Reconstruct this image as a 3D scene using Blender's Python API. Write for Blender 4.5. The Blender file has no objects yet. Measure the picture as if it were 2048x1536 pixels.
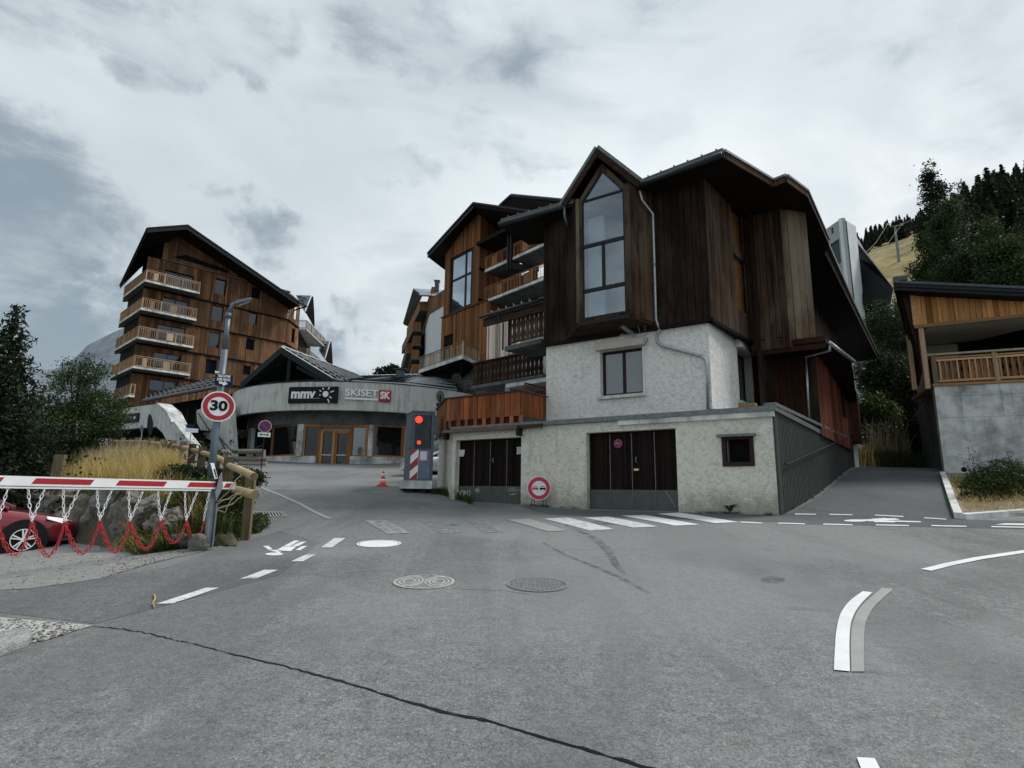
import bpy, bmesh, math, random
import numpy as np
from mathutils import Vector, Matrix
from mathutils.geometry import tessellate_polygon
random.seed(7); np.random.seed(7)
SC = bpy.context.scene
COL = SC.collection
# ---------------------------------------------------------------- camera
TH = math.radians(10.8); RO = 0.014; FPX = 1165.0; CAMZ = 1.65
C0 = Vector((0, 0, CAMZ))
F_ = Vector((0, math.cos(TH), math.sin(TH)))
U0 = Vector((0, -math.sin(TH), math.cos(TH)))
R0 = Vector((1, 0, 0))
R_ = R0*math.cos(RO) + U0*math.sin(RO)
U_ = U0*math.cos(RO) - R0*math.sin(RO)
cd = bpy.data.cameras.new("camera"); cam = bpy.data.objects.new("camera", cd); COL.objects.link(cam)
cd.sensor_width = 36; cd.lens = FPX/2048*36; cd.clip_start = 0.05; cd.clip_end = 9000
M = Matrix((R_, U_, -F_)).transposed().to_4x4(); M.translation = C0
cam.matrix_world = M
SC.camera = cam
SC.render.resolution_x = 1024; SC.render.resolution_y = 768
# ---------------------------------------------------------------- world
w = bpy.data.worlds.new("World"); SC.world = w; w.use_nodes = True
nt = w.node_tree; nt.nodes.clear()
def N(nt, t, **kw):
    n = nt.nodes.new(t)
    for k, v in kw.items():
        if k.startswith('i_'):
            key = k[2:]
            key = int(key) if key.isdigit() else key.replace('_', ' ')
            n.inputs[key].default_value = v
        else: setattr(n, k, v)
    return n
def Mth(nt, op, a, b=None, c=None, clamp=False):
    n = nt.nodes.new('ShaderNodeMath'); n.operation = op; n.use_clamp = clamp
    for i, v in enumerate((a, b, c)):
        if v is None: continue
        if isinstance(v, (int, float)): n.inputs[i].default_value = v
        else: nt.links.new(v, n.inputs[i])
    return n.outputs[0]
def MixC(nt, f, a, b, mode='MIX'):
    n = nt.nodes.new('ShaderNodeMix'); n.data_type = 'RGBA'; n.blend_type = mode; n.clamp_factor = True
    for i, v in ((0, f), (6, a), (7, b)):
        if isinstance(v, (int, float)): n.inputs[i].default_value = v
        elif isinstance(v, tuple): n.inputs[i].default_value = (*v[:3], 1)
        else: nt.links.new(v, n.inputs[i])
    return n.outputs[2]
def Smooth(nt, v, a, b):
    n = nt.nodes.new('ShaderNodeMapRange'); n.interpolation_type = 'SMOOTHSTEP'
    nt.links.new(v, n.inputs[0]); n.inputs[1].default_value = a; n.inputs[2].default_value = b
    return n.outputs[0]
SUN_EL, SUN_AZ = math.radians(52), math.radians(75)     # azimuth from +Y towards +X
sky = N(nt, 'ShaderNodeTexSky', sky_type='NISHITA', sun_disc=False, sun_elevation=SUN_EL, sun_rotation=SUN_AZ, air_density=1.2, dust_density=2.0)
tc = N(nt, 'ShaderNodeTexCoord')
sep = N(nt, 'ShaderNodeSeparateXYZ'); nt.links.new(tc.outputs['Generated'], sep.inputs[0])
X, Y, Z = sep.outputs
# flatten clouds: project the direction on a layer overhead
zz = Mth(nt, 'ADD', Mth(nt, 'MAXIMUM', Z, 0.0), 0.22)
cx = Mth(nt, 'DIVIDE', X, zz); cy = Mth(nt, 'DIVIDE', Y, zz)
cmb = N(nt, 'ShaderNodeCombineXYZ'); nt.links.new(cx, cmb.inputs[0]); nt.links.new(cy, cmb.inputs[1])
def fbm(scale, detail, rough, dist, off=(0, 0, 0), src=None):
    mp = N(nt, 'ShaderNodeMapping'); mp.inputs['Location'].default_value = off
    nt.links.new(src or cmb.outputs[0], mp.inputs[0])
    n = N(nt, 'ShaderNodeTexNoise', i_Scale=scale, i_Detail=detail, i_Roughness=rough, i_Distortion=dist)
    nt.links.new(mp.outputs[0], n.inputs['Vector']); return n.outputs[0]
broad = fbm(0.9, 3, 0.5, 0.3, (3.1, 0.4, 0))
fine = fbm(2.3, 8, 0.55, 0.35, (1.7, 5.2, 0.3))
dirn = fbm(5.5, 8, 0.58, 0.25, (0.35, 0.1, 2.3), tc.outputs['Generated'])
# cloud heaps: soft banks at fixed sky directions, their edges broken up by noise
wob = N(nt, 'ShaderNodeTexNoise', i_Scale=4.2, i_Detail=7.0, i_Roughness=.58); nt.links.new(tc.outputs['Generated'], wob.inputs['Vector'])
wv = N(nt, 'ShaderNodeVectorMath', operation='SUBTRACT'); nt.links.new(wob.outputs['Color'], wv.inputs[0]); wv.inputs[1].default_value = (.5, .5, .5)
ws = N(nt, 'ShaderNodeVectorMath', operation='SCALE'); nt.links.new(wv.outputs[0], ws.inputs[0]); ws.inputs['Scale'].default_value = .42
wd_ = N(nt, 'ShaderNodeVectorMath', operation='ADD'); nt.links.new(tc.outputs['Generated'], wd_.inputs[0]); nt.links.new(ws.outputs[0], wd_.inputs[1])
acc = None
for az, el, r0, st, sq in ((-47,17,17,1.0,1.3),(-40,9,15,1.0,1.6),(-58,22,17,.8,1.5),(-75,15,24,.9,1.5),(-31,12,9,.8,1.8),(-27,23,6.0,.72,1.8),(-33,26,5,.55,2.0),(-19,17,6.0,1.0,1.6),(-16,11,7.5,.85,1.3),(-36,20,5,.7,1.8),(-33,37,9,.75,2.2),(-52,38,14,.7,1.8),(-18,33,5,.6,2.4),(-8,42,14,.5,2.0),(14,44,13,.35,2.2),(2,33,7,.25,2.6),(33,40,14,.25,2.0),(-12,30,5,.3,2.2),(28,27,12,.22,2.4),(60,35,22,.4,2),(110,30,26,.6,1.6),(160,35,28,.6,1.6),(-120,30,28,.7,1.6),(-160,50,24,.5,1.4)):
    az, el = math.radians(az), math.radians(el); c_ = (math.sin(az)*math.cos(el), math.cos(az)*math.cos(el), math.sin(el)); tg = (math.cos(az), -math.sin(az), 0); nb_ = (-math.sin(az)*math.sin(el), -math.cos(az)*math.sin(el), math.cos(el)); R_r = math.sin(math.radians(r0))
    d_ = N(nt, 'ShaderNodeVectorMath', operation='SUBTRACT'); nt.links.new(wd_.outputs[0], d_.inputs[0]); d_.inputs[1].default_value = c_
    q = []
    for v_, k_ in ((tg, 1/R_r), (nb_, sq/R_r), (c_, 1/R_r)):
        dt = N(nt, 'ShaderNodeVectorMath', operation='DOT_PRODUCT'); nt.links.new(d_.outputs[0], dt.inputs[0]); dt.inputs[1].default_value = tuple(x*k_ for x in v_); q.append(Mth(nt, 'MULTIPLY', dt.outputs['Value'], dt.outputs['Value']))
    r2 = Mth(nt, 'ADD', Mth(nt, 'ADD', q[0], q[1]), q[2])
    mk = Mth(nt, 'MULTIPLY', Smooth(nt, Mth(nt, 'MULTIPLY', r2, -1.0), -1.25, -.25), st)
    acc = mk if acc is None else Mth(nt, 'MAXIMUM', acc, mk)
mps = N(nt, 'ShaderNodeMapping'); mps.inputs['Scale'].default_value = (1.0, 1.0, 2.4); nt.links.new(tc.outputs['Generated'], mps.inputs[0])
ns_ = N(nt, 'ShaderNodeTexNoise', i_Scale=4.6, i_Detail=9.0, i_Roughness=.60, i_Distortion=.35); nt.links.new(mps.outputs[0], ns_.inputs['Vector'])
nl_ = N(nt, 'ShaderNodeTexNoise', i_Scale=2.0, i_Detail=5.0, i_Roughness=.55, i_Distortion=.6); nt.links.new(mps.outputs[0], nl_.inputs['Vector'])
val = Mth(nt, 'ADD', Mth(nt, 'MULTIPLY', acc, .95), Mth(nt, 'MULTIPLY', Mth(nt, 'SUBTRACT', ns_.outputs[0], .5), 2.3))
inn = Smooth(nt, Mth(nt, 'ADD', Mth(nt, 'MULTIPLY', dirn, .5), Mth(nt, 'MULTIPLY', ns_.outputs[0], .5)), .60, .38)
dark = Mth(nt, 'MULTIPLY', Mth(nt, 'ADD', Mth(nt, 'MULTIPLY', Smooth(nt, val, .18, 1.05), .88), Mth(nt, 'MULTIPLY', acc, .12)), Mth(nt, 'SUBTRACT', 1.0, Mth(nt, 'MULTIPLY', inn, .68)))
soft = Smooth(nt, nl_.outputs[0], .44, .66)
veil = Smooth(nt, Mth(nt, 'ADD', Mth(nt, 'MULTIPLY', broad, 0.6), Mth(nt, 'MULTIPLY', fine, 0.4)), 0.40, 0.66)
glow = Smooth(nt, Mth(nt, 'ADD', Mth(nt, 'MULTIPLY', X, 0.45), Mth(nt, 'SUBTRACT', Mth(nt, 'MULTIPLY', Y, 0.55), Mth(nt, 'MULTIPLY', Z, 0.9))), -0.15, 0.62)
base = MixC(nt, glow, (4.2, 4.6, 4.7), (7.0, 7.0, 6.9))
base = MixC(nt, Mth(nt, 'MULTIPLY', Mth(nt, 'MAXIMUM', veil, soft), 0.85), base, (3.2, 3.55, 3.7))
col = MixC(nt, dark, base, (1.5, 1.85, 2.1))
col = MixC(nt, 0.9, sky.outputs[0], col)
bg = N(nt, 'ShaderNodeBackground', i_Strength=0.1); nt.links.new(col, bg.inputs[0])
out = N(nt, 'ShaderNodeOutputWorld'); nt.links.new(bg.outputs[0], out.inputs[0])
# ---------------------------------------------------------------- sun behind the cloud layer
sl = bpy.data.lights.new("sun", 'SUN'); sl.energy = 1.5; sl.angle = math.radians(16); sl.color = (1.0, 0.965, 0.92)
so = bpy.data.objects.new("sun", sl); COL.objects.link(so)
sd = Vector((math.sin(SUN_AZ)*math.cos(SUN_EL), math.cos(SUN_AZ)*math.cos(SUN_EL), math.sin(SUN_EL)))
so.rotation_euler = sd.to_track_quat('Z', 'Y').to_euler()
SC.view_settings.view_transform = 'Standard'; SC.view_settings.look = 'None'
SC.view_settings.exposure = 0.90; SC.view_settings.gamma = 1; SC.view_settings.use_curve_mapping = False
SC.render.engine = 'CYCLES'
# ---------------------------------------------------------------- helpers
def ray(px, py): return (F_*FPX + R_*(px-1024) - U_*(py-768)).normalized()
def at(px, py, Yd): d = ray(px, py); return C0 + d*(Yd/d.y)
def onz(px, py, z): d = ray(px, py); return C0 + d*((z-CAMZ)/d.z)
class Fr:
    """vertical plane: U runs along it, N points out of it"""
    def __init__(s, O, U, flip=False):
        s.O = Vector((O[0], O[1], 0)); s.U = Vector((U[0], U[1], 0)).normalized()
        s.N = Vector((s.U.y, -s.U.x, 0))*(-1 if flip else 1)
    def P(s, u, z, n=0.0): return s.O + s.U*u + s.N*n + Vector((0, 0, z))
    def uv(s, px, py, n=0.0):
        d = ray(px, py); o = s.O + s.N*n
        t = (o-C0).dot(s.N)/d.dot(s.N); p = C0 + d*t
        return (p-o).dot(s.U), p.z
    def u(s, px, py, n=0.0): return s.uv(px, py, n)[0]
    def z(s, px, py, n=0.0): return s.uv(px, py, n)[1]
class MB:
    def __init__(s): s.v = []; s.f = []; s.m = []
    def poly(s, pts, mi=0):
        b = len(s.v); s.v += [tuple(p) for p in pts]; s.f.append(tuple(range(b, b+len(pts)))); s.m.append(mi)
    def prism(s, pts, vec, mi=0):
        b = len(s.v); n = len(pts); vec = Vector(vec)
        s.v += [tuple(p) for p in pts] + [tuple(Vector(p)+vec) for p in pts]
        s.f.append(tuple(range(b+n-1, b-1, -1))); s.f.append(tuple(range(b+n, b+2*n)))
        for i in range(n):
            j = (i+1) % n; s.f.append((b+i, b+j, b+n+j, b+n+i))
        s.m += [mi]*(n+2)
    def box(s, c, ax, ay, az, mi=0):
        c = Vector(c); ax = Vector(ax); ay = Vector(ay); az = Vector(az)
        p = [c-ax-ay-az, c+ax-ay-az, c+ax+ay-az, c-ax+ay-az]
        s.prism(p, az*2, mi)
    def fbox(s, F, u0, u1, z0, z1, n0, n1, mi=0):
        s.prism([F.P(u0, z0, n0), F.P(u1, z0, n0), F.P(u1, z1, n0), F.P(u0, z1, n0)], F.N*(n1-n0), mi)
    def fpoly(s, F, uz, n0, n1, mi=0):
        s.prism([F.P(u, z, n0) for u, z in uz], F.N*(n1-n0), mi)
    def tube(s, pts, r, seg=8, mi=0, caps=True):
        pts = [Vector(p) for p in pts]; n = len(pts)
        rs = r if isinstance(r, (list, tuple)) else [r]*n
        b = len(s.v); up = Vector((0, 0, 1)); prev = None
        for i, p in enumerate(pts):
            t = (pts[min(i+1, n-1)]-pts[max(i-1, 0)]).normalized()
            a = prev if prev is not None else (up if abs(t.z) < .95 else Vector((1, 0, 0)))
            x = (a - t*a.dot(t)).normalized(); y = t.cross(x); prev = x
            for k in range(seg):
                an = 2*math.pi*k/seg; s.v.append(tuple(p + (x*math.cos(an)+y*math.sin(an))*rs[i]))
        for i in range(n-1):
            for k in range(seg):
                k2 = (k+1) % seg
                s.f.append((b+i*seg+k, b+i*seg+k2, b+(i+1)*seg+k2, b+(i+1)*seg+k)); s.m.append(mi)
        if caps:
            s.f.append(tuple(range(b+seg-1, b-1, -1))); s.m.append(mi)
            e = b+(n-1)*seg; s.f.append(tuple(range(e, e+seg))); s.m.append(mi)
    def disc(s, c, nrm, r, th, seg=32, mi=0, upv=(0, 0, 1)):
        c = Vector(c); nrm = Vector(nrm).normalized(); y = Vector(upv); y = (y-nrm*y.dot(nrm)).normalized(); x = y.cross(nrm)
        pts = [c + x*math.cos(2*math.pi*k/seg)*r + y*math.sin(2*math.pi*k/seg)*r for k in range(seg)]
        s.prism(pts, nrm*th, mi)
    def build(s, name, mats, parent=None, smooth=False, kind=None):
        me = bpy.data.meshes.new(name); me.from_pydata(s.v, [], s.f)
        mats = mats if isinstance(mats, (list, tuple)) else [mats]
        for m in mats: me.materials.append(m)
        if len(mats) > 1: me.polygons.foreach_set('material_index', s.m)
        me.update()
        bm = bmesh.new(); bm.from_mesh(me); bmesh.ops.recalc_face_normals(bm, faces=bm.faces); bm.to_mesh(me); bm.free()
        if smooth: me.polygons.foreach_set('use_smooth', [True]*len(me.polygons))
        return link(name, me, parent, kind)
def link(name, me, parent=None, kind=None):
    o = bpy.data.objects.new(name, me); COL.objects.link(o)
    if parent is not None:
        o.parent = parent; o.matrix_parent_inverse = Matrix.Translation(-parent_loc(parent))
    if kind: o['kind'] = kind
    return o
def parent_loc(p):
    l = Vector(p.location)
    return l if p.parent is None else l
def thing(name, label, cat, loc=(0, 0, 0), group=None):
    o = bpy.data.objects.new(name, None); COL.objects.link(o); o.location = loc; o.empty_display_size = .2
    o['label'] = label; o['category'] = cat
    if group: o['group'] = group
    return o
def tag(o, label, cat, group=None):
    o['label'] = label; o['category'] = cat
    if group: o['group'] = group
    return o
def nparr(name, v, f, mats, parent=None, kind=None, smooth=False, mi=None):
    me = bpy.data.meshes.new(name); v = np.asarray(v, dtype=np.float32); f = np.asarray(f, dtype=np.int32)
    me.vertices.add(len(v)); me.vertices.foreach_set('co', v.ravel())
    k = f.shape[1]; me.loops.add(f.size); me.loops.foreach_set('vertex_index', f.ravel())
    me.polygons.add(len(f)); me.polygons.foreach_set('loop_start', np.arange(0, f.size, k)); me.polygons.foreach_set('loop_total', np.full(len(f), k))
    for m in (mats if isinstance(mats, (list, tuple)) else [mats]): me.materials.append(m)
    if mi is not None: me.polygons.foreach_set('material_index', np.asarray(mi, dtype=np.int32))
    if smooth: me.polygons.foreach_set('use_smooth', np.ones(len(f), dtype=bool))
    me.update(calc_edges=True); me.validate()
    return link(name, me, parent, kind)
def wall(mbx, F, outer, holes, n0, n1, mi=0):
    """solid wall between offsets n0 (back) and n1 (front) with openings; outer/holes are (u,z) lists"""
    loops = [outer]+holes
    flat = [p for l in loops for p in l]
    tris = tessellate_polygon([[Vector((u, z, 0)) for u, z in l] for l in loops])
    b = len(mbx.v); n = len(flat)
    mbx.v += [tuple(F.P(u, z, n1)) for u, z in flat] + [tuple(F.P(u, z, n0)) for u, z in flat]
    for t in tris:
        mbx.f.append((b+t[0], b+t[1], b+t[2])); mbx.f.append((b+n+t[2], b+n+t[1], b+n+t[0])); mbx.m += [mi, mi]
    i0 = 0
    for l in loops:
        for i in range(len(l)):
            j = (i+1) % len(l); mbx.f.append((b+i0+i, b+i0+j, b+n+i0+j, b+n+i0+i)); mbx.m.append(mi)
        i0 += len(l)
def rect(u0, u1, z0, z1): return [(u0, z0), (u1, z0), (u1, z1), (u0, z1)]
def planks(F, u0, u1, bot, top, holes, w, n0, n1, mat, parent, name='board', join=False, gap=.014, jn=.009, joints=0.0, jz=0.0):
    """vertical boards; bot/top are numbers or functions of u; holes are (u0,u1,z0,z1)"""
    fb = bot if callable(bot) else (lambda u: bot); ft = top if callable(top) else (lambda u: top)
    cuts = sorted(set([u0, u1]+[max(u0, min(u1, x)) for h in holes for x in h[:2]]))
    J = MB(); k = 0
    for a, b in zip(cuts[:-1], cuts[1:]):
        if b-a < .01: continue
        n = max(1, round((b-a)/w)); ed = [a+(b-a)*i/n for i in range(n+1)]
        for i in range(1, n): ed[i] += random.uniform(-.18, .18)*w
        for x0, x1 in zip(ed[:-1], ed[1:]):
            xm = (x0+x1)/2; segs = [(0.0, 1.0)]
            zb, zt = fb(xm), ft(xm)
            if zt-zb < .02: continue
            iv = [(zb, zt)]
            for h in holes:
                if h[0]-1e-4 <= xm <= h[1]+1e-4:
                    nv = []
                    for s0, s1 in iv:
                        if h[3] <= s0 or h[2] >= s1: nv.append((s0, s1)); continue
                        if h[2] > s0: nv.append((s0, h[2]))
                        if h[3] < s1: nv.append((h[3], s1))
                    iv = nv
            for s0, s1 in iv:
                if s1-s0 < .02: continue
                parts = [(s0, s1)]
                if joints and random.random() < joints and s1-s0 > 1.2:
                    zc = random.uniform(s0+.4, s1-.4); parts = [(s0, zc-.004), (zc+.004, s1)]
                for q0, q1 in parts:
                    g = gap/2; e = random.uniform(-jn, jn)
                    def sl(fn, x, ref, q): return fn(x) if abs(q-ref) < 1e-6 else q
                    dz = random.uniform(0, jz) if (jz and abs(q0-zb) < 1e-6) else 0
                    pts = [(x0+g, sl(fb, x0, zb, q0)-dz), (x1-g, sl(fb, x1, zb, q0)-dz), (x1-g, sl(ft, x1, zt, q1)), (x0+g, sl(ft, x0, zt, q1))]
                    m = J if join else MB()
                    m.fpoly(F, pts, n0, n1+e)
                    if not join: m.build(name, mat, parent)
                    k += 1
    if join and J.v: return J.build(name, mat, parent, kind='stuff')
    return k
def text(s, size, F, u, z, n, mat, parent, name='lettering', ext=.004, align='CENTER', width=None, shear=0, bold=0.0, mir=1):
    c = bpy.data.curves.new('t', 'FONT'); c.body = s; c.size = size; c.align_x = align; c.align_y = 'CENTER'; c.extrude = ext; c.shear = shear; c.offset = bold
    o = bpy.data.objects.new('t', c); COL.objects.link(o)
    dg = bpy.context.evaluated_depsgraph_get(); dg.update()
    me = bpy.data.meshes.new_from_object(o.evaluated_get(dg)); bpy.data.objects.remove(o)
    sx = 1.0
    if width:
        xs = [v.co.x for v in me.vertices]; sx = width/(max(xs)-min(xs))
    for v in me.vertices:
        p = F.P(u+v.co.x*sx*mir, z+v.co.y, n+v.co.z); v.co = p
    me.materials.clear(); me.materials.append(mat)
    return link(name, me, parent)
# ---------------------------------------------------------------- materials
MATS = {}
def newmat(name):
    m = bpy.data.materials.new(name); m.use_nodes = True; t = m.node_tree
    b = t.nodes['Principled BSDF']; return m, t, b
def coords(t, scale=(1, 1, 1), loc=(0, 0, 0)):
    g = N(t, 'ShaderNodeNewGeometry'); mp = N(t, 'ShaderNodeMapping'); mp.inputs['Scale'].default_value = scale; mp.inputs['Location'].default_value = loc
    t.links.new(g.outputs['Position'], mp.inputs[0]); return mp.outputs[0]
def noise(t, vec, scale, detail=4, rough=.55, dist=0.0):
    n = N(t, 'ShaderNodeTexNoise', i_Scale=scale, i_Detail=detail, i_Roughness=rough, i_Distortion=dist)
    t.links.new(vec, n.inputs['Vector']); return n.outputs[0]
def ramp(t, v, stops):
    r = N(t, 'ShaderNodeValToRGB'); e = r.color_ramp.elements
    while len(e) < len(stops): e.new(0.5)
    for i, (p, c) in enumerate(stops):
        e[i].position = p; e[i].color = (*c, 1) if len(c) == 3 else c
    t.links.new(v, r.inputs[0]); return r.outputs[0]
def bump(t, b, h, strength=.3, dist=.02):
    n = N(t, 'ShaderNodeBump', i_Strength=strength, i_Distance=dist); t.links.new(h, n.inputs['Height']); t.links.new(n.outputs[0], b.inputs['Normal'])
def rnd(t):
    oi = N(t, 'ShaderNodeObjectInfo'); g = N(t, 'ShaderNodeNewGeometry')
    return Mth(t, 'FRACT', Mth(t, 'ADD', oi.outputs['Random'], g.outputs['Random Per Island']))
def plain(name, c, rough=.6, metal=0.0, var=.12, scale=6, bmp=0.0, spec=.5):
    m, t, b = newmat(name); v = coords(t); n = noise(t, v, scale, 5)
    lo = tuple(x*(1-var) for x in c); hi = tuple(min(1, x*(1+var)) for x in c)
    col = ramp(t, n, [(.3, lo), (.7, hi)]); t.links.new(col, b.inputs['Base Color'])
    b.inputs['Roughness'].default_value = rough; b.inputs['Metallic'].default_value = metal; b.inputs['Specular IOR Level'].default_value = spec if max(c) > .06 else min(spec, .18)
    if bmp: bump(t, b, noise(t, v, scale*6, 4), bmp, .01)
    MATS[name] = m; return m
def wood(name, dark, mid, light, gray=None, gf=0.0, rough=.75, horiz=False, sc=1.0, streak=None):
    m, t, b = newmat(name)
    v = coords(t, (14*sc, 14*sc, .7*sc) if not horiz else (.8, .8, 16)); r = rnd(t)
    off = N(t, 'ShaderNodeVectorMath', operation='ADD'); cb = N(t, 'ShaderNodeCombineXYZ')
    t.links.new(Mth(t, 'MULTIPLY', r, 31.0), cb.inputs[0]); t.links.new(Mth(t, 'MULTIPLY', r, 17.0), cb.inputs[2])
    t.links.new(v, off.inputs[0]); t.links.new(cb.outputs[0], off.inputs[1]); vo = off.outputs[0]
    g = noise(t, vo, 1.4, 7, .65, .6); g2 = noise(t, vo, 6, 3, .6)
    col = ramp(t, g, [(.30, dark), (.52, mid), (.72, light)])
    tone = Mth(t, 'ADD', Mth(t, 'MULTIPLY', r, 1.15), .45)
    tn = N(t, 'ShaderNodeVectorMath', operation='SCALE'); t.links.new(col, tn.inputs[0]); t.links.new(tone, tn.inputs['Scale']); col = tn.outputs[0]
    if gray:
        big = noise(t, coords(t, (.9, .9, .35), (3, 1, 7)), 1.3, 5, .6)
        k = Mth(t, 'MULTIPLY', Smooth(t, Mth(t, 'ADD', big, Mth(t, 'MULTIPLY', g2, .25)), .50, .78), gf)
        col = MixC(t, k, col, gray)
    if streak:
        st = noise(t, coords(t, (2.2, 2.2, .22), (5, 9, 2)), 1.5, 4, .6)
        col = MixC(t, Mth(t, 'MULTIPLY', Smooth(t, st, .54, .68), .85), col, streak)
    t.links.new(col, b.inputs['Base Color']); b.inputs['Roughness'].default_value = rough; b.inputs['Specular IOR Level'].default_value = .12
    bump(t, b, g2, .35, .006)
    MATS[name] = m; return m
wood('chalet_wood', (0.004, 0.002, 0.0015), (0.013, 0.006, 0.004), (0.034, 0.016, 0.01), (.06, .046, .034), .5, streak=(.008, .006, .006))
wood('chalet_wood_pale', (0.05, 0.03, 0.018), (0.11, 0.072, 0.042), (0.18, 0.13, 0.082), (.20, .165, .125), .7)  # paler copy of the boards; light on the side pilaster put into the colour
wood('chalet_wood_side', (0.018, 0.009, 0.006), (0.05, 0.026, 0.016), (0.1, 0.058, 0.036), (.12, .092, .064), .7, streak=(.012, .008, .007))  # lighter copy of the front boards: side faces' brighter light is in the colour
wood('annex_wood', (0.0165, 0.0044, 0.0028), (0.0341, 0.0094, 0.0055), (0.0484, 0.0154, 0.0094), (.05, .03, .02), .35)
wood('annex_wood_red', (0.06, 0.0168, 0.0088), (0.1, 0.0296, 0.0144), (0.132, 0.0448, 0.0224))
wood('fence_wood', (0.15, 0.042, 0.015), (0.27, 0.08, 0.028), (0.38, 0.13, 0.05), (.22, .13, .085), .5)
wood('larch', (.16, .070, .028), (.26, .115, .045), (.36, .17, .075), (.22, .15, .09), .5)
wood('larch_deep', (.10, .040, .014), (.20, .080, .028), (.29, .125, .05), (.14, .08, .045), .45)
wood('larch_gray', (.19, .155, .12), (.30, .25, .20), (.40, .34, .28))
wood('apart_wood', (0.075, 0.034, 0.015), (0.185, 0.09, 0.042), (0.3, 0.165, 0.085), (.085, .058, .040), .75)
wood('rail_wood', (.22, .155, .10), (.33, .245, .165), (.42, .33, .24))
wood('pale_cladding', (.42, .33, .28), (.60, .50, .44), (.72, .63, .57))
wood('balcony_dark', (0.0121, 0.0055, 0.0039), (0.0275, 0.0138, 0.0094), (0.0495, 0.0275, 0.0187))
wood('balcony_brown', (0.042, 0.0224, 0.0154), (0.084, 0.0476, 0.0336), (0.119, 0.0735, 0.0546))
wood('honey_wood', (.24, .105, .035), (.36, .17, .06), (.46, .24, .095))
wood('honey_trim', (.28, .16, .08), (.38, .23, .12), (.46, .3, .17), horiz=True)
wood('raw_wood', (.25, .16, .095), (.36, .245, .15), (.46, .33, .22))
wood('log_wood', (.20, .15, .075), (.33, .26, .14), (.44, .36, .21), (.2, .17, .12), .4, horiz=True, sc=1)
wood('post_pale', (.09, .07, .042), (.155, .125, .078), (.23, .19, .12))
wood('post_wood', (0.0525, 0.0406, 0.0224), (0.105, 0.084, 0.049), (0.161, 0.133, 0.084))
wood('gray_log', (.12, .105, .09), (.20, .18, .155), (.28, .25, .22), horiz=True)
wood('eave_wood', (0.0193, 0.011, 0.0072), (0.0413, 0.0248, 0.0165), (0.066, 0.044, 0.0303), horiz=True)
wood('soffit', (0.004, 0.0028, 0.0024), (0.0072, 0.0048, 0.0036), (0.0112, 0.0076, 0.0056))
wood('brown_trim', (.06, .038, .03), (.10, .068, .055), (.14, .10, .085), horiz=True)
wood('garage_brown', (0.0054, 0.0032, 0.0027), (0.0108, 0.0063, 0.0049), (0.018, 0.0113, 0.009))
plain('black_metal', (.012, .013, .015), .45, .3)
plain('charcoal', (.018, .022, .026), .5, .3)
plain('slate_metal', (.055, .068, .08), .45, .5, .2)
plain('roof_tile', (.085, .09, .095), .55, .2, .25, 3)
plain('roof_light', (.22, .235, .25), .5, .2, .2, 3)
plain('gutter_dark', (.035, .042, .045), .4, .6)
plain('zinc', (.34, .37, .39), .38, .8, .25, 9)
plain('zinc_dull', (.16, .175, .18), .5, .6, .3, 9)
plain('white_metal', (.78, .79, .80), .4, 0, .05)
plain('white_pvc', (.66, .65, .63), .4, 0, .06)
plain('roller_beige', (.50, .46, .40), .5, 0, .1)
plain('sign_red', (.36, .008, .014), .38, 0, .06)
plain('sign_red_bright', (.50, .02, .055), .4, 0, .06)
plain('sign_blue', (.012, .022, .16), .4, 0, .06)
plain('sign_navy', (.008, .014, .045), .4, 0, .06)
plain('sign_black', (.005, .006, .0065), .5, 0, .1)
plain('sign_white', (.76, .77, .80), .4, 0, .04)
plain('galv', (.23, .26, .30), .45, .5, .18, 5)
plain('galv_blue', (.12, .155, .20), .45, .4, .2, 5)
plain('cabinet', (.075, .10, .135), .5, .3, .22, 4)
plain('paper', (.60, .66, .78), .8, 0, .05)
plain('paper_white', (.62, .62, .62), .8, 0, .06)
plain('pink_frame', (.40, .16, .20), .6)
plain('cone_orange', (.75, .085, .02), .45, 0, .1)
plain('rubber', (.015, .015, .016), .8)
plain('cladding_metal', (.050, .057, .053), .5, .25, .16, 2.5)
plain('kick_plate', (.080, .086, .082), .55, .3, .16, 5)
plain('brass', (.55, .45, .25), .35, .9)
plain('interior', (.005, .0055, .006), .9)
plain('interior_gray', (.07, .075, .08), .9)
plain('curtain', (.46, .50, .53), .9, 0, .08, 2)
plain('orange_blind', (.17, .065, .01), .8, 0, .2, 5)
plain('window_brown', (.030, .012, .010), .5)
plain('cable', (.42, .38, .28), .5)
plain('chain_white', (.80, .80, .82), .4, 0, .04)
plain('chain_red', (.42, .025, .03), .45, 0, .15, 20)
plain('graffiti', (.62, .65, .68), .6)
plain('white_render', (.58, .62, .66), .8, 0, .05, 1.5)
plain('cream_render', (.40, .39, .35), .85, 0, .08, 2)
plain('light_render', (.33, .355, .36), .85, 0, .08, 2)
plain('pylon_gray', (.17, .185, .19), .5, .3)
plain('sofa', (.3, .3, .3))
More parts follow.
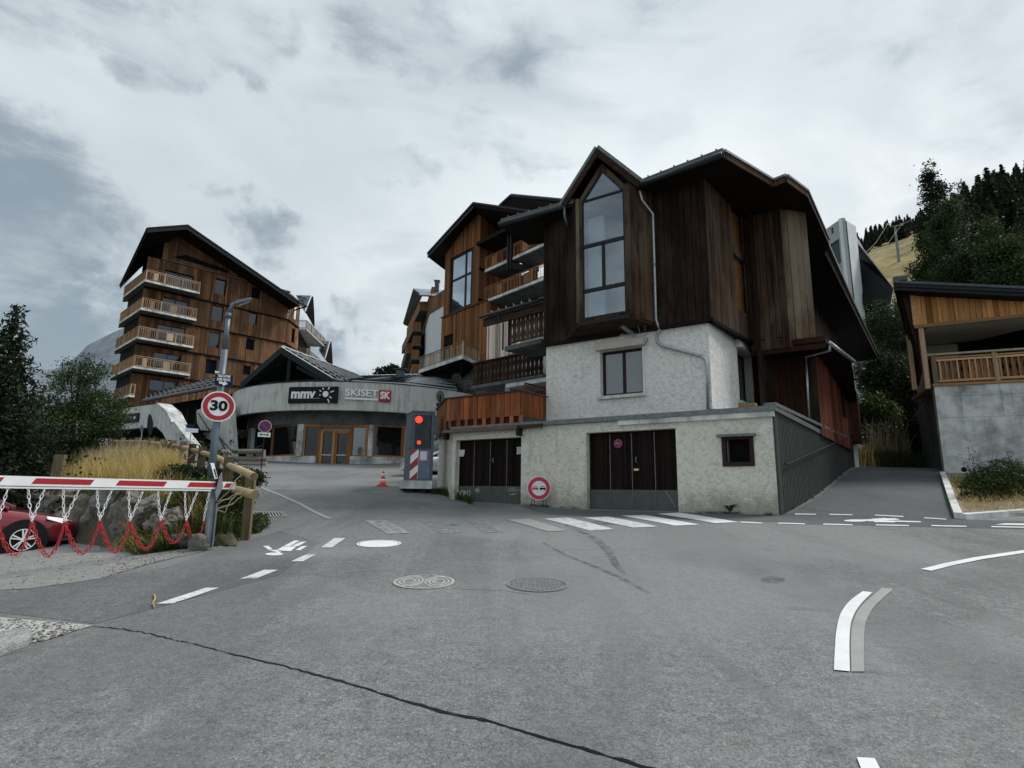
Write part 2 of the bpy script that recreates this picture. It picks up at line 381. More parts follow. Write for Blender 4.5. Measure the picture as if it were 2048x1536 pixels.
def glass(name, tint, refl, rough=.03):
    m, t, b = newmat(name); t.nodes.remove(b)
    d = N(t, 'ShaderNodeBsdfDiffuse', i_Color=(*tint, 1)); g = N(t, 'ShaderNodeBsdfGlossy', i_Color=(.86, .93, 1, 1), i_Roughness=rough)
    lw = N(t, 'ShaderNodeLayerWeight', i_Blend=.35)
    v = coords(t); n = noise(t, v, .7, 3); bp = N(t, 'ShaderNodeBump', i_Strength=.06, i_Distance=.05); t.links.new(n, bp.inputs['Height']); t.links.new(bp.outputs[0], g.inputs['Normal'])
    f = Mth(t, 'ADD', Mth(t, 'MULTIPLY', lw.outputs['Fresnel'], .55), refl, clamp=True)
    mx = N(t, 'ShaderNodeMixShader'); t.links.new(f, mx.inputs[0]); t.links.new(d.outputs[0], mx.inputs[1]); t.links.new(g.outputs[0], mx.inputs[2])
    t.links.new(mx.outputs[0], t.nodes['Material Output'].inputs[0]); MATS[name] = m; return m
glass('glass_dark', (.008, .009, .010), .02)
glass('glass_sky', (.006, .010, .018), .05)
glass('glass_bright', (.06, .07, .08), .50)
glass('glass_gray', (.09, .10, .10), .10)
def clearglass(name, refl):
    m, t, b = newmat(name); t.nodes.remove(b)
    d = N(t, 'ShaderNodeBsdfTransparent', i_Color=(.86, .90, .92, 1)); g = N(t, 'ShaderNodeBsdfGlossy', i_Color=(.9, .95, 1, 1), i_Roughness=.02)
    lw = N(t, 'ShaderNodeLayerWeight', i_Blend=.3); f = Mth(t, 'ADD', Mth(t, 'MULTIPLY', lw.outputs['Fresnel'], .6), refl, clamp=True)
    mx = N(t, 'ShaderNodeMixShader'); t.links.new(f, mx.inputs[0]); t.links.new(d.outputs[0], mx.inputs[1]); t.links.new(g.outputs[0], mx.inputs[2])
    t.links.new(mx.outputs[0], t.nodes['Material Output'].inputs[0]); MATS[name] = m
clearglass('glass_clear', .13)
def emit(name, c, s):
    m, t, b = newmat(name); b.inputs['Base Color'].default_value = (*c, 1); b.inputs['Emission Color'].default_value = (*c, 1); b.inputs['Emission Strength'].default_value = s; MATS[name] = m
emit('red_lamp', (1.0, .035, .008), 1.1)
def asphalt(name, c, spk=1.0, dark=(.05, .052, .055)):
    m, t, b = newmat(name); v = coords(t)
    g = Mth(t, 'ADD', Mth(t, 'MULTIPLY', noise(t, v, 95, 3, .7), .42), Mth(t, 'ADD', Mth(t, 'MULTIPLY', noise(t, v, 38, 4, .75), .38), Mth(t, 'MULTIPLY', noise(t, v, 9, 5, .7), .20))); vo = N(t, 'ShaderNodeTexVoronoi', i_Scale=70.0); t.links.new(v, vo.inputs['Vector'])
    big = noise(t, v, .35, 5, .6, .5); mid = noise(t, v, 2.2, 5, .65)
    lo = tuple(x*.40 for x in c); hi = tuple(min(1, x*1.75) for x in c)
    col = ramp(t, g, [(.40, lo), (.5, c), (.61, hi)])
    sp = Smooth(t, noise(t, coords(t, loc=(3, 2, 1)), 46, 3, .6), .60, .70)
    col = MixC(t, Mth(t, 'MULTIPLY', sp, .42*spk), col, (.50, .51, .50))
    pit = Smooth(t, vo.outputs['Distance'], .22, .05)
    col = MixC(t, Mth(t, 'MULTIPLY', pit, .55*spk), col, tuple(x*.3 for x in c))
    col = MixC(t, Mth(t, 'MULTIPLY', Smooth(t, big, .48, .72), .35), col, dark)
    col = MixC(t, Mth(t, 'MULTIPLY', Smooth(t, mid, .55, .8), .22), col, tuple(x*1.5 for x in c))
    lane = noise(t, coords(t, (.9, .16, 1), (2, 5, 0)), 1.1, 4, .5, .8); col = MixC(t, Mth(t, 'MULTIPLY', Smooth(t, lane, .48, .62), .42), col, tuple(x*.62 for x in c)); bl_ = noise(t, coords(t, (1, 1, 1), (7, 7, 0)), .16, 4, .55, .5); col = MixC(t, Mth(t, 'MULTIPLY', Smooth(t, bl_, .44, .58), .42), col, tuple(x*1.5 for x in c))
    st = noise(t, coords(t, (.5, 1.6, 1), (9, 3, 0)), 1.0, 6, .65, 1.2)
    col = MixC(t, Mth(t, 'MULTIPLY', Smooth(t, st, .60, .74), .4), col, dark)
    t.links.new(col, b.inputs['Base Color']); b.inputs['Roughness'].default_value = .85; b.inputs['Specular IOR Level'].default_value = .3
    hh = Mth(t, 'ADD', g, Mth(t, 'MULTIPLY', vo.outputs['Distance'], .8)); bump(t, b, hh, .55, .006)
    MATS[name] = m; return m
asphalt('asphalt', (.152, .156, .155))
asphalt('asphalt_new', (.082, .087, .091), .4, (.05, .052, .056))
asphalt('asphalt_patch', (.118, .122, .125), .6)
def stainmat():
    m, t, b = newmat('tyre_stain'); b.inputs['Base Color'].default_value = (.045, .047, .05, 1); b.inputs['Roughness'].default_value = .7
    v = coords(t); n = noise(t, v, 5, 6, .7); n2 = noise(t, v, 50, 3, .7); k = Mth(t, 'MULTIPLY', Smooth(t, Mth(t, 'ADD', Mth(t, 'MULTIPLY', n, .7), Mth(t, 'MULTIPLY', n2, .3)), .38, .66), .5)
    tr = N(t, 'ShaderNodeBsdfTransparent'); mx = N(t, 'ShaderNodeMixShader'); t.links.new(k, mx.inputs[0]); t.links.new(tr.outputs[0], mx.inputs[1]); t.links.new(b.outputs[0], mx.inputs[2]); t.links.new(mx.outputs[0], t.nodes['Material Output'].inputs[0]); MATS['tyre_stain'] = m
stainmat()
def paint(name, c, wear, sc=9):
    m, t, b = newmat(name); v = coords(t)
    n = noise(t, v, sc, 7, .75); n2 = noise(t, v, 80, 3, .7)
    k = Smooth(t, Mth(t, 'ADD', Mth(t, 'MULTIPLY', n, .6), Mth(t, 'MULTIPLY', n2, .4)), wear, wear+.10)
    col = ramp(t, noise(t, v, 3, 5, .6), [(.3, tuple(x*.82 for x in c)), (.7, c)]); t.links.new(col, b.inputs['Base Color']); b.inputs['Roughness'].default_value = .6
    bump(t, b, n2, .3, .004); tr = N(t, 'ShaderNodeBsdfTransparent'); mx = N(t, 'ShaderNodeMixShader'); t.links.new(k, mx.inputs[0]); t.links.new(tr.outputs[0], mx.inputs[1]); t.links.new(b.outputs[0], mx.inputs[2]); t.links.new(mx.outputs[0], t.nodes['Material Output'].inputs[0]); MATS[name] = m
paint('road_white', (.74, .75, .76), .26)
paint('road_worn', (.62, .63, .63), .38)
paint('road_ghost', (.33, .335, .335), .43)
paint('road_ghost2', (.29, .295, .295), .46)
paint('road_old', (.31, .31, .305), .33)
def stucco(name, c, bs=.9, dirt=.5):
    m, t, b = newmat(name); v = coords(t)
    a = noise(t, v, 9, 6, .62, .8); a2 = noise(t, v, 28, 4, .6, .4)
    big = noise(t, coords(t, (1, 1, .5)), .7, 5, .6)
    col = ramp(t, a, [(.25, tuple(x*.62 for x in c)), (.5, c), (.75, tuple(min(1, x*1.15) for x in c))])
    col = MixC(t, Mth(t, 'MULTIPLY', Smooth(t, big, .48, .75), dirt*.45), col, (.27, .255, .205))
    st = noise(t, coords(t, (3.2, 3.2, .35), (1, 4, 2)), 1.2, 5, .6)
    col = MixC(t, Mth(t, 'MULTIPLY', Smooth(t, st, .58, .72), dirt*.35), col, (.22, .215, .19))
    sx = N(t, 'ShaderNodeSeparateXYZ'); gq = N(t, 'ShaderNodeNewGeometry'); t.links.new(gq.outputs['Position'], sx.inputs[0]); spl = noise(t, coords(t, (1, 1, .8)), 2.6, 6, .7)
    lowz = Smooth(t, Mth(t, 'ADD', Mth(t, 'MULTIPLY', sx.outputs[2], -1.0), Mth(t, 'MULTIPLY', spl, 1.5)), -1.25, -.62)
    col = MixC(t, Mth(t, 'MULTIPLY', lowz, .62), col, (.25, .225, .17))
    t.links.new(col, b.inputs['Base Color']); b.inputs['Roughness'].default_value = .9
    h = Mth(t, 'ADD', a, Mth(t, 'MULTIPLY', a2, .5)); bump(t, b, h, bs, .05); MATS[name] = m
stucco('stucco', (.77, .76, .73), .9, .35)
stucco('stucco_low', (.73, .705, .625), 1.0, .7)
def concrete(name, c, vs=1.0):
    m, t, b = newmat(name)
    a = noise(t, coords(t, (3.4, 3.4, .10)), 1.6, 5, .6); bb = noise(t, coords(t, (8, 8, .3), (3, 3, 3)), 1.5, 3, .6); bl = noise(t, coords(t), 1.1, 6, .65)
    k = Mth(t, 'ADD', Mth(t, 'MULTIPLY', a, .5*vs), Mth(t, 'ADD', Mth(t, 'MULTIPLY', bb, .2*vs), Mth(t, 'MULTIPLY', bl, .8-.5*vs+.2)))
    col = ramp(t, k, [(.36, tuple(x*.42 for x in c)), (.5, c), (.62, tuple(min(1, x*1.5) for x in c))])
    st = Smooth(t, noise(t, coords(t, (1.6, 1.6, .25), (2, 7, 2)), 1.3, 5, .65), .52, .70)
    col = MixC(t, Mth(t, 'MULTIPLY', st, .5), col, (c[0]*.5, c[1]*.5, c[2]*.42))
    t.links.new(col, b.inputs['Base Color']); b.inputs['Roughness'].default_value = .85; bump(t, b, noise(t, coords(t), 14, 5), .25, .02); MATS[name] = m
concrete('concrete', (.33, .34, .325)); concrete('concrete_pale', (.46, .475, .46), .5); concrete('concrete_wall', (.42, .435, .435), .25); concrete('concrete_dark', (.075, .082, .085), .5)  # concrete_dark also puts the shade under slabs into the colour
plain('tower_concrete', (.34, .36, .37), .85, 0, .1, .8); plain('tower_pale', (.66, .70, .72), .9, 0, .1, .7)  # paler copy for the tower's right face: its light is put into the colour
def stone(name, c, sc=3):
    m, t, b = newmat(name); v = coords(t); a = noise(t, v, sc, 8, .7, .6); c2 = noise(t, v, sc*4, 5, .7)
    oi = rnd(t)
    col = ramp(t, a, [(.3, tuple(x*.35 for x in c)), (.5, c), (.72, tuple(min(1, x*1.6) for x in c))])
    col = MixC(t, Mth(t, 'MULTIPLY', oi, .35), col, (c[0]*1.2, c[1]*1.0, c[2]*.75))
    col = MixC(t, Mth(t, 'MULTIPLY', Smooth(t, c2, .58, .72), .5), col, (.20, .19, .14))
    t.links.new(col, b.inputs['Base Color']); b.inputs['Roughness'].default_value = .9
    bump(t, b, Mth(t, 'ADD', a, Mth(t, 'MULTIPLY', c2, .4)), 1.0, .09); MATS[name] = m
stone('boulder_rock', (.20, .195, .18), 4); stone('gravel_stone', (.34, .34, .325), 20); stone('ledge_stone', (.36, .38, .38), 6)
stone('green_slope', (.065, .08, .06), .02); stone('mountain_hazy_rock', (.15, .18, .22), .012)  # mountain rock tinted blue: distance haze put into its colour
def slate_wall():
    m, t, b = newmat('slate'); v = coords(t, (3, 3, 13)); vo = N(t, 'ShaderNodeTexVoronoi', i_Scale=1.3); t.links.new(v, vo.inputs['Vector'])
    vc = N(t, 'ShaderNodeTexVoronoi', feature='DISTANCE_TO_EDGE', i_Scale=1.3); t.links.new(v, vc.inputs['Vector'])
    sp = N(t, 'ShaderNodeSeparateColor'); t.links.new(vo.outputs['Color'], sp.inputs[0])
    col = ramp(t, sp.outputs[0], [(0, (.03, .032, .03)), (.6, (.08, .083, .078)), (1, (.19, .19, .17))])
    col = MixC(t, Smooth(t, vc.outputs[0], .06, .0), col, (.01, .01, .01)); t.links.new(col, b.inputs['Base Color']); b.inputs['Roughness'].default_value = .85
    bump(t, b, vc.outputs[0], .8, .05); MATS['slate'] = m
slate_wall()
def leafmat(name, cols, rough=.6, trans=.25):
    m, t, b = newmat(name); g = N(t, 'ShaderNodeNewGeometry'); n = noise(t, coords(t), 1.2, 3)
    k = Mth(t, 'ADD', Mth(t, 'MULTIPLY', g.outputs['Random Per Island'], .6), Mth(t, 'MULTIPLY', n, .5))
    col = ramp(t, k, [(.2+.6*i/(len(cols)-1), c) for i, c in enumerate(cols)])
    t.links.new(col, b.inputs['Base Color']); b.inputs['Roughness'].default_value = rough; b.inputs['Specular IOR Level'].default_value = .12
    tr = N(t, 'ShaderNodeBsdfTranslucent'); t.links.new(col, tr.inputs[0]); mx = N(t, 'ShaderNodeMixShader', i_0=trans)
    t.links.new(b.outputs[0], mx.inputs[1]); t.links.new(tr.outputs[0], mx.inputs[2]); t.links.new(mx.outputs[0], t.nodes['Material Output'].inputs[0]); MATS[name] = m
leafmat('leaf_green', [(.016, .030, .010), (.034, .058, .020), (.075, .108, .036)])
leafmat('leaf_dark', [(.007, .012, .006), (.016, .026, .012), (.034, .050, .022)])
leafmat('leaf_birch', [(.018, .034, .012), (.034, .058, .021), (.06, .09, .034)])
leafmat('leaf_blue', [(.012, .02, .014), (.028, .042, .026), (.05, .07, .04)])
leafmat('needles', [(.009, .015, .009), (.018, .029, .016), (.032, .047, .024)])
leafmat('needles_far', [(.018, .026, .014), (.030, .042, .022), (.048, .062, .03)])
leafmat('dry_grass', [(.30, .21, .07), (.50, .38, .13), (.66, .54, .25)], .8, .3)
leafmat('straw', [(.20, .16, .08), (.36, .29, .16), (.50, .43, .28)], .8, .2)
leafmat('grass_green', [(.028, .044, .013), (.055, .080, .022), (.10, .125, .035)])
leafmat('weed', [(.02, .04, .012), (.045, .075, .02), (.09, .12, .03)])
leafmat('plume', [(.20, .18, .10), (.32, .29, .18), (.42, .38, .25)], .8, .3)
plain('bark', (.045, .036, .028), .9, 0, .3, 8, .6)
def birchbark():
    m, t, b = newmat('birch_bark'); n = noise(t, coords(t, (3, 3, 9)), 2, 5, .7)
    t.links.new(ramp(t, n, [(.42, (.05, .045, .04)), (.5, (.30, .29, .27)), (.7, (.42, .41, .39))]), b.inputs['Base Color']); MATS['birch_bark'] = m
birchbark()
def earth(name, c1, c2, sc=3):
    m, t, b = newmat(name); v = coords(t); a = noise(t, v, sc, 7, .7, .4); f = noise(t, v, sc*14, 4, .7)
    t.links.new(ramp(t, Mth(t, 'ADD', Mth(t, 'MULTIPLY', a, .65), Mth(t, 'MULTIPLY', f, .35)), [(.36, c1), (.62, c2)]), b.inputs['Base Color'])
    b.inputs['Roughness'].default_value = .95; bump(t, b, f, .7, .03); MATS[name] = m
earth('soil', (.035, .03, .018), (.11, .095, .055)); earth('gravel_ground', (.19, .19, .183), (.30, .30, .29), 5); earth('pale_gravel', (.34, .34, .32), (.56, .56, .53), 6); earth('bed_soil', (.16, .12, .07), (.34, .28, .19), 4)
earth('meadow', (.05, .06, .018), (.10, .11, .035), .6)
m_ = MATS
# ================================================================ terrain
GC = [(-30,-10,-1.2),(30,-10,-.6),(0,-10,-.72),(0,-3,-.22),(0,0,0),(8,0,.0),(-8,0,-.1),(-16,0,-.5),(16,0,.1),
      (0,3.5,.26),(0,7,.525),(6,7,.55),(12,8,.68),(20,6,.7),(-4,7,.5),(-7,7.6,.42),(-12,7,.05),(-4.8,9.9,.70),(0,10.5,.79),(5,10.5,.86),(11,10.8,1.0),
      (-7.5,10.2,.50),(-10.8,12.8,.29),(-20,12,.0),(-28,20,.1),(-15,17,.2),(-9,12,.42),
      (6.45,14.1,1.27),(4.4,15.5,1.27),(2.1,17,1.27),(.3,18.2,1.36),(-2,19.8,1.44),(3,13,1.05),(0,14,1.08),(-4,13.5,1.0),
      (10.2,13.3,1.26),(8.3,13.7,1.26),(16,11,1.2),(30,8,1.25),(60,0,1.4),(12.5,14,1.4),
      (-3,20.6,1.78),(-5.3,24,2.0),(-8,30,2.6),(-11.6,38,3.42),(-20,38,3.5),(-2,38,3.7),(-11,60,5.6),(-30,50,4.6),(-45,60,4.6),(-3,24,2.1),(-9.9,22,1.95),(-6,17,1.33),
      (-16,27,2.3),(-22,33,2.9),(-35,35,1.5),(-60,40,-2),(-70,10,-4),
      (10.9,20,2.15),(13,18.8,2.12),(15.3,25.6,3.05),(17.6,24.5,3.0),(18,32,3.25),(22,40,3.6),(14,16.5,1.9),(18,17.5,2.0),(24,16,2.0),(40,30,4),
      (8,30,4),(0,60,7),(40,60,9),(-60,80,2)]
GA = np.array(GC, dtype=float); n_ = len(GA)
def _phi(r): return np.where(r > 1e-9, r*r*np.log(r+1e-9), 0)
_K = _phi(np.linalg.norm(GA[:, None, :2]-GA[None, :, :2], axis=2)) + np.eye(n_)*1.5
_P = np.c_[np.ones(n_), GA[:, :2]]
_S = np.linalg.solve(np.block([[_K, _P], [_P.T, np.zeros((3, 3))]]), np.r_[GA[:, 2], 0, 0, 0])
def gz(x, y):
    x = np.clip(np.atleast_1d(np.asarray(x, float)), -70, 60); y = np.clip(np.atleast_1d(np.asarray(y, float)), -12, 80)
    q = np.stack([x, y], -1); r = np.linalg.norm(q[:, None]-GA[None, :, :2], axis=2)
    return _phi(r)@_S[:n_] + _S[n_] + _S[n_+1]*x + _S[n_+2]*y
def g1(x, y): return float(gz(x, y)[0])
def gp(px, py, dz=0.0):
    d = ray(px, py); t = np.concatenate([np.linspace(1.2, 30, 240), np.linspace(30.3, 70, 120)])
    h = C0.z + d.z*t - gz(d.x*t, d.y*t) - dz
    i = np.argmax(h < 0)
    if h[i] >= 0: return at(px, py, 60)
    t0, t1 = t[max(i-1, 0)], t[i]
    for _ in range(18):
        tm = (t0+t1)/2
        if C0.z+d.z*tm-g1(d.x*tm, d.y*tm)-dz < 0: t1 = tm
        else: t0 = tm
    return C0 + d*t1
def onground(x, y, dz=0.0): return Vector((x, y, g1(x, y)+dz))
def grid_sheet(xs, ys, zf, name, mat, kind='structure'):
    XX, YY = np.meshgrid(xs, ys); zz_ = zf(XX.ravel(), YY.ravel()); v = np.c_[XX.ravel(), YY.ravel(), zz_]
    nx, ny = len(xs), len(ys); i = np.arange(nx*ny).reshape(ny, nx)
    f = np.stack([i[:-1, :-1], i[:-1, 1:], i[1:, 1:], i[1:, :-1]], -1).reshape(-1, 4)
    return nparr(name, v, f, mat, kind=kind, smooth=True)
xs = np.concatenate([np.linspace(-70, -24, 24, endpoint=False), np.linspace(-24, 24, 161), np.linspace(25, 60, 20)])
ys = np.concatenate([np.linspace(-12, -2, 8, endpoint=False), np.linspace(-2, 32, 121), np.linspace(33.5, 80, 24)])
def gzb(x, y):
    o = np.empty(len(x))
    for i in range(0, len(x), 6000): o[i:i+6000] = gz(x[i:i+6000], y[i:i+6000])
    return o
grid_sheet(xs, ys, gzb, 'road', m_['asphalt'])
# far land that carries on to the horizon all round
def farz(x, y):
    r = np.hypot(x, y); z = -8 - .004*r
    z = np.where(y > 60, z + np.clip(y-60, 0, 200)*.06, z)
    return z
lx = np.array([-6000,-3000,-1500,-800,-400,-200,-120,-60,0,60,120,200,400,800,1500,3000,6000.]); 
grid_sheet(lx, lx, farz, 'valley_ground', m_['meadow'])
# ---- patches laid on the road
def sheet(quads, name, mat, dz=.004, step=.25, kind='structure', parent=None):
    """quads: list of 4 corner points (x,y) -> one mesh draped on the road"""
    V = []; Fc = []
    for q in quads:
        q = [Vector((p[0], p[1])) for p in q]
        a = max((q[1]-q[0]).length, (q[2]-q[3]).length); b = max((q[3]-q[0]).length, (q[2]-q[1]).length)
        na = max(1, math.ceil(a/step)); nb = max(1, math.ceil(b/step)); b0 = len(V)
        pts = [(q[0]*(1-i/na)*(1-j/nb)+q[1]*(i/na)*(1-j/nb)+q[2]*(i/na)*(j/nb)+q[3]*(1-i/na)*(j/nb)) for j in range(nb+1) for i in range(na+1)]
        z = gz([p.x for p in pts], [p.y for p in pts])
        V += [(p.x, p.y, zz_+dz) for p, zz_ in zip(pts, z)]
        for j in range(nb):
            for i in range(na):
                c = b0+j*(na+1)+i; Fc.append((c, c+1, c+na+2, c+na+1))
    me = bpy.data.meshes.new(name); me.from_pydata(V, [], Fc); me.materials.append(mat); me.update()
    return link(name, me, parent, kind)
def pq(*pp): return [tuple(gp(x, y)[:2]) for x, y in pp]
def strip(pts, w):
    """a band of width w along plan points -> quads"""
    P = [Vector(p[:2]) for p in pts]; Q = []; L = []; Rr = []
    for i, p in enumerate(P):
        t = (P[min(i+1, len(P)-1)]-P[max(i-1, 0)]).normalized(); n = Vector((-t.y, t.x))
        ww = w[i] if isinstance(w, (list, tuple)) else w
        L.append(p+n*ww/2); Rr.append(p-n*ww/2)
    return [(L[i], L[i+1], Rr[i+1], Rr[i]) for i in range(len(P)-1)]
# newer, darker asphalt: the cycle lane strip along the houses, the ramp and the drive in front of the barrier
G0 = Vector((-1.97, 19.8)); UG = Vector((.829, -.559)).normalized()
sheet([[ (6.45+.05, 14.1), (10.25, 13.3), (17.75, 24.0), (15.4, 25.9)]], 'ramp_road', m_['asphalt_new'], .006)
sheet([pq((1040,1012),(1560,1031),(1560,1045),(1100,1030))], 'asphalt_strip', m_['asphalt_new'], .003)
sheet([pq((1560,1029),(2200,1046),(2200,1062),(1560,1048))], 'asphalt_strip', m_['asphalt_new'], .003)
sheet([pq((-260,1205),(190,1248),(330,1135),(60,1180)), pq((190,1248),(560,1150),(640,1085),(330,1135)), pq((330,1135),(640,1085),(560,1062),(420,1105))], 'asphalt_patch', m_['asphalt_patch'], .003)
# gravel verge in front of the barrier
sheet([pq((-300,1100),(60,1104),(60,1178),(-300,1200)), pq((60,1104),(230,1108),(200,1158),(60,1178)), pq((230,1108),(420,1098),(300,1128),(200,1158)), pq((420,1098),(500,1078),(440,1095),(300,1128))], 'gravel_verge', m_['gravel_ground'], .007)
sheet([pq((-320,1225),(0,1236),(0,1296),(-320,1330)), pq((0,1236),(100,1245),(90,1282),(0,1296)), pq((100,1245),(186,1252),(150,1262),(90,1282))], 'gravel_verge', m_['pale_gravel'], .007)
# the parking place beyond the barrier
sheet([pq((-600,1100),(200,1100),(200,1085),(-500,1040))], 'parking_ground', m_['gravel_ground'], .005)
# stones on the gravel
def octa(c, s):
    return [(c[0]+s[0], c[1], c[2]), (c[0]-s[0], c[1], c[2]), (c[0], c[1]+s[1], c[2]), (c[0], c[1]-s[1], c[2]), (c[0], c[1], c[2]+s[2]), (c[0], c[1], c[2]-s[2])]
OF = [(0,2,4),(2,1,4),(1,3,4),(3,0,4),(2,0,5),(1,2,5),(3,1,5),(0,3,5)]
def scatter_quads(name, quads, n, smin, smax, mat):
    V = []; Fc = []
    for _ in range(n):
        q = random.choice(quads); a, b = random.random(), random.random()
        p = [q[0][i]*(1-a)*(1-b)+q[1][i]*a*(1-b)+q[2][i]*a*b+q[3][i]*(1-a)*b for i in (0, 1)]
        s = smin+(smax-smin)*random.random()**3; b0 = len(V)
        V += octa((p[0], p[1], 0), (s*random.uniform(.7, 1.3), s*random.uniform(.7, 1.3), s*.6)); 
        zc = g1(*p)+s*.2+.008
        for k in range(b0, b0+6): V[k] = (V[k][0]+random.uniform(-.2, .2)*s, V[k][1]+random.uniform(-.2, .2)*s, V[k][2]+zc)
        Fc += [tuple(b0+j for j in t) for t in OF]
    return nparr(name, V, Fc, mat, kind='stuff')
scatter_quads('gravel', [pq((-100,1106),(230,1108),(200,1158),(-60,1195)), pq((230,1108),(430,1096),(310,1126),(200,1158)), pq((-40,1236),(180,1252),(100,1280),(-40,1300))], 2200, .004, .018, m_['gravel_stone'])
# ---- painted marks
W = m_['road_white']
def mark(name, quads, mat, label, dz=.010, grp=None):
    o = sheet(quads, name, mat, dz, .2); return o
zeb = [((592+0,1041),(651,1041),(815,1067),(732,1069),'road_ghost'),((800,1041),(868,1041),(962,1066),(895,1068),'road_ghost2'),((916,1041),(975,1041),(1050,1064),(985,1066),'road_ghost2'),
       ((1012,1040),(1058,1038),(1134,1062),(1096,1064),'road_old'),((1086,1038),(1136,1036),(1228,1059),(1180,1062),'road_worn'),((1166,1036),(1216,1034),(1316,1054),(1266,1056),'road_worn'),
       ((1242,1032),(1290,1031),(1399,1050),(1350,1052),'road_white'),((1314,1028),(1360,1026),(1477,1045),(1430,1047),'road_white')]
zeb[0] = ((728,1041),(770,1041),(822,1067),(775,1069),'road_ghost'); zeb[1] = ((838,1041),(880,1041),(925,1066),(880,1068),'road_ghost2'); zeb[2] = ((930,1040),(966,1040),(1010,1065),(970,1067),'road_ghost2')
for a, b, c, d, mt in zeb: mark('crossing_stripe', [pq(a, b, c, d)], m_[mt], '')
for q in [((313,1209),(345,1209),(438,1177),(412,1177)), ((480,1159),(513,1158),(556,1141),(528,1141)), ((582,1124),(606,1124),(632,1110),(612,1110)), ((642,1096),(664,1096),(691,1077),(669,1077))]:
    mark('lane_dash', [pq(*q)], m_['road_worn'], '')
for q in [((1480,1046),(1482,1044),(1524,1046),(1524,1048)),((1556,1048),(1557,1046),(1610,1047.6),(1610,1049.6)),((1646,1050),(1647,1048),(1705,1049.6),(1705,1051.6)),((1752,1051.5),(1752,1049.5),(1818,1051),(1818,1053)),((1863,1053),(1863,1051),(1933,1052.6),(1933,1054.6)),((1983,1055),(1983,1053),(2060,1054.6),(2060,1056.6)),
          ((1590,1029.5),(1590,1028),(1632,1028.5),(1632,1030)),((1659,1030),(1659,1028.5),(1705,1029.6),(1705,1031)),((1750,1031.5),(1750,1030),(1807,1033),(1807,1034.6)),((1848,1037),(1848,1035.5),(1893,1038.5),(1893,1040))]:
    mark('lane_dash', [pq(*q)], W, '')
# curved edge lines
mark('curved_line', strip(pq((1852,1141),(1900,1129),(1960,1117),(2048,1104),(2140,1094),(2250,1086)), .13), W, '')
def smoothpx(pts, n=5):
    o = []
    for i in range(len(pts)-1):
        p0, p1, p2, p3 = pts[max(i-1, 0)], pts[i], pts[i+1], pts[min(i+2, len(pts)-1)]
        for k in range(n):
            t = k/n; o.append(tuple(.5*((2*p1[j])+(-p0[j]+p2[j])*t+(2*p0[j]-5*p1[j]+4*p2[j]-p3[j])*t*t+(-p0[j]+3*p1[j]-3*p2[j]+p3[j])*t**3) for j in (0, 1)))
    return o+[pts[-1]]
def edged(L, R_e): L = smoothpx(L); R_e = smoothpx(R_e); return [pq(L[i], L[i+1], R_e[i+1], R_e[i]) for i in range(len(L)-1)]
mark('curved_line', edged([(1668,1342),(1670,1300),(1673,1263),(1681,1230),(1699,1204),(1726,1184)], [(1700,1345),(1699,1300),(1700,1263),(1705,1238),(1719,1213),(1745,1186)]), W, '')
mark('faded_line', edged([(1703,1345),(1702,1300),(1703,1264),(1709,1238),(1724,1212),(1764,1177)], [(1729,1345),(1728,1300),(1729,1264),(1734,1240),(1750,1213),(1787,1179)]), m_['road_old'], '', .008)
mark('lane_dash', [pq((1714,1518),(1750,1520),(1790,1600),(1745,1600))], W, '')
mark('edge_line', strip(pq((660,1038),(600,1008),(560,990),(520,974),(498,964)), [.13, .12, .11, .10, .09]), m_['road_old'], '')
# pedestrian figure painted on the left
def figure(name, polys, mat):
    qs = []
    for p in polys:
        q = pq(*p); 
        if len(q) == 4: qs.append(q)
        else:
            cxy = (sum(a for a, _ in q)/len(q), sum(b for _, b in q)/len(q))
            qs += [(cxy, q[i], q[(i+1) % len(q)], cxy) for i in range(len(q))]
    return sheet(qs, name, mat, .010, .3)
def z7(*pp): return [(480+x/6.0235, 1040+y/6.0235) for x, y in pp]
def ell(cx_, cy_, rx, ry, n=20): return [(cx_+rx*math.cos(2*math.pi*i/n), cy_+ry*math.sin(2*math.pi*i/n)) for i in range(n)]
figure('painted_pedestrian', [z7((276,320),(345,318),(392,358),(350,370)), z7((525,320),(655,252),(722,255),(600,322)), z7((622,320),(735,268),(800,266),(700,322)), z7((665,370),(745,322),(810,320),(725,372)),
       z7((440,372),(515,325),(680,325),(610,382)), z7((350,372),(440,366),(480,392),(400,386)), z7((440,388),(495,388),(480,410),(430,410)), z7(*ell(413, 417, 108, 17))], m_['road_white'])
figure('painted_pedestrian', [ell(1712,1042,24,2.2), [(1722,1040),(1790,1037),(1800,1040),(1740,1043.5)], [(1735,1043),(1800,1042),(1842,1043.5),(1842,1045.5)], [(1742,1038.6),(1768,1036.6),(1776,1037.6),(1760,1040)], [(1748,1042),(1790,1042),(1790,1045.5),(1748,1045)]], m_['road_white'])
figure('painted_arrow', [[(1990,1050),(2010,1047.4),(2120,1049),(2120,1053)]], m_['road_white'])
# dark tyre and oil stains
def stain(pts, w, mat='tyre_stain'): return None
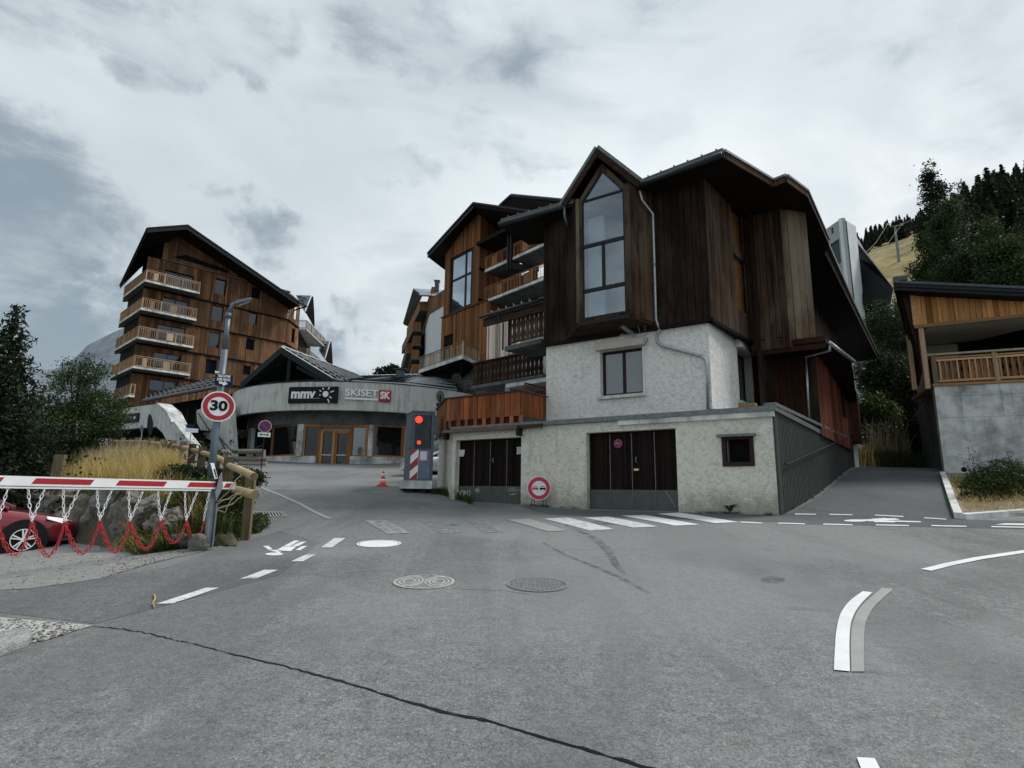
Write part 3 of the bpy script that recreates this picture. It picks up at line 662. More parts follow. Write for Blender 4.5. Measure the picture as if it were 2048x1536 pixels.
# crack running from the kerb to the bottom right
rc = random.Random(3); cp = [(186,1252),(240,1258),(300,1268),(345,1280),(370,1285),(420,1297),(480,1313),(560,1331),(640,1352),(700,1368),(800,1399),(900,1428),(990,1447),(1080,1474),(1180,1502),(1290,1535),(1420,1575)]
cw = [.012,.012,.012,.011,.010,.010,.015,.016,.018,.018,.020,.026,.020,.022,.022,.022,.02]
dense = []; dw = []
for i in range(len(cp)-1):
    for k in range(7):
        s = k/7; dense.append((cp[i][0]*(1-s)+cp[i+1][0]*s+rc.uniform(-2, 2), cp[i][1]*(1-s)+cp[i+1][1]*s+rc.uniform(-1.3, 1.3))); dw.append((cw[i]*(1-s)+cw[i+1]*s)*rc.uniform(.5, 1.6))
o = sheet(strip(pq(*dense), dw), 'road_crack', m_['sign_black'], .005, .2)
sheet(strip(pq((893,1424),(925,1432),(960,1436),(992,1446)), [.008, .010, .008, .006]), 'road_crack', m_['sign_black'], .005)
sheet(strip(pq((560,1150),(620,1146),(640,1150)), .006), 'road_crack', m_['charcoal'], .005)
sheet(strip(pq((905,1178),(960,1180),(1010,1182),(1060,1190)), .007), 'road_crack', m_['charcoal'], .005)
sheet(strip(pq((500,981),(600,981.5),(700,982),(800,981)), .03), 'road_joint', m_['charcoal'], .005)
# manholes
def cover(name, label, px, py, r, ringm, lidm, kind_):
    c = gp(px, py); t = thing(name, label, 'manhole cover', c); e = .15
    nx = (g1(c.x+e, c.y)-g1(c.x-e, c.y))/(2*e); ny = (g1(c.x, c.y+e)-g1(c.x, c.y-e))/(2*e); nr = Vector((-nx, -ny, 1)).normalized()
    xa = Vector((1, 0, nx)).normalized(); ya = nr.cross(xa)
    def pt(a, b, h): return c + xa*a + ya*b + nr*h
    mb = MB()
    for i in range(40):
        a0, a1 = 2*math.pi*i/40, 2*math.pi*(i+1)/40
        q = [pt(math.cos(a)*rr, math.sin(a)*rr, 0.004) for a, rr in ((a0, r-.03), (a1, r-.03), (a1, r), (a0, r))]
        mb.prism(q, nr*.008)
    mb.build('frame', ringm, t)
    mb = MB(); mb.prism([pt(math.cos(2*math.pi*i/40)*(r-.045), math.sin(2*math.pi*i/40)*(r-.045), .003) for i in range(40)], nr*.006); lid = mb.build('lid', lidm, t)
    mb = MB()
    if kind_ == 'grid':
        s = .05; k = int(r/s)
        for i in range(-k, k+1):
            for j in range(-k, k+1):
                if math.hypot(i*s, j*s) < r-.075: mb.box(pt(i*s, j*s, .011), xa*.017, ya*.017, nr*.003)
    elif kind_ == 'rings':
        for sx in (-1, 1):
            for rr in (.06, .11, .155):
                for i in range(24):
                    a0, a1 = 2*math.pi*i/24, 2*math.pi*(i+1)/24
                    mb.prism([pt(sx*.185+math.cos(a)*q, math.sin(a)*q*1.6, .009) for a, q in ((a0, rr), (a1, rr), (a1, rr+.022), (a0, rr+.022))], nr*.006)
            for sy in (-1, 1): mb.box(pt(sx*.06, sy*.17, .012), (xa*.5*sx+ya*.9*sy)*.13, (xa*.9-ya*.5*sx*sy)*.01, nr*.004)
        mb.box(pt(0, -r+.03, .012), xa*.07, ya*.012, nr*.004); mb.box(pt(0, r-.03, .012), xa*.07, ya*.012, nr*.004)
    if mb.v: mb.build('relief', ringm, lid)
    return t
plain('iron', (.21, .21, .215), .55, .3, .25, 20); plain('iron_pale', (.38, .375, .36), .6, .1, .25, 18)
cover('manhole_cover', 'round cast iron manhole cover with two ringed halves, left of the square-studded one', 848, 1164.5, .38, m_['iron_pale'], m_['iron'], 'rings')
cover('manhole_cover', 'dark studded round manhole cover sunk in the road, right of the ringed one', 1075, 1170, .38, m_['iron'], m_['iron'], 'grid')
cover('manhole_cover', 'round manhole cover painted solid white before the zebra crossing', 758, 1088, .375, m_['road_white'], m_['road_white'], 'plain')
# storm drain grate at left
t = thing('drain_grate', 'white edged slotted drain grate in the road beside the log fence', 'drain grate', gp(535, 1030))
a, b, c, d = [gp(*p) for p in ((500,1025),(566,1026),(572,1034),(505,1036))]
fr = MB(); sl_ = MB()
def lerp(p, q, s): return p*(1-s)+q*s
for i in range(11):
    s0, s1 = i/11, (i+.4)/11
    p = [lerp(a, b, s0), lerp(a, b, s1), lerp(d, c, s1), lerp(d, c, s0)]; fr.prism([q+Vector((0, 0, .016)) for q in p], (0, 0, .008))
fr.build('grate_bars', m_['iron_pale'], t); sl_.prism([q+Vector((0, 0, .003)) for q in (a, b, c, d)], (0, 0, .011)); sl_.build('sump', m_['interior'], t)
fr = MB()
for p, q in ((a, b), (b, c), (c, d), (d, a)): fr.tube([p+Vector((0, 0, .015)), q+Vector((0, 0, .015))], .018, 5)
fr.build('frame', m_['iron_pale'], t)
# twig on the road
mb = MB(); T_ = [gp(308,1192), gp(310,1200), gp(305,1210), gp(309,1219)]
mb.tube([p+Vector((0, 0, .02)) for p in T_], [.008, .009, .008, .004], 5); mb.tube([T_[2]+Vector((0, 0, .02)), gp(314,1212)+Vector((0, 0, .03))], [.006, .002], 4); mb.tube([T_[1]+Vector((0, 0, .02)), gp(300,1215)+Vector((0, 0, .02))], [.005, .002], 4)
tag(mb.build('twig', m_['dry_grass']), 'short dry straw twig lying on the asphalt by the longest dash', 'twig')
# low broken kerb stone at the left edge
mb = MB(); P = [gp(-40,1293), gp(20,1282), gp(60,1275), gp(62,1290), gp(10,1312), gp(-40,1325)]
b0 = len(mb.v)
mb.prism([p+Vector((0, 0, -.03)) for p in P], (0, 0, .13))
o = mb.build('kerb_stone', m_['ledge_stone']); mod = o.modifiers.new('b', 'BEVEL'); mod.width = .04; mod.segments = 2
tag(o, 'rough pale block of kerb stone at the left edge of the road', 'kerb stone')
# kerbs at right: along the ramp and along the planted bed
def kerbrun(name, pts, w, h, mat, label):
    P = [Vector(p[:2]) for p in pts]; mb = MB(); t = thing(name, label, 'kerb', onground(*P[0]))
    for i in range(len(P)-1):
        L = (P[i+1]-P[i]).length; k = max(1, round(L/1.0)); d = (P[i+1]-P[i]).normalized(); n = Vector((-d.y, d.x))
        for j in range(k):
            p0 = P[i]+d*(L*j/k+.004); p1 = P[i]+d*(L*(j+1)/k-.004); mb = MB()
            q = [onground(*(p0-n*w/2), -.1), onground(*(p1-n*w/2), -.1), onground(*(p1+n*w/2), -.1), onground(*(p0+n*w/2), -.1)]
            mb.prism(q, (0, 0, h+.1)); o = mb.build('kerb_block', mat, t)
    return t
kerbrun('kerb', [gp(1918,1038), gp(1898,985), gp(1886,951)], .16, .14, m_['concrete_pale'], 'pale concrete kerb climbing along the right side of the ramp')
kerbrun('kerb', [gp(1926,1038.5), gp(2048,1029), gp(2250,1018)], .16, .12, m_['concrete_pale'], 'pale concrete kerb in front of the planted bed, along the road')
# planted bed behind the kerbs
def bedz(x, y): return gzb(x, y)
bx = [gp(1922,1035), gp(1900,985), gp(1891,955)]
k0 = Vector(gp(1924,1037)[:2]); k1 = Vector(gp(1891,952)[:2]); k2 = Vector(gp(2250,1017)[:2]); k3 = k2+Vector((1.5, 6))
V = []; Fc = []
for j in range(17):
    for i in range(17):
        s, t_ = i/16, j/16; p = k0*(1-s)*(1-t_)+k2*s*(1-t_)+k3*s*t_+k1*(1-s)*t_
        V.append((p.x, p.y, g1(p.x, p.y)+.06+.05*math.sin(5*s+3)*math.sin(4*t_)+random.uniform(0, .03)))
for j in range(16):
    for i in range(16): c = j*17+i; Fc.append((c, c+1, c+18, c+17))
nparr('planted_bed', V, Fc, m_['bed_soil'], kind='structure', smooth=True)
# ================================================================ main chalet
UL = (.829, -.559)
def lineframe(c, px0):      # facade parallel plane X+1.483Y=c with its origin where the ray px0 crosses it
    r = ray(px0, 900); k = r.x/r.y; Yd = c/(1.483+k); return Fr((k*Yd, Yd), (1.483, -1))
FG = lineframe(27.37, 905); FU = lineframe(29.9, 1092)
FS = Fr(FG.P(FG.u(1552, 940), 0)[:2], (.6, .8))             # metal clad ramp wall of the garage
FU_c = FU.u(1421, 740); FS1 = Fr(FU.P(FU_c, 0)[:2], (.6, .8))
house = thing('chalet', 'large dark timber chalet over a white roughcast base with two garages, centre of the street', 'house', (4, 17, 1.3))
zr = FG.z(1238, 842); zw = FU.z(1250, 661); ZE = 11.2
print('zr', zr, 'zw', zw, 'FG corner', FG.P(FG.u(1552,940),0), 'upper corner', FU.P(FU_c,0))
uG = FG.u(1552, 940)
# --- garage front wall with openings
d1 = (FG.u(910,940), FG.u(1042,940), .9, FG.z(1042,874)); d2 = (FG.u(1173,940), FG.u(1354,940), .9, FG.z(1262,861.0))
win = (FG.u(1447,905), FG.u(1506,905), FG.z(1476,931), FG.z(1476,874))
mb = MB()
o = MB(); outer = [(0, .6), (d1[0], .6), (d1[0], d1[3]), (d1[1], d1[3]), (d1[1], .6), (d2[0], .6), (d2[0], d2[3]), (d2[1], d2[3]), (d2[1], .6), (uG, .6), (uG, zr), (0, zr)]
wall(o, FG, outer, [rect(*win)], -.3, 0); o.build('wall', m_['stucco_low'], house, )
# left flank of the garage (chamfered end) and the core behind
gl = Vector((-2.75, 22.2)); FL = Fr(gl, Vector(FG.P(0, 0)[:2])-gl)
LL = (Vector(FG.P(0, 0)[:2])-gl).length
mb = MB(); mb.fbox(FL, 0, LL, .8, zr, -.25, 0); mb.build('wall', m_['stucco_low'], house)
mb = MB(); c_ = [FG.P(.05, 0, -.6), FG.P(uG-.05, 0, -.6), FS.P(12.5, 0, -.25), FS.P(12.5, 0, -.25)+Vector((-9, 6, 0)), Vector((gl.x+.2, gl.y, 0))]
mb.prism([Vector((p.x, p.y, .3)) for p in c_], (0, 0, zr-.3-.06)); mb.build('garage_core', m_['interior'], house)
mb = MB(); c2 = [FG.P(-.02, 0, .12), FG.P(uG+.10, 0, .12), FS.P(1.0, 0, .10), FS.P(12.5, 0, .06), FS.P(12.5, 0, .06)+Vector((-9.5, 6.5, 0)), Vector((gl.x-.05, gl.y+1, 0))]
mb.prism([Vector((p.x, p.y, zr+.005)) for p in c2], (0, 0, .13)); mb.build('roof_slab', m_['zinc_dull'], house)
mb = MB(); mb.fbox(FG, FG.u(1238,848), uG+.06, zr-.13, zr+.003, .003, .09); mb.build('ledge', m_['concrete_pale'], house)
mb = MB(); mb.fbox(FG, .0, FG.u(1090,850), zr-.06, zr+.05, .123, .17); mb.build('fascia', m_['brown_trim'], house)
for pxx in (897, 1042): 
    mb = MB(); mb.fbox(FG, FG.u(pxx,860)-.05, FG.u(pxx,860)+.06, zr-.28, zr-.02, .005, .22); mb.build('bracket', m_['black_metal'], house)
# --- garage doors
def garage_door(d, label):
    mb = MB(); zg = min(g1(*FG.P(u, 0)[:2]) for u in (d[0], (d[0]+d[1])/2, d[1]))-.05
    root = MB(); root.fbox(FG, d[0], d[1], zg, d[3], -.34, -.302); r = root.build('garage_door', m_['interior'], house); r['label'] = label
    wd = (d[1]-d[0])/4; zk = zg+.62
    for i in range(4):
        a, b = d[0]+i*wd, d[0]+(i+1)*wd; mb = MB(); nb = 8
        for k in range(nb):
            x0 = a+.02+(wd-.04)*k/nb; mb.fbox(FG, x0+.004, x0+(wd-.04)/nb-.004, zk+.003, d[3]-.03, -.25, -.20+random.uniform(-.006, .006))
        mb.fbox(FG, a+.004, b-.004, zg+.03, d[3]-.02, -.30, -.252)
        mb.build('door_leaf', m_['garage_brown'], r)
        mb = MB(); mb.fbox(FG, a+.012, b-.012, zg+.05, zk, -.249, -.19); mb.build('kick_plate', m_['kick_plate'], r)
        if i: mb = MB(); mb.fbox(FG, a-.008, a+.008, zg+.05, d[3]-.05, -.245, -.175); mb.build('door_edge', m_['zinc_dull'], r)
    mb = MB(); um = (d[0]+d[1])/2; mb.tube([FG.P(um+.14, zg+1.52, -.17), FG.P(um+.12, zg+1.44, -.14), FG.P(um+.14, zg+1.36, -.17)], .010, 6); mb.build('handle', m_['zinc'], r)
    mb = MB(); mb.fbox(FG, d[0]-.0, d[1], zg-.02, zg+.03, -.25, -.10); mb.build('threshold', m_['zinc_dull'], r)
    return r, zg
gd1, zg1 = garage_door(d1, 'dark four leaf garage door with graffiti on its metal foot, the left one')
gd2, zg2 = garage_door(d2, 'dark four leaf garage door with a round no parking sticker, the right one')
um = (d2[0]+d2[1])/2
mb = MB(); mb.fbox(FG, um+.06, um+.20, zg2+1.14, zg2+1.20, -.18, -.15); mb.build('lock', m_['brass'], gd2)
u_, z_ = FG.uv(1236, 887, -.17)
mb = MB(); mb.disc(FG.P(u_, z_, -.18), FG.N, .125, .012, 28); st_ = mb.build('no_parking_sticker', m_['sign_red_bright'], gd2)
mb = MB(); mb.disc(FG.P(u_, z_, -.166), FG.N, .10, .003, 28); mb.build('blue_field', m_['sign_blue'], st_)
mb = MB(); mb.box(FG.P(u_, z_, -.161), (FG.U*.7+Vector((0, 0, -.7)))*.10, (FG.U*.7+Vector((0, 0, .7)))*.014, FG.N*.001); mb.build('slash', m_['sign_red_bright'], st_)
text('STATIONNEMENT INTERDIT', .018, FG, u_, z_+.002, -.158, m_['sign_white'], st_, ext=.0004)
u_, z_ = FG.uv(921, 906, -.17); mb = MB(); mb.fpoly(FG, [(u_-.14, z_-.11), (u_+.12, z_-.12), (u_+.16, z_-.04), (u_+.17, z_+.11), (u_-.15, z_+.10)], -.185, -.175); mb.build('notice', m_['paper_white'], gd1)
for px0, px1, py0, py1 in ((1033,1042,895,907),):
    a, zb = FG.uv(px0, py1, -.17); b, zt = FG.uv(px1, py0, -.17); mb = MB()
    for i in range(3): mb.fbox(FG, a+(b-a)*(i/3)+.012, a+(b-a)*((i+1)/3)-.004, zb, zt, -.185, -.175)
    mb.fbox(FG, a, b, zb-.02, zb, -.185, -.174); mb.fbox(FG, a, b, zt, zt+.02, -.185, -.174); mb.build('vent_grille', m_['paper_white'], gd1)
# graffiti tags sprayed over the metal foot
def scrib(pts, r=.011):
    mb = MB()
    for st in pts: mb.tube([FG.P(*FG.uv(x, y, -.18), -.180) for x, y in st], r, 4)
    return mb
def z1(*pp): return [(800+x/4.042, 650+y/4.042) for x, y in pp]
gs = [z1((458,1370),(458,1345),(475,1340),(485,1365),(470,1390),(460,1375)), z1((492,1385),(492,1345),(505,1335),(515,1350),(513,1385)), z1((520,1340),(520,1400)), z1((520,1345),(535,1345),(530,1365),(522,1368)), z1((545,1345),(560,1335),(567,1355),(555,1395),(543,1390),(545,1345)), z1((455,1305),(460,1320))]
scrib(gs).build('graffiti', m_['graffiti'], gd1)
gs = [z1((600,1350),(612,1320),(622,1350)), z1((605,1335),(640,1335)), z1((635,1310),(630,1360)), z1((618,1325),(645,1350)), z1((640,1320),(612,1360))]
scrib(gs, .006).build('graffiti', m_['graffiti'], gd1)
gs = [z1((880,1315),(877,1345),(890,1345)), z1((897,1312),(897,1345)), z1((908,1312),(908,1345),(918,1345)), z1((925,1345),(925,1312),(940,1325),(926,1330),(942,1345)), z1((950,1345),(956,1325),(962,1345),(968,1325),(972,1345)), z1((885,1370),(940,1362)), z1((902,1373),(925,1370))]
scrib(gs, .006).build('graffiti', m_['graffiti'], gd1)
scrib([[(1329,983),(1333,985),(1340,996),(1346,1006),(1350,1014)]], .004).build('scratch', m_['graffiti'], gd2)
# --- small cellar window
def window(F, u0, u1, z0, z1, parent, fm, gm, fw=.07, n=0.0, rec=.12, mull=(), trans=(), name='window', label=None, sill=None, sash=0, curtain=None, back=True):
    r = MB()
    for a in ((u0, u1, z0, z0+fw), (u0, u1, z1-fw, z1), (u0, u0+fw, z0+fw, z1-fw), (u1-fw, u1, z0+fw, z1-fw)): r.fbox(F, *a, n-rec-.05, n-rec)
    for mu in mull: r.fbox(F, mu-fw*.55, mu+fw*.55, z0+fw, z1-fw, n-rec-.045, n-rec+.004)
    for tz in trans: r.fbox(F, u0+fw, u1-fw, tz-fw*.5, tz+fw*.5, n-rec-.045, n-rec+.002)
    o = r.build(name, m_[fm], parent)
    if label: o['label'] = label
    g = MB(); g.fbox(F, u0+fw*.5, u1-fw*.5, z0+fw*.5, z1-fw*.5, n-rec-.035, n-rec-.027); g.build('pane', m_[gm], o)
    if back: g = MB(); g.fbox(F, u0, u1, z0, z1, n-rec-.5, n-rec-.46); g.build('room', m_[curtain or 'interior'], o)
    if sill: g = MB(); g.fbox(F, u0-.08, u1+.08, z0-.07, z0-.003, n-rec-.05, n+.09); g.build('sill', m_[sill], o)
    return o
cw_ = MB(); fwid = .085
for a in ((win[0]-.03, win[1]+.03, win[2]-.02, win[2]+fwid), (win[0]-.03, win[1]+.03, win[3]-fwid*.7, win[3]), (win[0]-.03, win[0]+fwid*.8, win[2]+fwid, win[3]-fwid*.7), (win[1]-fwid*.8, win[1]+.03, win[2]+fwid, win[3]-fwid*.7)): cw_.fbox(FG, *a, -.10, .035)
cwn = cw_.build('window', m_['window_brown'], house); cwn['label'] = 'small square cellar window with a deep brown frame'
mb = MB(); mb.fbox(FG, win[0], win[1], win[2], win[3], -.28, -.27); mb.build('pane', m_['interior'], cwn)
mb = MB(); mb.fbox(FG, win[0]+.05, win[0]+.10, win[2]+.06, win[3]-.05, -.24, -.105); mb.build('reveal', m_['zinc_dull'], cwn)
mb = MB(); mb.fbox(FG, win[0]-.12, win[1]+.10, win[3]+.005, win[3]+.07, .003, .16); mb.build('lintel', m_['zinc_dull'], cwn)
# --- metal cladding on the ramp side: vertical ribs
LS = 14.4; ztop = zr+.12
def ramp_top(u): return ztop + .02*u
def ramp_bot(u): p = FS.P(u, 0); return g1(p.x, p.y)-.1
mb = MB(); mb.fpoly(FS, [(0, .8), (LS, 2.4), (LS, ramp_top(LS)), (0, ramp_top(0))], -.25, .0); mb.build('ramp_wall', m_['cladding_metal'], house)
mb = MB(); mb.fpoly(FS, [(-.005, .9), (.28, .9), (.28, ramp_top(.28)), (-.005, ramp_top(0))], .002, .05); mb.build('corner_sheet', m_['cladding_metal'], house)
u = .30
while u < LS-.1:
    mb = MB(); mb.fpoly(FS, [(u, ramp_bot(u)), (u+.125, ramp_bot(u)), (u+.10, ramp_top(u)-.02), (u+.025, ramp_top(u)-.02)] if False else [(u+.02, ramp_bot(u)), (u+.13, ramp_bot(u)), (u+.13, ramp_top(u)-.02), (u+.02, ramp_top(u)-.02)], .003, .035)
    mb.build('metal_rib', m_['cladding_metal'], house); u += .17
mb = MB(); mb.prism([FS.P(-.08, ramp_top(0)+.0, -.16), FS.P(LS, ramp_top(LS), -.16), FS.P(LS, ramp_top(LS), .12), FS.P(-.08, ramp_top(0), .12)], (0, 0, .09)); mb.build('coping', m_['zinc_dull'], house)
hr = MB(); ha = FS.P(*FS.uv(1573,929,.12), .12); hb = FS.P(*FS.uv(1704,871,.12), .12); hr.tube([ha, ha.lerp(hb, .5), hb], .022, 8)
for s in (.02, .35, .68, .96): p = ha.lerp(hb, s); hr.tube([p, p-FS.N*.10], .012, 6)
hr.build('handrail', m_['charcoal'], house)
mb = MB(); e0 = FS.P(LS, 0, 0); mb.box(Vector((e0.x+.12, e0.y+.1, 3.6)), (.09, 0, 0), (0, .12, 0), (0, 0, 1.25)); mb.build('end_post', m_['concrete_pale'], house)
mb = MB(); q = FG.P(uG-.55, zr+.14, .0); mb.box(q+Vector((0, 0, .04)), FG.U*.2, FG.N*.12, Vector((0, 0, .05))); mb.build('loose_slab', m_['honey_trim'], house)
# --- upper roughcast wall
uw = (FU.u(1201.5,750), FU.u(1286,740), FU.z(1244,789.5), FU.z(1244,697.5))
o = MB(); wall(o, FU, rect(0, FU_c, zr-.2, zw+.25), [rect(*uw)], -.3, 0); o.build('wall', m_['stucco'], house)
LU = FS1.u(1508, 760)
sw = (FS1.u(1475,760), FS1.u(1503,760), FS1.z(1488,806), FS1.z(1488,706))
o = MB(); wall(o, FS1, rect(0, LU, zr-.2, zw+.25), [rect(*sw)], -.3, 0); o.build('wall', m_['stucco'], house)
FL1 = Fr(FU.P(0, 0)[:2], (.6, .8), flip=True)
mb = MB(); mb.fbox(FL1, 0, 4.5, zr-.2, zw+.25, -.3, .0); mb.build('wall', m_['stucco'], house)
ww = window(FU, *uw, house, 'window_brown', 'glass_gray', .085, mull=((uw[0]+uw[1])/2+.02,), rec=.17, label='two leaf window with dark brown frame under a beige roller shutter box', curtain='interior_gray')
mb = MB(); mb.fbox(FU, uw[0]-.12, uw[1]+.07, uw[2]-.10, uw[2]-.005, -.17, .10); mb.build('sill', m_['concrete_pale'], ww)
mb = MB(); mb.fpoly(FU, [(uw[0]-.12, uw[3]+.0), (uw[1]+.12, uw[3]+.0), (uw[1]+.12, uw[3]+.25), (uw[0]-.12, uw[3]+.25)], .003, .2); sb = mb.build('shutter_box', m_['roller_beige'], ww); md = sb.modifiers.new('b', 'BEVEL'); md.width = .03; md.segments = 2
for a in ((uw[0]-.07, uw[0]-.005), (uw[1]+.005, uw[1]+.06)): mb = MB(); mb.fbox(FU, a[0], a[1], uw[2], uw[3]-.003, -.10, .04); mb.build('shutter_rail', m_['white_pvc'], ww)
sw_ = window(FS1, *sw, house, 'window_brown', 'glass_gray', .07, rec=.22, label='narrow side window with white shutter box on the right flank', curtain='interior')
mb = MB(); mb.fbox(FS1, sw[0]-.10, sw[1]+.12, sw[2]-.10, sw[2]-.005, -.2, .12); mb.build('sill', m_['concrete_pale'], sw_)
mb = MB(); mb.fbox(FS1, sw[0]-.10, sw[1]+.14, sw[3]-.02, sw[3]+.24, .003, .2); sb = mb.build('shutter_box', m_['white_pvc'], sw_); md = sb.modifiers.new('b', 'BEVEL'); md.width = .03; md.segments = 2
for a in ((sw[0]-.06, sw[0]-.005), (sw[1]+.005, sw[1]+.05)): mb = MB(); mb.fbox(FS1, a[0], a[1], sw[2], sw[3]-.022, -.15, .04); mb.build('shutter_rail', m_['white_pvc'], sw_)
za_b = 6.42
# --- timber storey: plan corners
c0 = FU.P(-.05, 0, .12); c1 = FU.P(FU_c+.10, 0, .12); FA = Fr(c1[:2], (.66, .75))
L2 = FA.u(1495, 560); c2 = FA.P(L2, 0); FB = Fr(c2[:2], (1.483, -1)); L3 = FB.u(1571, 560); c3 = FB.P(L3, 0)
c4_ = onz(1613, 425, ZE); FC_ = Fr(c3[:2], (c4_.x-c3.x, c4_.y-c3.y)); L4 = FC_.u(1622, 560); c4 = FC_.P(L4, 0); print('c3c4', c3, c4_, c4, FC_.U)
FD = Fr((c4-Vector((.8, -.6, 0))*1.5)[:2], (.6, .8)); L5 = 17.0; c5 = FD.P(0, 0); c6 = FD.P(L5, 0)
back = [c6+Vector((-10, 6.7, 0)), c0+Vector((.6, .8, 0))*5]
core = [FU.P(0, 0, .03), FU.P(FU_c-.2, 0, .03), FA.P(.1, 0, -.30), FA.P(L2+.3, 0, -.30), FB.P(.35, 0, -.10), FB.P(L3-.05, 0, -.10), FC_.P(L4-.05, 0, -.10), FD.P(0, 0, -.05), FD.P(L5, 0, -.05)]+back
mb = MB(); mb.prism([Vector((p.x, p.y, zw+.02)) for p in core], (0, 0, ZE-zw-.03)); mb.build('timber_core', m_['interior'], house)
mb = MB(); low = [FU.P(.3, 0, -.35), FU.P(FU_c-.3, 0, -.35), FS1.P(LU, 0, -.35), FD.P(3, 0, -2), FD.P(L5, 0, -1)]+back
mb.prism([Vector((p.x, p.y, zr-.1)) for p in low], (0, 0, zw-zr+.1)); mb.build('base_core', m_['interior'], house)
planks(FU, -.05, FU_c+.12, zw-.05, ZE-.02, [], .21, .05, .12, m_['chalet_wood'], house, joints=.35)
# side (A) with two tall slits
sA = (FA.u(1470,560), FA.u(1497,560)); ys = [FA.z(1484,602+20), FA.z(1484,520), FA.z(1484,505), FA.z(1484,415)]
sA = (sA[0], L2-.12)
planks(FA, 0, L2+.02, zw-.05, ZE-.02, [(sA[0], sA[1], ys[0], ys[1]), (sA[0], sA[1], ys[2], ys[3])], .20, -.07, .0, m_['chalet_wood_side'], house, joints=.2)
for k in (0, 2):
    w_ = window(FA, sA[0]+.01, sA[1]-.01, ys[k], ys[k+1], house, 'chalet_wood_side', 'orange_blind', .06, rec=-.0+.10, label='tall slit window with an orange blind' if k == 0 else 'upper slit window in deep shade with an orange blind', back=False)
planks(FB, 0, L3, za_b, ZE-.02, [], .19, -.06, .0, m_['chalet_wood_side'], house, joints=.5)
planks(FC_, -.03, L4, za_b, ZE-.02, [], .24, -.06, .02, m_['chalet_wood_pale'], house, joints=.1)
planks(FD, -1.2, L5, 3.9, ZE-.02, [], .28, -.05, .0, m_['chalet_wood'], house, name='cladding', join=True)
# trim under the timber storey
mb = MB(); mb.fbox(FU, -.05, FU_c+.2, zw-.16, zw-.055, .0, .17); mb.build('base_beam', m_['soffit'], house)
mb = MB(); mb.fbox(FA, -.05, L2, zw-.16, zw-.055, -.10, .06); mb.build('base_beam', m_['soffit'], house)
mb = MB(); pts = [FU.P(FU_c-.1, zw-.06, -.2), c1+Vector((0, 0, zw-.06)), FA.P(L2, zw-.06, 0), FB.P(L3, zw-.06, 0), FC_.P(L4, zw-.06, 0), FD.P(0, zw-.06, -.3), FD.P(-2, zw-.06, -1.5)]
mb.prism(pts, (0, 0, .05)); mb.build('underside', m_['soffit'], house)
# --- eaves at one level; main roofs pitched behind them
E = [onz(1001,451,ZE), onz(1131,416,ZE)]; Rr_ = [onz(1281,374,ZE), onz(1446,312,ZE), onz(1546,371,ZE), onz(1572,361,ZE), onz(1613,391,ZE), onz(1656,487,ZE)]
Rr_ += [onz(1757,718,ZE)]; Se = onz(1649,501,ZE)
print('eaves', [tuple(round(c, 1) for c in p) for p in E+Rr_], 'corners', c1, c2, c3, c4)
bk = [Rr_[-1]+Vector((-14, 9.3, 0)), FU.P(-.2, ZE, -6), FU.P(-.2, ZE, -1.6), E[0]-FU.N*1.9]
mb = MB(); outl = [E[0], E[1], Rr_[0], Rr_[1], Rr_[2], Rr_[3], Rr_[4], Rr_[5], Se, Rr_[6]]+bk
mb.prism([p+Vector((0, 0, -.02)) for p in outl], (0, 0, .10)); mb.build('soffit', m_['soffit'], house)
def pitched(edge_a, edge_b, inward, rise, run, name, mat, th=.16, lift=.10):
    """roof plane rising inwards from an eave edge"""
    i = Vector(inward).normalized(); a, b = edge_a+Vector((0, 0, lift)), edge_b+Vector((0, 0, lift))
    mb = MB(); mb.prism([a, b, b+i*run+Vector((0, 0, rise)), a+i*run+Vector((0, 0, rise))], (0, 0, th)); return mb.build(name, mat, house)
inw = -FU.N; insd = -FS.N
pitched(E[0], E[1]+FU.U*.3, inw, 1.35, 4.5, 'roof', m_['roof_tile']); pitched(Rr_[0], Rr_[1], inw, 1.15, 4.2, 'roof', m_['roof_tile'])
pitched(Rr_[4]-Vector((.6, .8, 0))*.2, Rr_[6], insd, 2.1, 7.5, 'roof', m_['roof_tile'])
mb = MB(); ctr = FU.P(FU_c*.55, ZE+1.4, -5)
for a, b in ((Rr_[1], Rr_[2]), (Rr_[2], Rr_[3]), (Rr_[3], Rr_[4])):
    mb = MB(); mb.prism([a+Vector((0, 0, .1)), b+Vector((0, 0, .1)), ctr], (0, 0, .14)); mb.build('roof', m_['roof_tile'], house)
# fascias, rake boards, gutters
def board3(a, b, h, th, mat, name, up=0.0):
    d = (b-a).normalized(); n = Vector((d.y, -d.x, 0)).normalized(); mb = MB()
    mb.prism([a+Vector((0, 0, up)), b+Vector((0, 0, up)), b+Vector((0, 0, up+h)), a+Vector((0, 0, up+h))], n*th); return mb.build(name, mat, house)
for a, b in ((Rr_[1], Rr_[2]), (Rr_[2], Rr_[3]), (Rr_[3], Rr_[4]), (Rr_[4], Rr_[5])):
    board3(a, b, .17, .04, m_['chalet_wood_side'], 'rake_board', -.06); board3(a+Vector((0, 0, .0)), b, .07, .09, m_['zinc_dull'], 'metal_edge', .115)
board3(Se, Rr_[6], .09, .03, m_['brown_trim'], 'rake_board', -.16); board3(Se, Rr_[6], .12, .05, m_['eave_wood'], 'rake_board', -.06); board3(Se, Rr_[6], .10, .12, m_['charcoal'], 'metal_edge', .065)
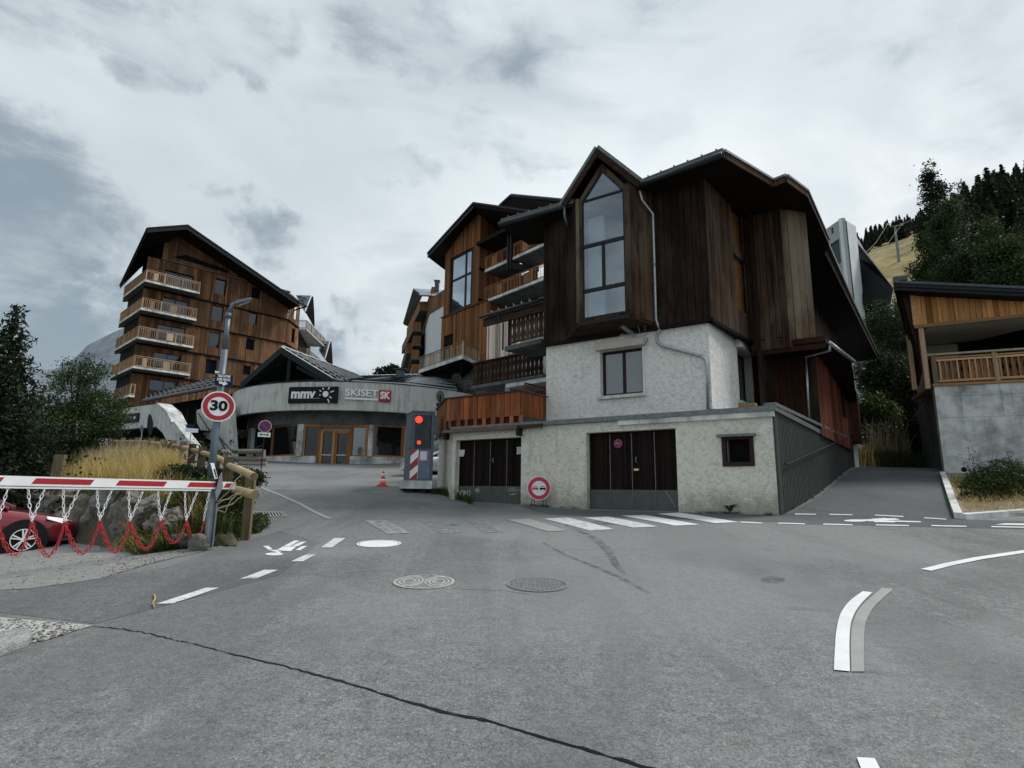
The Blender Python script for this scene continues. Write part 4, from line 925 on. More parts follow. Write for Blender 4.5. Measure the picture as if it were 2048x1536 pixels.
for a, b in ((E[0], E[1]), (Rr_[0], Rr_[1])):
    mb = MB(); mb.tube([a+FU.N*.09, b+FU.N*.09], .085, 10); mb.build('gutter', m_['gutter_dark'], house, smooth=True)
    board3(a, b, .2, .02, m_['soffit'], 'fascia', -.06)
    mb = MB(); L = (b-a).length; k = int(L/.42)
    for i in range(k):
        p = a.lerp(b, (i+.5)/k)+inw*.22+Vector((0, 0, .32)); mb.tube([p, p+FU.N*.10+Vector((0, 0, .05))], .03, 5); mb.tube([p+FU.U*.08, p+FU.U*.08+FU.N*.06+Vector((0, 0, .03))], .015, 4)
    mb.build('snow_hooks', m_['zinc_dull'], house, kind='stuff')
# --- bay with pointed gable
NB = .85
bL, bR = FU.u(1160,640,NB), FU.u(1254,622,NB); wL, wR = FU.u(1131,600,.12), FU.u(1311,640,.12)
bz0 = FU.z(1205,640,NB)
apex = FU.uv(1200,293,NB+.35); ftL = FU.uv(1134,404,.5); ftR = FU.uv(1278,363,.5)
print('bay', bL, bR, wL, wR, bz0, apex, ftL, ftR)
W_ = [FU.uv(x, y, NB) for x, y in ((1161,640),(1251.5,623),(1248,379),(1206,339),(1167,404))]
win_o = [(W_[0][0], W_[0][1]), (W_[1][0], W_[1][1]), (W_[1][0], W_[2][1]), (W_[3][0], W_[3][1]), (W_[0][0], W_[4][1])]
# straighten
xL = (W_[0][0]+W_[4][0])/2; xR = (W_[1][0]+W_[2][0])/2; zb = (W_[0][1]+W_[1][1])/2; zs = (W_[2][1]+W_[4][1])/2; xa, za = (xL+xR)/2, W_[3][1]
win_o = [(xL, zb), (xR, zb), (xR, zs), (xa, za), (xL, zs)]
bL = xL-.10; bR = xR+.10; ax_ = (bL+bR)/2
front = [(bL, zb-.10), (bR, zb-.10), (bR, zs+.10), (ax_, za+.26), (bL, zs+.10)]
o = MB(); wall(o, FU, front, [win_o], NB-.12, NB); o.build('bay_frame', m_['chalet_wood_side'], house)
for i in range(5):
    if i in (0,): continue
    a, b = win_o[i], win_o[(i+1) % 5]
pl = {'L': Fr(FU.P(wL, 0, .12)[:2], Vector(FU.P(bL, 0, NB)[:2])-Vector(FU.P(wL, 0, .12)[:2])), 'R': Fr(FU.P(bR, 0, NB)[:2], Vector(FU.P(wR, 0, .12)[:2])-Vector(FU.P(bR, 0, NB)[:2]))}
lenL = (FU.P(bL, 0, NB)-FU.P(wL, 0, .12)).length; lenR = (FU.P(wR, 0, .12)-FU.P(bR, 0, NB)).length
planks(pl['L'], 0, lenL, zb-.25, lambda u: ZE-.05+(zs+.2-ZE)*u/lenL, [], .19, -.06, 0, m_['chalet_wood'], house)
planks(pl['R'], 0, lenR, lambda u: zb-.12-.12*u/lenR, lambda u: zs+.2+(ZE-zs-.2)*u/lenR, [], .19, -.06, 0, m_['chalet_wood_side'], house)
mb = MB(); mb.fbox(FU, bR-.02, bR+.10, zb-.12, zs+.15, NB-.10, NB+.03); mb.build('corner_post', m_['chalet_wood_side'], house)
mb = MB(); mb.fbox(FU, bL-.10, bL+.02, zb-.12, zs+.15, NB-.10, NB+.03); mb.build('corner_post', m_['chalet_wood_pale'], house)
mb = MB(); B3 = [FU.P(bL, zb-.11, NB), FU.P(bR, zb-.11, NB), FU.P(wR, zb-.28, .10), FU.P(wL, zb-.28, .10)]; mb.prism(B3, (0, 0, -.08)); mb.build('bay_floor', m_['eave_wood'], house)
mb = MB(); mb.fbox(FU, bL-.02, bR+.02, zb-.20, zb-.105, NB-.1, NB+.04); mb.build('bay_sill', m_['charcoal'], house)
# interior of the bay seen through the glass
bw = MB(); fm = .035
def barline(x0, z0, x1, z1, w, n0=-.075, n1=-.02):
    a = FU.P(x0, z0, NB+n0); b = FU.P(x1, z1, NB+n0); d = (b-a).normalized(); s = d.cross(FU.N).normalized()*w; bw.prism([a-s, b-s, b+s, a+s], FU.N*(n1-n0))
for i in range(5): a, b = win_o[i], win_o[(i+1) % 5]; barline(*a, *b, .045)
zt1 = zs+.02; zt2 = FU.z(1206,484,NB); zt3 = FU.z(1206,575,NB); xm = FU.u(1206,530,NB)
barline(xL, zt1, xR, zt1, .035); barline(xL, zt2, xR, zt2, .06); barline(xL, zt3, xR, zt3, .06); barline(xm, zt3, xm, zt2, .05)
bwin = bw.build('bay_window', m_['charcoal'], house); bwin['label'] = 'tall pointed bay window in dark metal frame'
def pane(pts, mat):
    mb = MB(); mb.fpoly(FU, pts, NB-.055, NB-.048); mb.build('pane', m_[mat], bwin)
pane([(xL, zt1), (xR, zt1), (xR, zs), (xa, za), (xL, zs)] if zs > zt1+.01 else [(xL, zt1), (xR, zt1), (xa, za)], 'glass_clear')
pane(rect(xL, xR, zt2, zt1), 'glass_clear'); pane(rect(xL, xm, zt3, zt2), 'glass_clear'); pane(rect(xm, xR, zt3, zt2), 'glass_clear'); pane(rect(xL, xR, zb, zt3), 'glass_clear')
mb = MB(); mb.fbox(FU, xL+.02, xR, zb, za, -.02+.13, .16); mb.build('room', m_['interior_gray'], bwin)
mb = MB(); mb.fbox(FU, xL+.01, xL+(xR-xL)*.40, zb, zt1-.45, .30, .42); mb.build('curtain', m_['curtain'], bwin)
# bay roof: two thin slopes with rake boards
for s, ft in ((-1, ftL), (1, ftR)):
    A = FU.P(ax_, apex[1], NB+.36); B = FU.P(ft[0], ZE+.06, .55); Bk = FU.P(ft[0], ZE+.10, -1.6); Ak = FU.P(ax_, apex[1], -3.2)
    if s < 0: B = FU.P(min(ft[0], wL-.05), ZE+.02, .62)
    else: B = FU.P(max(ft[0], bR+.45), ZE+.10, .62)
    nrm = (B-A).cross(Ak-A).normalized(); nrm = nrm if nrm.z > 0 else -nrm
    mb = MB(); mb.prism([A, B, Bk, Ak], nrm*.10); mb.build('bay_roof', m_['zinc_dull'], house)
    d = (B-A).normalized(); dn = -nrm
    mb = MB(); mb.prism([A+dn*.003, B+dn*.003, B+dn*.20, A+dn*.20+d*.08], FU.N*-.05); mb.build('rake_board', m_['eave_wood'], house)
    mb = MB(); mb.prism([A+dn*.003-FU.N*.06, B+dn*.003-FU.N*.06, Bk+dn*.003, Ak+dn*.003], dn*.05); mb.build('bay_soffit', m_['soffit'], house)
# rainwater pipes
mb = MB(); dp = [FU.P(*FU.uv(x, y, n), n) for x, y, n in ((1280,382,.62),(1284,400,.55),(1306,428,.28),(1309,530,.22),(1312,640,.22),(1319,658,.12),(1313,672,.08),(1314,684,.08),(1324,692,.08),(1402,712,.08),(1412,720,.08),(1415,742,.08),(1416,818,.08))]
mb.tube(dp, .042, 8); mb.tube([FU.P(*FU.uv(x, y, .08), .08) for x, y in ((1413,820),(1480,821),(1536,822))], .04, 8); mb.build('downpipe', m_['zinc'], house, smooth=True)
mb = MB(); mb.tube([E[1]+FU.N*.09, E[1]+FU.N*.05+Vector((0, 0, -.35)), E[1]-FU.N*.2+Vector((0, 0, -.6))], .045, 8); mb.build('downpipe', m_['zinc_dull'], house, smooth=True)
for zc in (8.4,):
    mb = MB(); p = dp[3]; mb.tube([p+Vector((0, 0, -.05)), p+Vector((0, 0, .05))], .055, 8); mb.build('pipe_clip', m_['zinc_dull'], house)
# --- dark red annex between the side wall and the big eave
an0 = FS1.P(LU, 0, 0); FN = Fr(an0[:2], (1.483, -1)); LN = FN.u(1636, 770); an1 = FN.P(LN, 0); FO = Fr(an1[:2], (.6, .8)); LO = FO.u(1695, 800)
NO = 1.45; za0 = FN.z(1560, 696, NO)
print('annex', an0, an1, LO, za0)
mb = MB(); mb.prism([FN.P(0, zr, -.03), FN.P(LN-.03, zr, -.03), FO.P(LO, zr, -.03), FO.P(LO, zr, -.03)+Vector((-6, 4, 0)), FN.P(0, zr, -4)], (0, 0, za0-zr)); mb.build('annex_core', m_['interior'], house)
planks(FN, 0, FN.u(1612, 770), zr+.1, za0, [], .2, -.02, .0, m_['annex_wood'], house); planks(FN, FN.u(1613,770), LN, zr+.1, za0, [], .2, -.02, .03, m_['chalet_wood'], house)
so_ = (FO.u(1682,800), FO.u(1690,800), FO.z(1685,832), FO.z(1685,785))
planks(FO, 0, LO, zr-.05, za0, [so_], .2, -.02, .0, m_['annex_wood_red'], house)
window(FO, *so_, house, 'annex_wood', 'glass_dark', .04, rec=.05, back=False)
mb = MB(); mb.fbox(FN, FN.u(1578,820), FN.u(1611,820), zr+.1, zr+.55, .003, .02); mb.build('flashing', m_['cladding_metal'], house)
r0 = FN.P(FN.u(1500, 690, NO), za0, NO); r1 = FN.P(FN.u(1652, 690, NO), za0, NO); r2 = onz(1703, 724, za0); print('annexroof', r0, r1, r2, c3, za0); r3 = FO.P(LO+.5, za0-.75, .30)
mb = MB(); mb.prism([r0, r1, r2, FO.P(3.4, za0+.05, -3), FN.P(-.3, za0+.05, -2)], (0, 0, .06)); mb.prism([r2, r3, r3+Vector((-4, 3, .3)), r2+Vector((-4, 3, .3))], (0, 0, .06)); mb.build('annex_roof', m_['soffit'], house)
mb = MB(); mb.prism([r0+Vector((0, 0, .05)), r1+Vector((0, 0, .05)), r1+Vector((0, 0, .22)), r0+Vector((0, 0, .22))], FN.N*.04); mb.prism([r0+Vector((0, 0, -.16)), r1+Vector((0, 0, -.16)), r1+Vector((0, 0, .045)), r0+Vector((0, 0, .045))], FN.N*-.04); mb.build('annex_fascia', m_['annex_wood'], house)
mb = MB(); mb.prism([r1+Vector((0, 0, .07)), r2+Vector((0, 0, .07)), r3+Vector((0, 0, .07)), r3+Vector((0, 0, .12)), r2+Vector((0, 0, .12)), r1+Vector((0, 0, .12))], FO.N*-.4); mb.build('roof_edge', m_['charcoal'], house)
mb = MB(); mb.tube([r1+FO.N*.08+FO.U*.05, r2+FO.N*.08], .065, 10); mb.build('gutter', m_['zinc'], house, smooth=True)
mb = MB(); q0 = r1+FO.N*.06+FO.U*.2; q1 = FN.P(FN.u(1612,720,.1), FN.z(1612,716,.1), .1); mb.tube([q0, q0+Vector((0, 0, -.22)), q1+Vector((0, 0, .06)), q1, FN.P(FN.u(1617,830,.1), zr+.12, .1)], .042, 8); mb.build('downpipe', m_['zinc'], house, smooth=True)
# porch box at the far end
pb = FO.P(LO, 0, 0); FQ = Fr(pb[:2], (1.483, -1)); mb = MB(); mb.fbox(FQ, 0, FQ.u(1717,830), FQ.z(1705,884), FQ.z(1705,783), -1.2, 0); mb.build('porch', m_['annex_wood'], house)
mb = MB(); mb.fbox(FQ, FQ.u(1700,860), FQ.u(1707,860), FQ.z(1704,868), FQ.z(1704,838), .003, .03); mb.build('porch_opening', m_['brown_trim'], house)
# --- terrace fence of orange boards on the garage roof
ft = zr+.0; uT0 = FG.u(895, 832); uT1 = FG.u(1042, 815); zt_ = FG.z(970, 791); 
tf = thing('terrace_fence', 'orange brown close boarded fence round the terrace on the garage roof', 'fence', FG.P(uT0, zr, 0))
k = planks(FG, uT0, uT1, lambda u: zr+.36, zt_, [], .19, .02, .06, m_['fence_wood'], tf, jn=.012)
mb = MB()
u = uT0+.1
while u < uT1: mb.fbox(FG, u, u+random.uniform(.10, .17), zr+.12, zr+.37, .022, .062); u += .36
mb.build('board_ends', m_['fence_wood'], tf)
FT2 = Fr(FG.P(uT1, 0, .02)[:2], Vector(onz(1092,795,zt_)[:2])-Vector(FG.P(uT1, 0, .02)[:2]))
planks(FT2, 0, FT2.u(1091,820), zr+.35, zt_, [], .19, 0, .04, m_['fence_wood'], tf)
gtop = Vector(onz(875.5,821,zt_)[:2]); FT0 = Fr(gtop, Vector(FG.P(uT0, 0, .04)[:2])-gtop)
planks(FT0, 0, (Vector(FG.P(uT0, 0, .04)[:2])-gtop).length, zr-.05, zt_, [], .19, 0, .04, m_['larch_deep'], tf)
for F, a, b in ((FG, uT0, uT1), (FT2, 0, FT2.u(1091,820)), (FT0, 0, (Vector(FG.P(uT0, 0, .04)[:2])-gtop).length)):
    mb = MB(); mb.fbox(F, a-.03, b+.03, zt_+.003, zt_+.04, -.03, .10); mb.build('cap_rail', m_['brown_trim'], tf)
for F, a, b in ((FG, uT0, uT1), (FT0, 0, (Vector(FG.P(uT0, 0, .04)[:2])-gtop).length)): 
    mb = MB(); mb.fbox(F, a, b, zr-.07, zr+.03, .18 if F is FG else .05, .24 if F is FG else .1); mb.build('bottom_rail', m_['brown_trim'], tf)
mb = MB(); mb.fbox(FG, uT0, uT1, zr+.14, zt_-.05, -.08, .003); mb.build('backing_rails', m_['annex_wood'], tf)
# lattice trellis on the terrace
tl = thing('trellis', 'small dark red lattice trellis leaning at the roughcast wall above the terrace fence', 'trellis', onz(1080,790,zt_))
FT = FT2
a, b, zb_, zt2_ = FT.u(1050,770,-.25), FT.u(1090,770,-.25), zt_-.2, FT.z(1075,772,-.25)
mb = MB()
for i in range(-6, 16):
    for sgn in (1, -1):
        x0 = a+(b-a)*i/9; x1 = x0+sgn*(zt2_-zb_); pts = [(x0, zb_), (x1, zt2_)]
        s0 = max(0, ((a-x0)/(x1-x0)) if sgn > 0 else ((b-x0)/(x1-x0))); s1 = min(1, ((b-x0)/(x1-x0)) if sgn > 0 else ((a-x0)/(x1-x0)))
        if s1-s0 > .02: mb.tube([FT.P(x0+(x1-x0)*s0, zb_+(zt2_-zb_)*s0, -.25+.012*sgn), FT.P(x0+(x1-x0)*s1, zb_+(zt2_-zb_)*s1, -.25+.012*sgn)], .012, 4)
mb.build('lattice', m_['annex_wood_red'], tl); mb = MB()
for q in ((a, zb_, a, zt2_), (b, zb_, b, zt2_), (a, zt2_, b, zt2_)): mb.tube([FT.P(q[0], q[1], -.25), FT.P(q[2], q[3], -.25)], .022, 4)
mb.build('frame', m_['annex_wood_red'], tl)
# --- rear wing with two carved balconies
def carved(F, u0, u1, z0, z1, w, n, mat, parent, gap=.06):
    k = max(1, round((u1-u0)/w)); 
    for i in range(k):
        a = u0+(u1-u0)*i/k+gap*.2; b = u0+(u1-u0)*(i+1)/k-gap*.2; m = (a+b)/2; h = (b-a)/2; H = z1-z0
        prof = [(0, 1), (.12, .72), (.25, 1), (.42, .82), (.5, .60), (.58, .82), (.75, 1), (.88, .72), (1, 1)]
        mb = MB(); mb.fpoly(F, [(m+h*f, z0+H*s) for s, f in prof]+[(m-h*f, z0+H*s) for s, f in reversed(prof)], n-.03, n); mb.build('carved_board', mat, parent)
FW = Fr(at(1083, 730, 23.5)[:2], (-1.483, 1), flip=True); FW = Fr(at(945, 745, 26.2)[:2], Vector(at(1086,730,23.3)[:2])-Vector(at(945,745,26.2)[:2]))
LW = FW.u(1086, 740); zb_, zt2_ = FW.z(1010,760), FW.z(1010,716)
bal = MB(); bal.fbox(FW, 0, LW, zb_-.16, zb_-.02, -2.0, .02); bo = bal.build('balcony', m_['concrete_dark'], house); bo['label'] = 'lower balcony with very dark carved boards'
carved(FW, .02, LW, zb_, zt2_, .24, .0, m_['balcony_dark'], bo, .03); mb = MB(); mb.fbox(FW, -.03, LW, zt2_, zt2_+.07, -.08, .05); mb.fbox(FW, -.03, LW, zb_-.05, zb_+.02, -.10, -.04); mb.build('handrail', m_['balcony_dark'], bo)
FW2 = Fr(at(1016, 660, 22.6)[:2], Vector(at(1086,650,21.3)[:2])-Vector(at(1016,660,22.6)[:2])); LW2 = FW2.u(1086, 650); zb2, zt3_ = FW2.z(1050,680), FW2.z(1050,631)
mb = MB(); mb.fbox(FW2, -.05, LW2, zb2-.30, zb2-.12, -1.6, .12); bo2 = mb.build('balcony', m_['concrete_dark'], house); bo2['label'] = 'upper balcony with brown carved boards below a small tiled roof'
carved(FW2, .0, LW2, zb2-.02, zt3_, .22, .0, m_['balcony_brown'], bo2, .045); mb = MB(); mb.fbox(FW2, -.03, LW2, zt3_, zt3_+.06, -.08, .05); mb.fbox(FW2, 0, LW2, zb2+.05, zb2+.10, -.08, -.035); mb.build('handrail', m_['raw_wood'], bo2)
mb = MB(); mb.fbox(FW2, .0, .12, zb2-.3, FW2.z(1020,640)+.3, -.1, .0); mb.build('post', m_['balcony_dark'], bo2)
# small tiled roof over it
FW3 = Fr(at(967, 625, 23.2)[:2], Vector(at(1086,603,21.0)[:2])-Vector(at(967,625,23.2)[:2])); L3_ = FW3.u(1086, 605); ze3 = FW3.z(1030,618)
mb = MB(); mb.prism([FW3.P(0, ze3, .1), FW3.P(L3_, ze3, .1), FW3.P(L3_, ze3+.42, -1.2), FW3.P(0, ze3+.42, -1.2)], (0, 0, .10)); rf = mb.build('small_roof', m_['roof_tile'], house)
mb = MB(); mb.tube([FW3.P(-.05, ze3, .15), FW3.P(L3_, ze3, .15)], .07, 8); mb.tube([FW3.P(1.0, ze3, .15), FW3.P(1.0, ze3-.3, .12), FW3.P(1.15, ze3-.45, .0), FW3.P(1.15, zb2-.3, .0)], .035, 6); mb.build('gutter', m_['gutter_dark'], rf, smooth=True)
mb = MB(); mb.fbox(FW3, 0, L3_, ze3-.38, ze3-.04, -.1, .0); mb.build('beam', m_['eave_wood'], rf); mb = MB()
for i in range(6): p = FW3.P(.3+i*.42, ze3+.22, -.15); mb.tube([p, p+Vector((0, 0, .09))], .018, 5); mb.tube([p, p+FW3.U*.12], .014, 5)
mb.build('snow_hooks', m_['zinc'], rf)
# wall of the rear wing behind the balconies, its pillar and dark opening
mb = MB(); mb.prism([FW.P(LW-1.6, zr-.5, -1.9), FW.P(LW+.4, zr-.5, -1.9), FW.P(LW+.4, zr-.5, -6), FW.P(LW-1.6, zr-.5, -6)], (0, 0, zb2-.3-zr+.5)); mb.build('rear_wall', m_['pale_cladding'], house)
mb = MB(); mb.fbox(FW, FW.u(1009,820,-.3), FW.u(1019,820,-.3), zr-.6, zb_-.16, -.6, -.3); mb.build('pillar', m_['light_render'], house)
mb = MB(); mb.fbox(FW, FW.u(1014,770,-.1), LW+.3, zb_-.34, zb_-.165, -1.8, -.02); mb.build('beam', m_['concrete_pale'], house)
mb = MB(); mb.fbox(FW, FW.u(1019,820,-1.7), LW+.3, zr-.6, zb_-.16, -1.8, -1.6); mb.build('rear_wall', m_['concrete_dark'], house)
mb = MB(); mb.fbox(FW, -.6, FW.u(1012,820,-1.7), zr-.6, zb_-.17, -3.0, -2.6); mb.build('rear_opening', m_['interior'], house)
# TV antenna hanging at the bay
an = thing('tv_antenna', 'bent TV aerial fixed above the beige shutter box', 'antenna', FU.P(FU.u(1276,690,.4), FU.z(1276,690,.4), .4))
mb = MB(); A = FU.P(*FU.uv(1276,676,.6), .6); B = FU.P(*FU.uv(1243,653,1.1), 1.1); B2 = FU.P(*FU.uv(1240,671,1.1), 1.1); D_ = FU.P(*FU.uv(1296,668,.2), .2)
mb.tube([A, B], .008, 5); mb.tube([A, B2], .008, 5); mb.tube([D_, A, FU.P(*FU.uv(1284,668,.5), .5)], .012, 5); mb.tube([FU.P(*FU.uv(1276,652,.5), .5), FU.P(*FU.uv(1283,676,.4), .4)], .006, 4); mb.tube([FU.P(*FU.uv(1290,650,.4), .4), FU.P(*FU.uv(1290,672,.3), .3)], .006, 4)
for i in range(9):
    for b in (B, B2):
        p = A.lerp(b, .15+i*.1); mb.tube([p-Vector((.02, .02, .07)), p+Vector((.03, .03, .07))], .005, 4); mb.tube([p-FU.U*.08, p+FU.U*.08+Vector((0, 0, .03))], .005, 4)
mb.tube([FU.P(*FU.uv(1296,676,.2), .2), FU.P(*FU.uv(1294,683,.12), .12), FU.P(*FU.uv(1290,688,.2), .2)], .02, 5)
mb.build('aerial', m_['zinc'], an)
# ================================================================ railing helper
def railing(F, u0, u1, z0, h, parent, mat, bal=.16, post=1.9, n=0.0, panels=(), joinall=False, pw=.10, bw=.035):
    """posts, two rails and balusters between u0 and u1 standing on z0"""
    r = MB(); r.fbox(F, u0, u1, z0+h-.06, z0+h, n-.05, n+.05); r.fbox(F, u0, u1, z0+h-.20, z0+h-.15, n-.03, n+.02); r.fbox(F, u0, u1, z0+.08, z0+.14, n-.03, n+.02)
    ro = r.build('rail', m_[mat], parent)
    k = max(1, round((u1-u0)/post)); p = MB()
    for i in range(k+1): x = u0+(u1-u0-pw)*i/k; p.fbox(F, x, x+pw, z0, z0+h-.061, n-.05, n+.045)
    p.build('posts', m_[mat], parent, kind='stuff')
    b = MB(); x = u0+pw
    while x < u1-pw:
        if not any(a <= (x-u0)/(u1-u0) <= c for a, c in panels): b.fbox(F, x, x+bw, z0+.14, z0+h-.20, n-.018, n+.012)
        x += bal
    b.build('balusters', m_[mat], parent, kind='stuff')
    for a, c in panels:
        q = MB(); q.fbox(F, u0+(u1-u0)*a, u0+(u1-u0)*c, z0+.15, z0+h-.21, n-.02, n+.02); q.build('panel', m_[mat], parent)
def rise(o, z): return Vector((o.x, o.y, z))
# ================================================================ left apartment block
ab = thing('apartment_building', 'tall brown larch clad apartment block with stacked pale balconies, on the left', 'building', (-33, 62, 5))
Cn = at(286, 590, 57.0); FBal = Fr(Cn[:2], (.70, .713)); FSd = Fr(Cn[:2], (-.73, .683), flip=True)
FWl = Fr(FBal.P(0, 0, -1.7)[:2], (.70, .713)); uE = FWl.u(574, 640); uW0 = FWl.u(386, 620)
zf = [FBal.z(x, y) for x, y in ((289.5,563),(281,619),(270.5,677),(264,736))]
flh = (zf[0]-zf[3])/3; zf = [zf[0]-flh*i for i in range(5)]
print('apart', zf, flh, uW0, uE)
Kp, Ap, Rp = at(295,458,56), None, None
def onF(F, px, py, n): u, z = F.uv(px, py, n); return F.P(u, z, n)
OV = 1.2
Kp = onF(FBal, 295, 458, OV); Ap = onF(FBal, 375, 452, OV); Rp = onF(FBal, 599, 606, OV-.4)
Bp = at(240, 573, 63)
uA = (Ap-FBal.O).dot(FBal.U); zA = Ap.z; uR = (Rp-FBal.O).dot(FBal.U); uK = (Kp-FBal.O).dot(FBal.U)
def rooftop(u): return zA-.45-(u-uA)*(zA-Rp.z)/(uR-uA) if u > uA else zA-.45-(uA-u)*(zA-Kp.z)/(uA-uK)
zbase = 4.5
# body
dep = FSd.U*9; bd = [FWl.P(0.3, 0, -.1), FWl.P(uE, 0, -.1)]
FE = Fr(FWl.P(uE, 0)[:2], Vector(at(594,660,73)[:2])-Vector(FWl.P(uE, 0)[:2])); LE = FE.u(594, 660); FE2 = Fr(FE.P(LE, 0)[:2], (-.19, .98))
body = [FWl.P(.5, 0, -.4), FWl.P(uE, 0, -.4), FE.P(LE, 0, -.4), FE2.P(12, 0, -.3), FWl.P(.5, 0, -.4)+FSd.U*6]
mb = MB(); ztopw = min(rooftop(uE), zA-5)
mb.prism([rise(p, zbase) for p in body], (0, 0, rooftop(uE)-zbase-1.2)); mb.build('core', m_['interior'], ab)
mb = MB(); mb.fpoly(FWl, [(1.2, zf[0]-1), (uE, zf[0]-1), (uE, rooftop(uE)-.3), (uA, zA-.9), (1.2, rooftop(1.2)-.3)], -6, -.4); mb.build('core', m_['interior'], ab)
# windows by column and row (px,py of top left and bottom right)
wl = [((431,558),(449,590)),((425,611),(444,642)),((419,664),(437,695)),((412,718),(431,748)),
      ((504,575),(518,598)),((498,625),(512,648)),((493,677),(507,700)),((487,730),(500,750)), ((380,762),(392,777))]
holes = []
for (x0, y0), (x1, y1) in wl:
    a, zt_ = FWl.uv(x0, y0); b, z_ = FWl.uv(x1, y1); zt_ = FWl.z((x0+x1)/2, y0+1); z_ = FWl.z((x0+x1)/2, y1); holes.append((a, b, z_, zt_))
bw_ = [((328,542),(387,566)),((324,595),(377,617)),((314,648),(371,668)),((306,705),(362,728)),((298,759),(355,780))]
bh = []
for i, ((x0, y0), (x1, y1)) in enumerate(bw_):
    a = FWl.u(x0, (y0+y1)/2); b = FWl.u(x1, (y0+y1)/2); zt_ = zf[i]+2.35 if i < 4 else FWl.z(330,762); z_ = zf[i]+.28 if i < 4 else FWl.z(330,784); bh.append((a, b, z_, zt_))
seam = [zf[i]-.05 for i in range(4)]
zl = [zbase]+[s for s in reversed(seam)]+[None]
lv = [zf[3]-3.6, zf[3]-.1, zf[2]-.1, zf[1]-.1, zf[0]-.1]
gab = [(FWl.u(347,514), FWl.z(347,516)), (FWl.u(455,545), FWl.z(455,545))]
for i in range(len(lv)):
    z0 = lv[i]+.06; z1 = lv[i+1]-.06 if i+1 < len(lv) else zf[0]+3.3
    off = .05*(i)
    planks(FWl, .3, uE, z0, z1, [h for h in holes+bh], .26, -.04+off-.06, off, m_['apart_wood'], ab, name='cladding', join=True, gap=.02, jn=.012)
    mb = MB(); mb.fbox(FWl, .3, uE+.05, z0-.16, z0-.003, -.06, off+.07); mb.build('drip_board', m_['soffit'], ab)
    planks(FE, 0, LE, z0, z1, [(LE*.45, LE*.7, z0+.6, z1-.5)], .26, -.1+off, off, m_['apart_wood'], ab, name='cladding', join=True, gap=.02)
    mb = MB(); mb.fbox(FE, -.02, LE, z0-.16, z0-.003, -.06, off+.07); mb.build('drip_board', m_['soffit'], ab)
# gable boards with the dark loggia wedge
zg0 = zf[0]+3.3
planks(FWl, FWl.u(326,500), uE, zg0+.25, lambda u: min(rooftop(u)+.1, 99), [], .26, .10, .22, m_['apart_wood'], ab, name='cladding', join=True, gap=.02, jn=.012)
mb = MB(); mb.fbox(FWl, FWl.u(322,520), uE, zg0+.05, zg0+.24, -.05, .32); mb.build('drip_board', m_['brown_trim'], ab)
wd = [FWl.uv(347,514,.23), FWl.uv(372,510,.23), FWl.uv(457,541,.23), FWl.uv(455,546,.23)]; mb = MB(); mb.fpoly(FWl, wd, .23, .27); mb.build('loggia_shade', m_['interior'], ab)
def win_simple(F, h, parent, glassm, n, mull=False, fm='charcoal'):
    o = window(F, h[0], h[1], h[2], h[3], parent, fm, glassm, .06, n=n, rec=.06, mull=((h[0]+h[1])/2,) if mull else (), back=False)
for h in holes: win_simple(FWl, h, ab, 'glass_sky', .0)
for h in bh: win_simple(FWl, h, ab, 'glass_sky', .0, True)
# front and side balconies
uB1 = FBal.u(400, 580)
for i in range(5):
    z = zf[i]
    LS_ = FSd.u(243-5*i, 620+30*i) if i < 4 else 6; LS_ = max(5, min(LS_, 10.5))
    u1 = uB1 if i < 4 else FBal.u(268, 800)
    if i == 4: z = FBal.z(250, 793)
    slab_ = MB(); slab_.prism([FBal.P(0, z, 0), FBal.P(u1, z, 0), FBal.P(u1, z, -1.6), FWl.P(.3, z, -.05)+FSd.U*LS_, FSd.P(LS_, z, 0)], (0, 0, .24)); bo = slab_.build('balcony', m_['concrete_dark'], ab); ed_ = MB(); ed_.fbox(FBal, -.02, u1, z+.01, z+.235, .002, .05); ed_.fbox(FSd, .0, LS_, z+.01, z+.235, .002, .05); ed_.build('slab_edge', m_['concrete_pale'], bo)  # slab in dark concrete: underside shade put into its colour, edge left pale
    railing(FBal, .02, u1, z+.24, 1.12, bo, 'rail_wood', .17, 1.75, n=-.06, panels=((.14, .22), (.50, .62)) if i < 4 else ())
    p = MB(); p.fbox(FSd, .05, LS_, z+.30, z+1.30, -.08, -.04); p.build('side_panel', m_['larch'], bo); p = MB(); p.fbox(FSd, 0, LS_, z+1.31, z+1.37, -.12, .0)
    for k in range(6): p.fbox(FSd, LS_*k/5-.0, LS_*k/5+.1, z+.24, z+1.305, -.035, .01)
    p.build('side_rail', m_['rail_wood'], bo)
# roof
mb = MB(); A2 = Ap+FSd.U*15; R2 = Rp+FSd.U*15
mb.prism([Ap, Rp, R2, A2], (0, 0, -.35)); mb.prism([Kp, Ap, A2, Bp], (0, 0, -.30)); mb.build('roof', m_['soffit'], ab)
mb = MB(); 
for a, b in ((Ap, Rp), (Kp, Ap)): mb.prism([a+Vector((0, 0, .0)), b, b+Vector((0, 0, .16)), a+Vector((0, 0, .16))], FBal.N*.10); mb.prism([a+Vector((0, 0, -.4)), b+Vector((0, 0, -.4)), b+Vector((0, 0, -.02)), a+Vector((0, 0, -.02))], FBal.N*.05)
mb.build('rake_board', m_['charcoal'], ab); mb = MB(); mb.prism([Kp, Bp, Bp+Vector((0, 0, .14)), Kp+Vector((0, 0, .14))], FSd.N*.1); mb.tube([Rp, Rp+Vector((.5, 1.2, 0)), R2], .1, 6); mb.build('roof_edge', m_['charcoal'], ab)
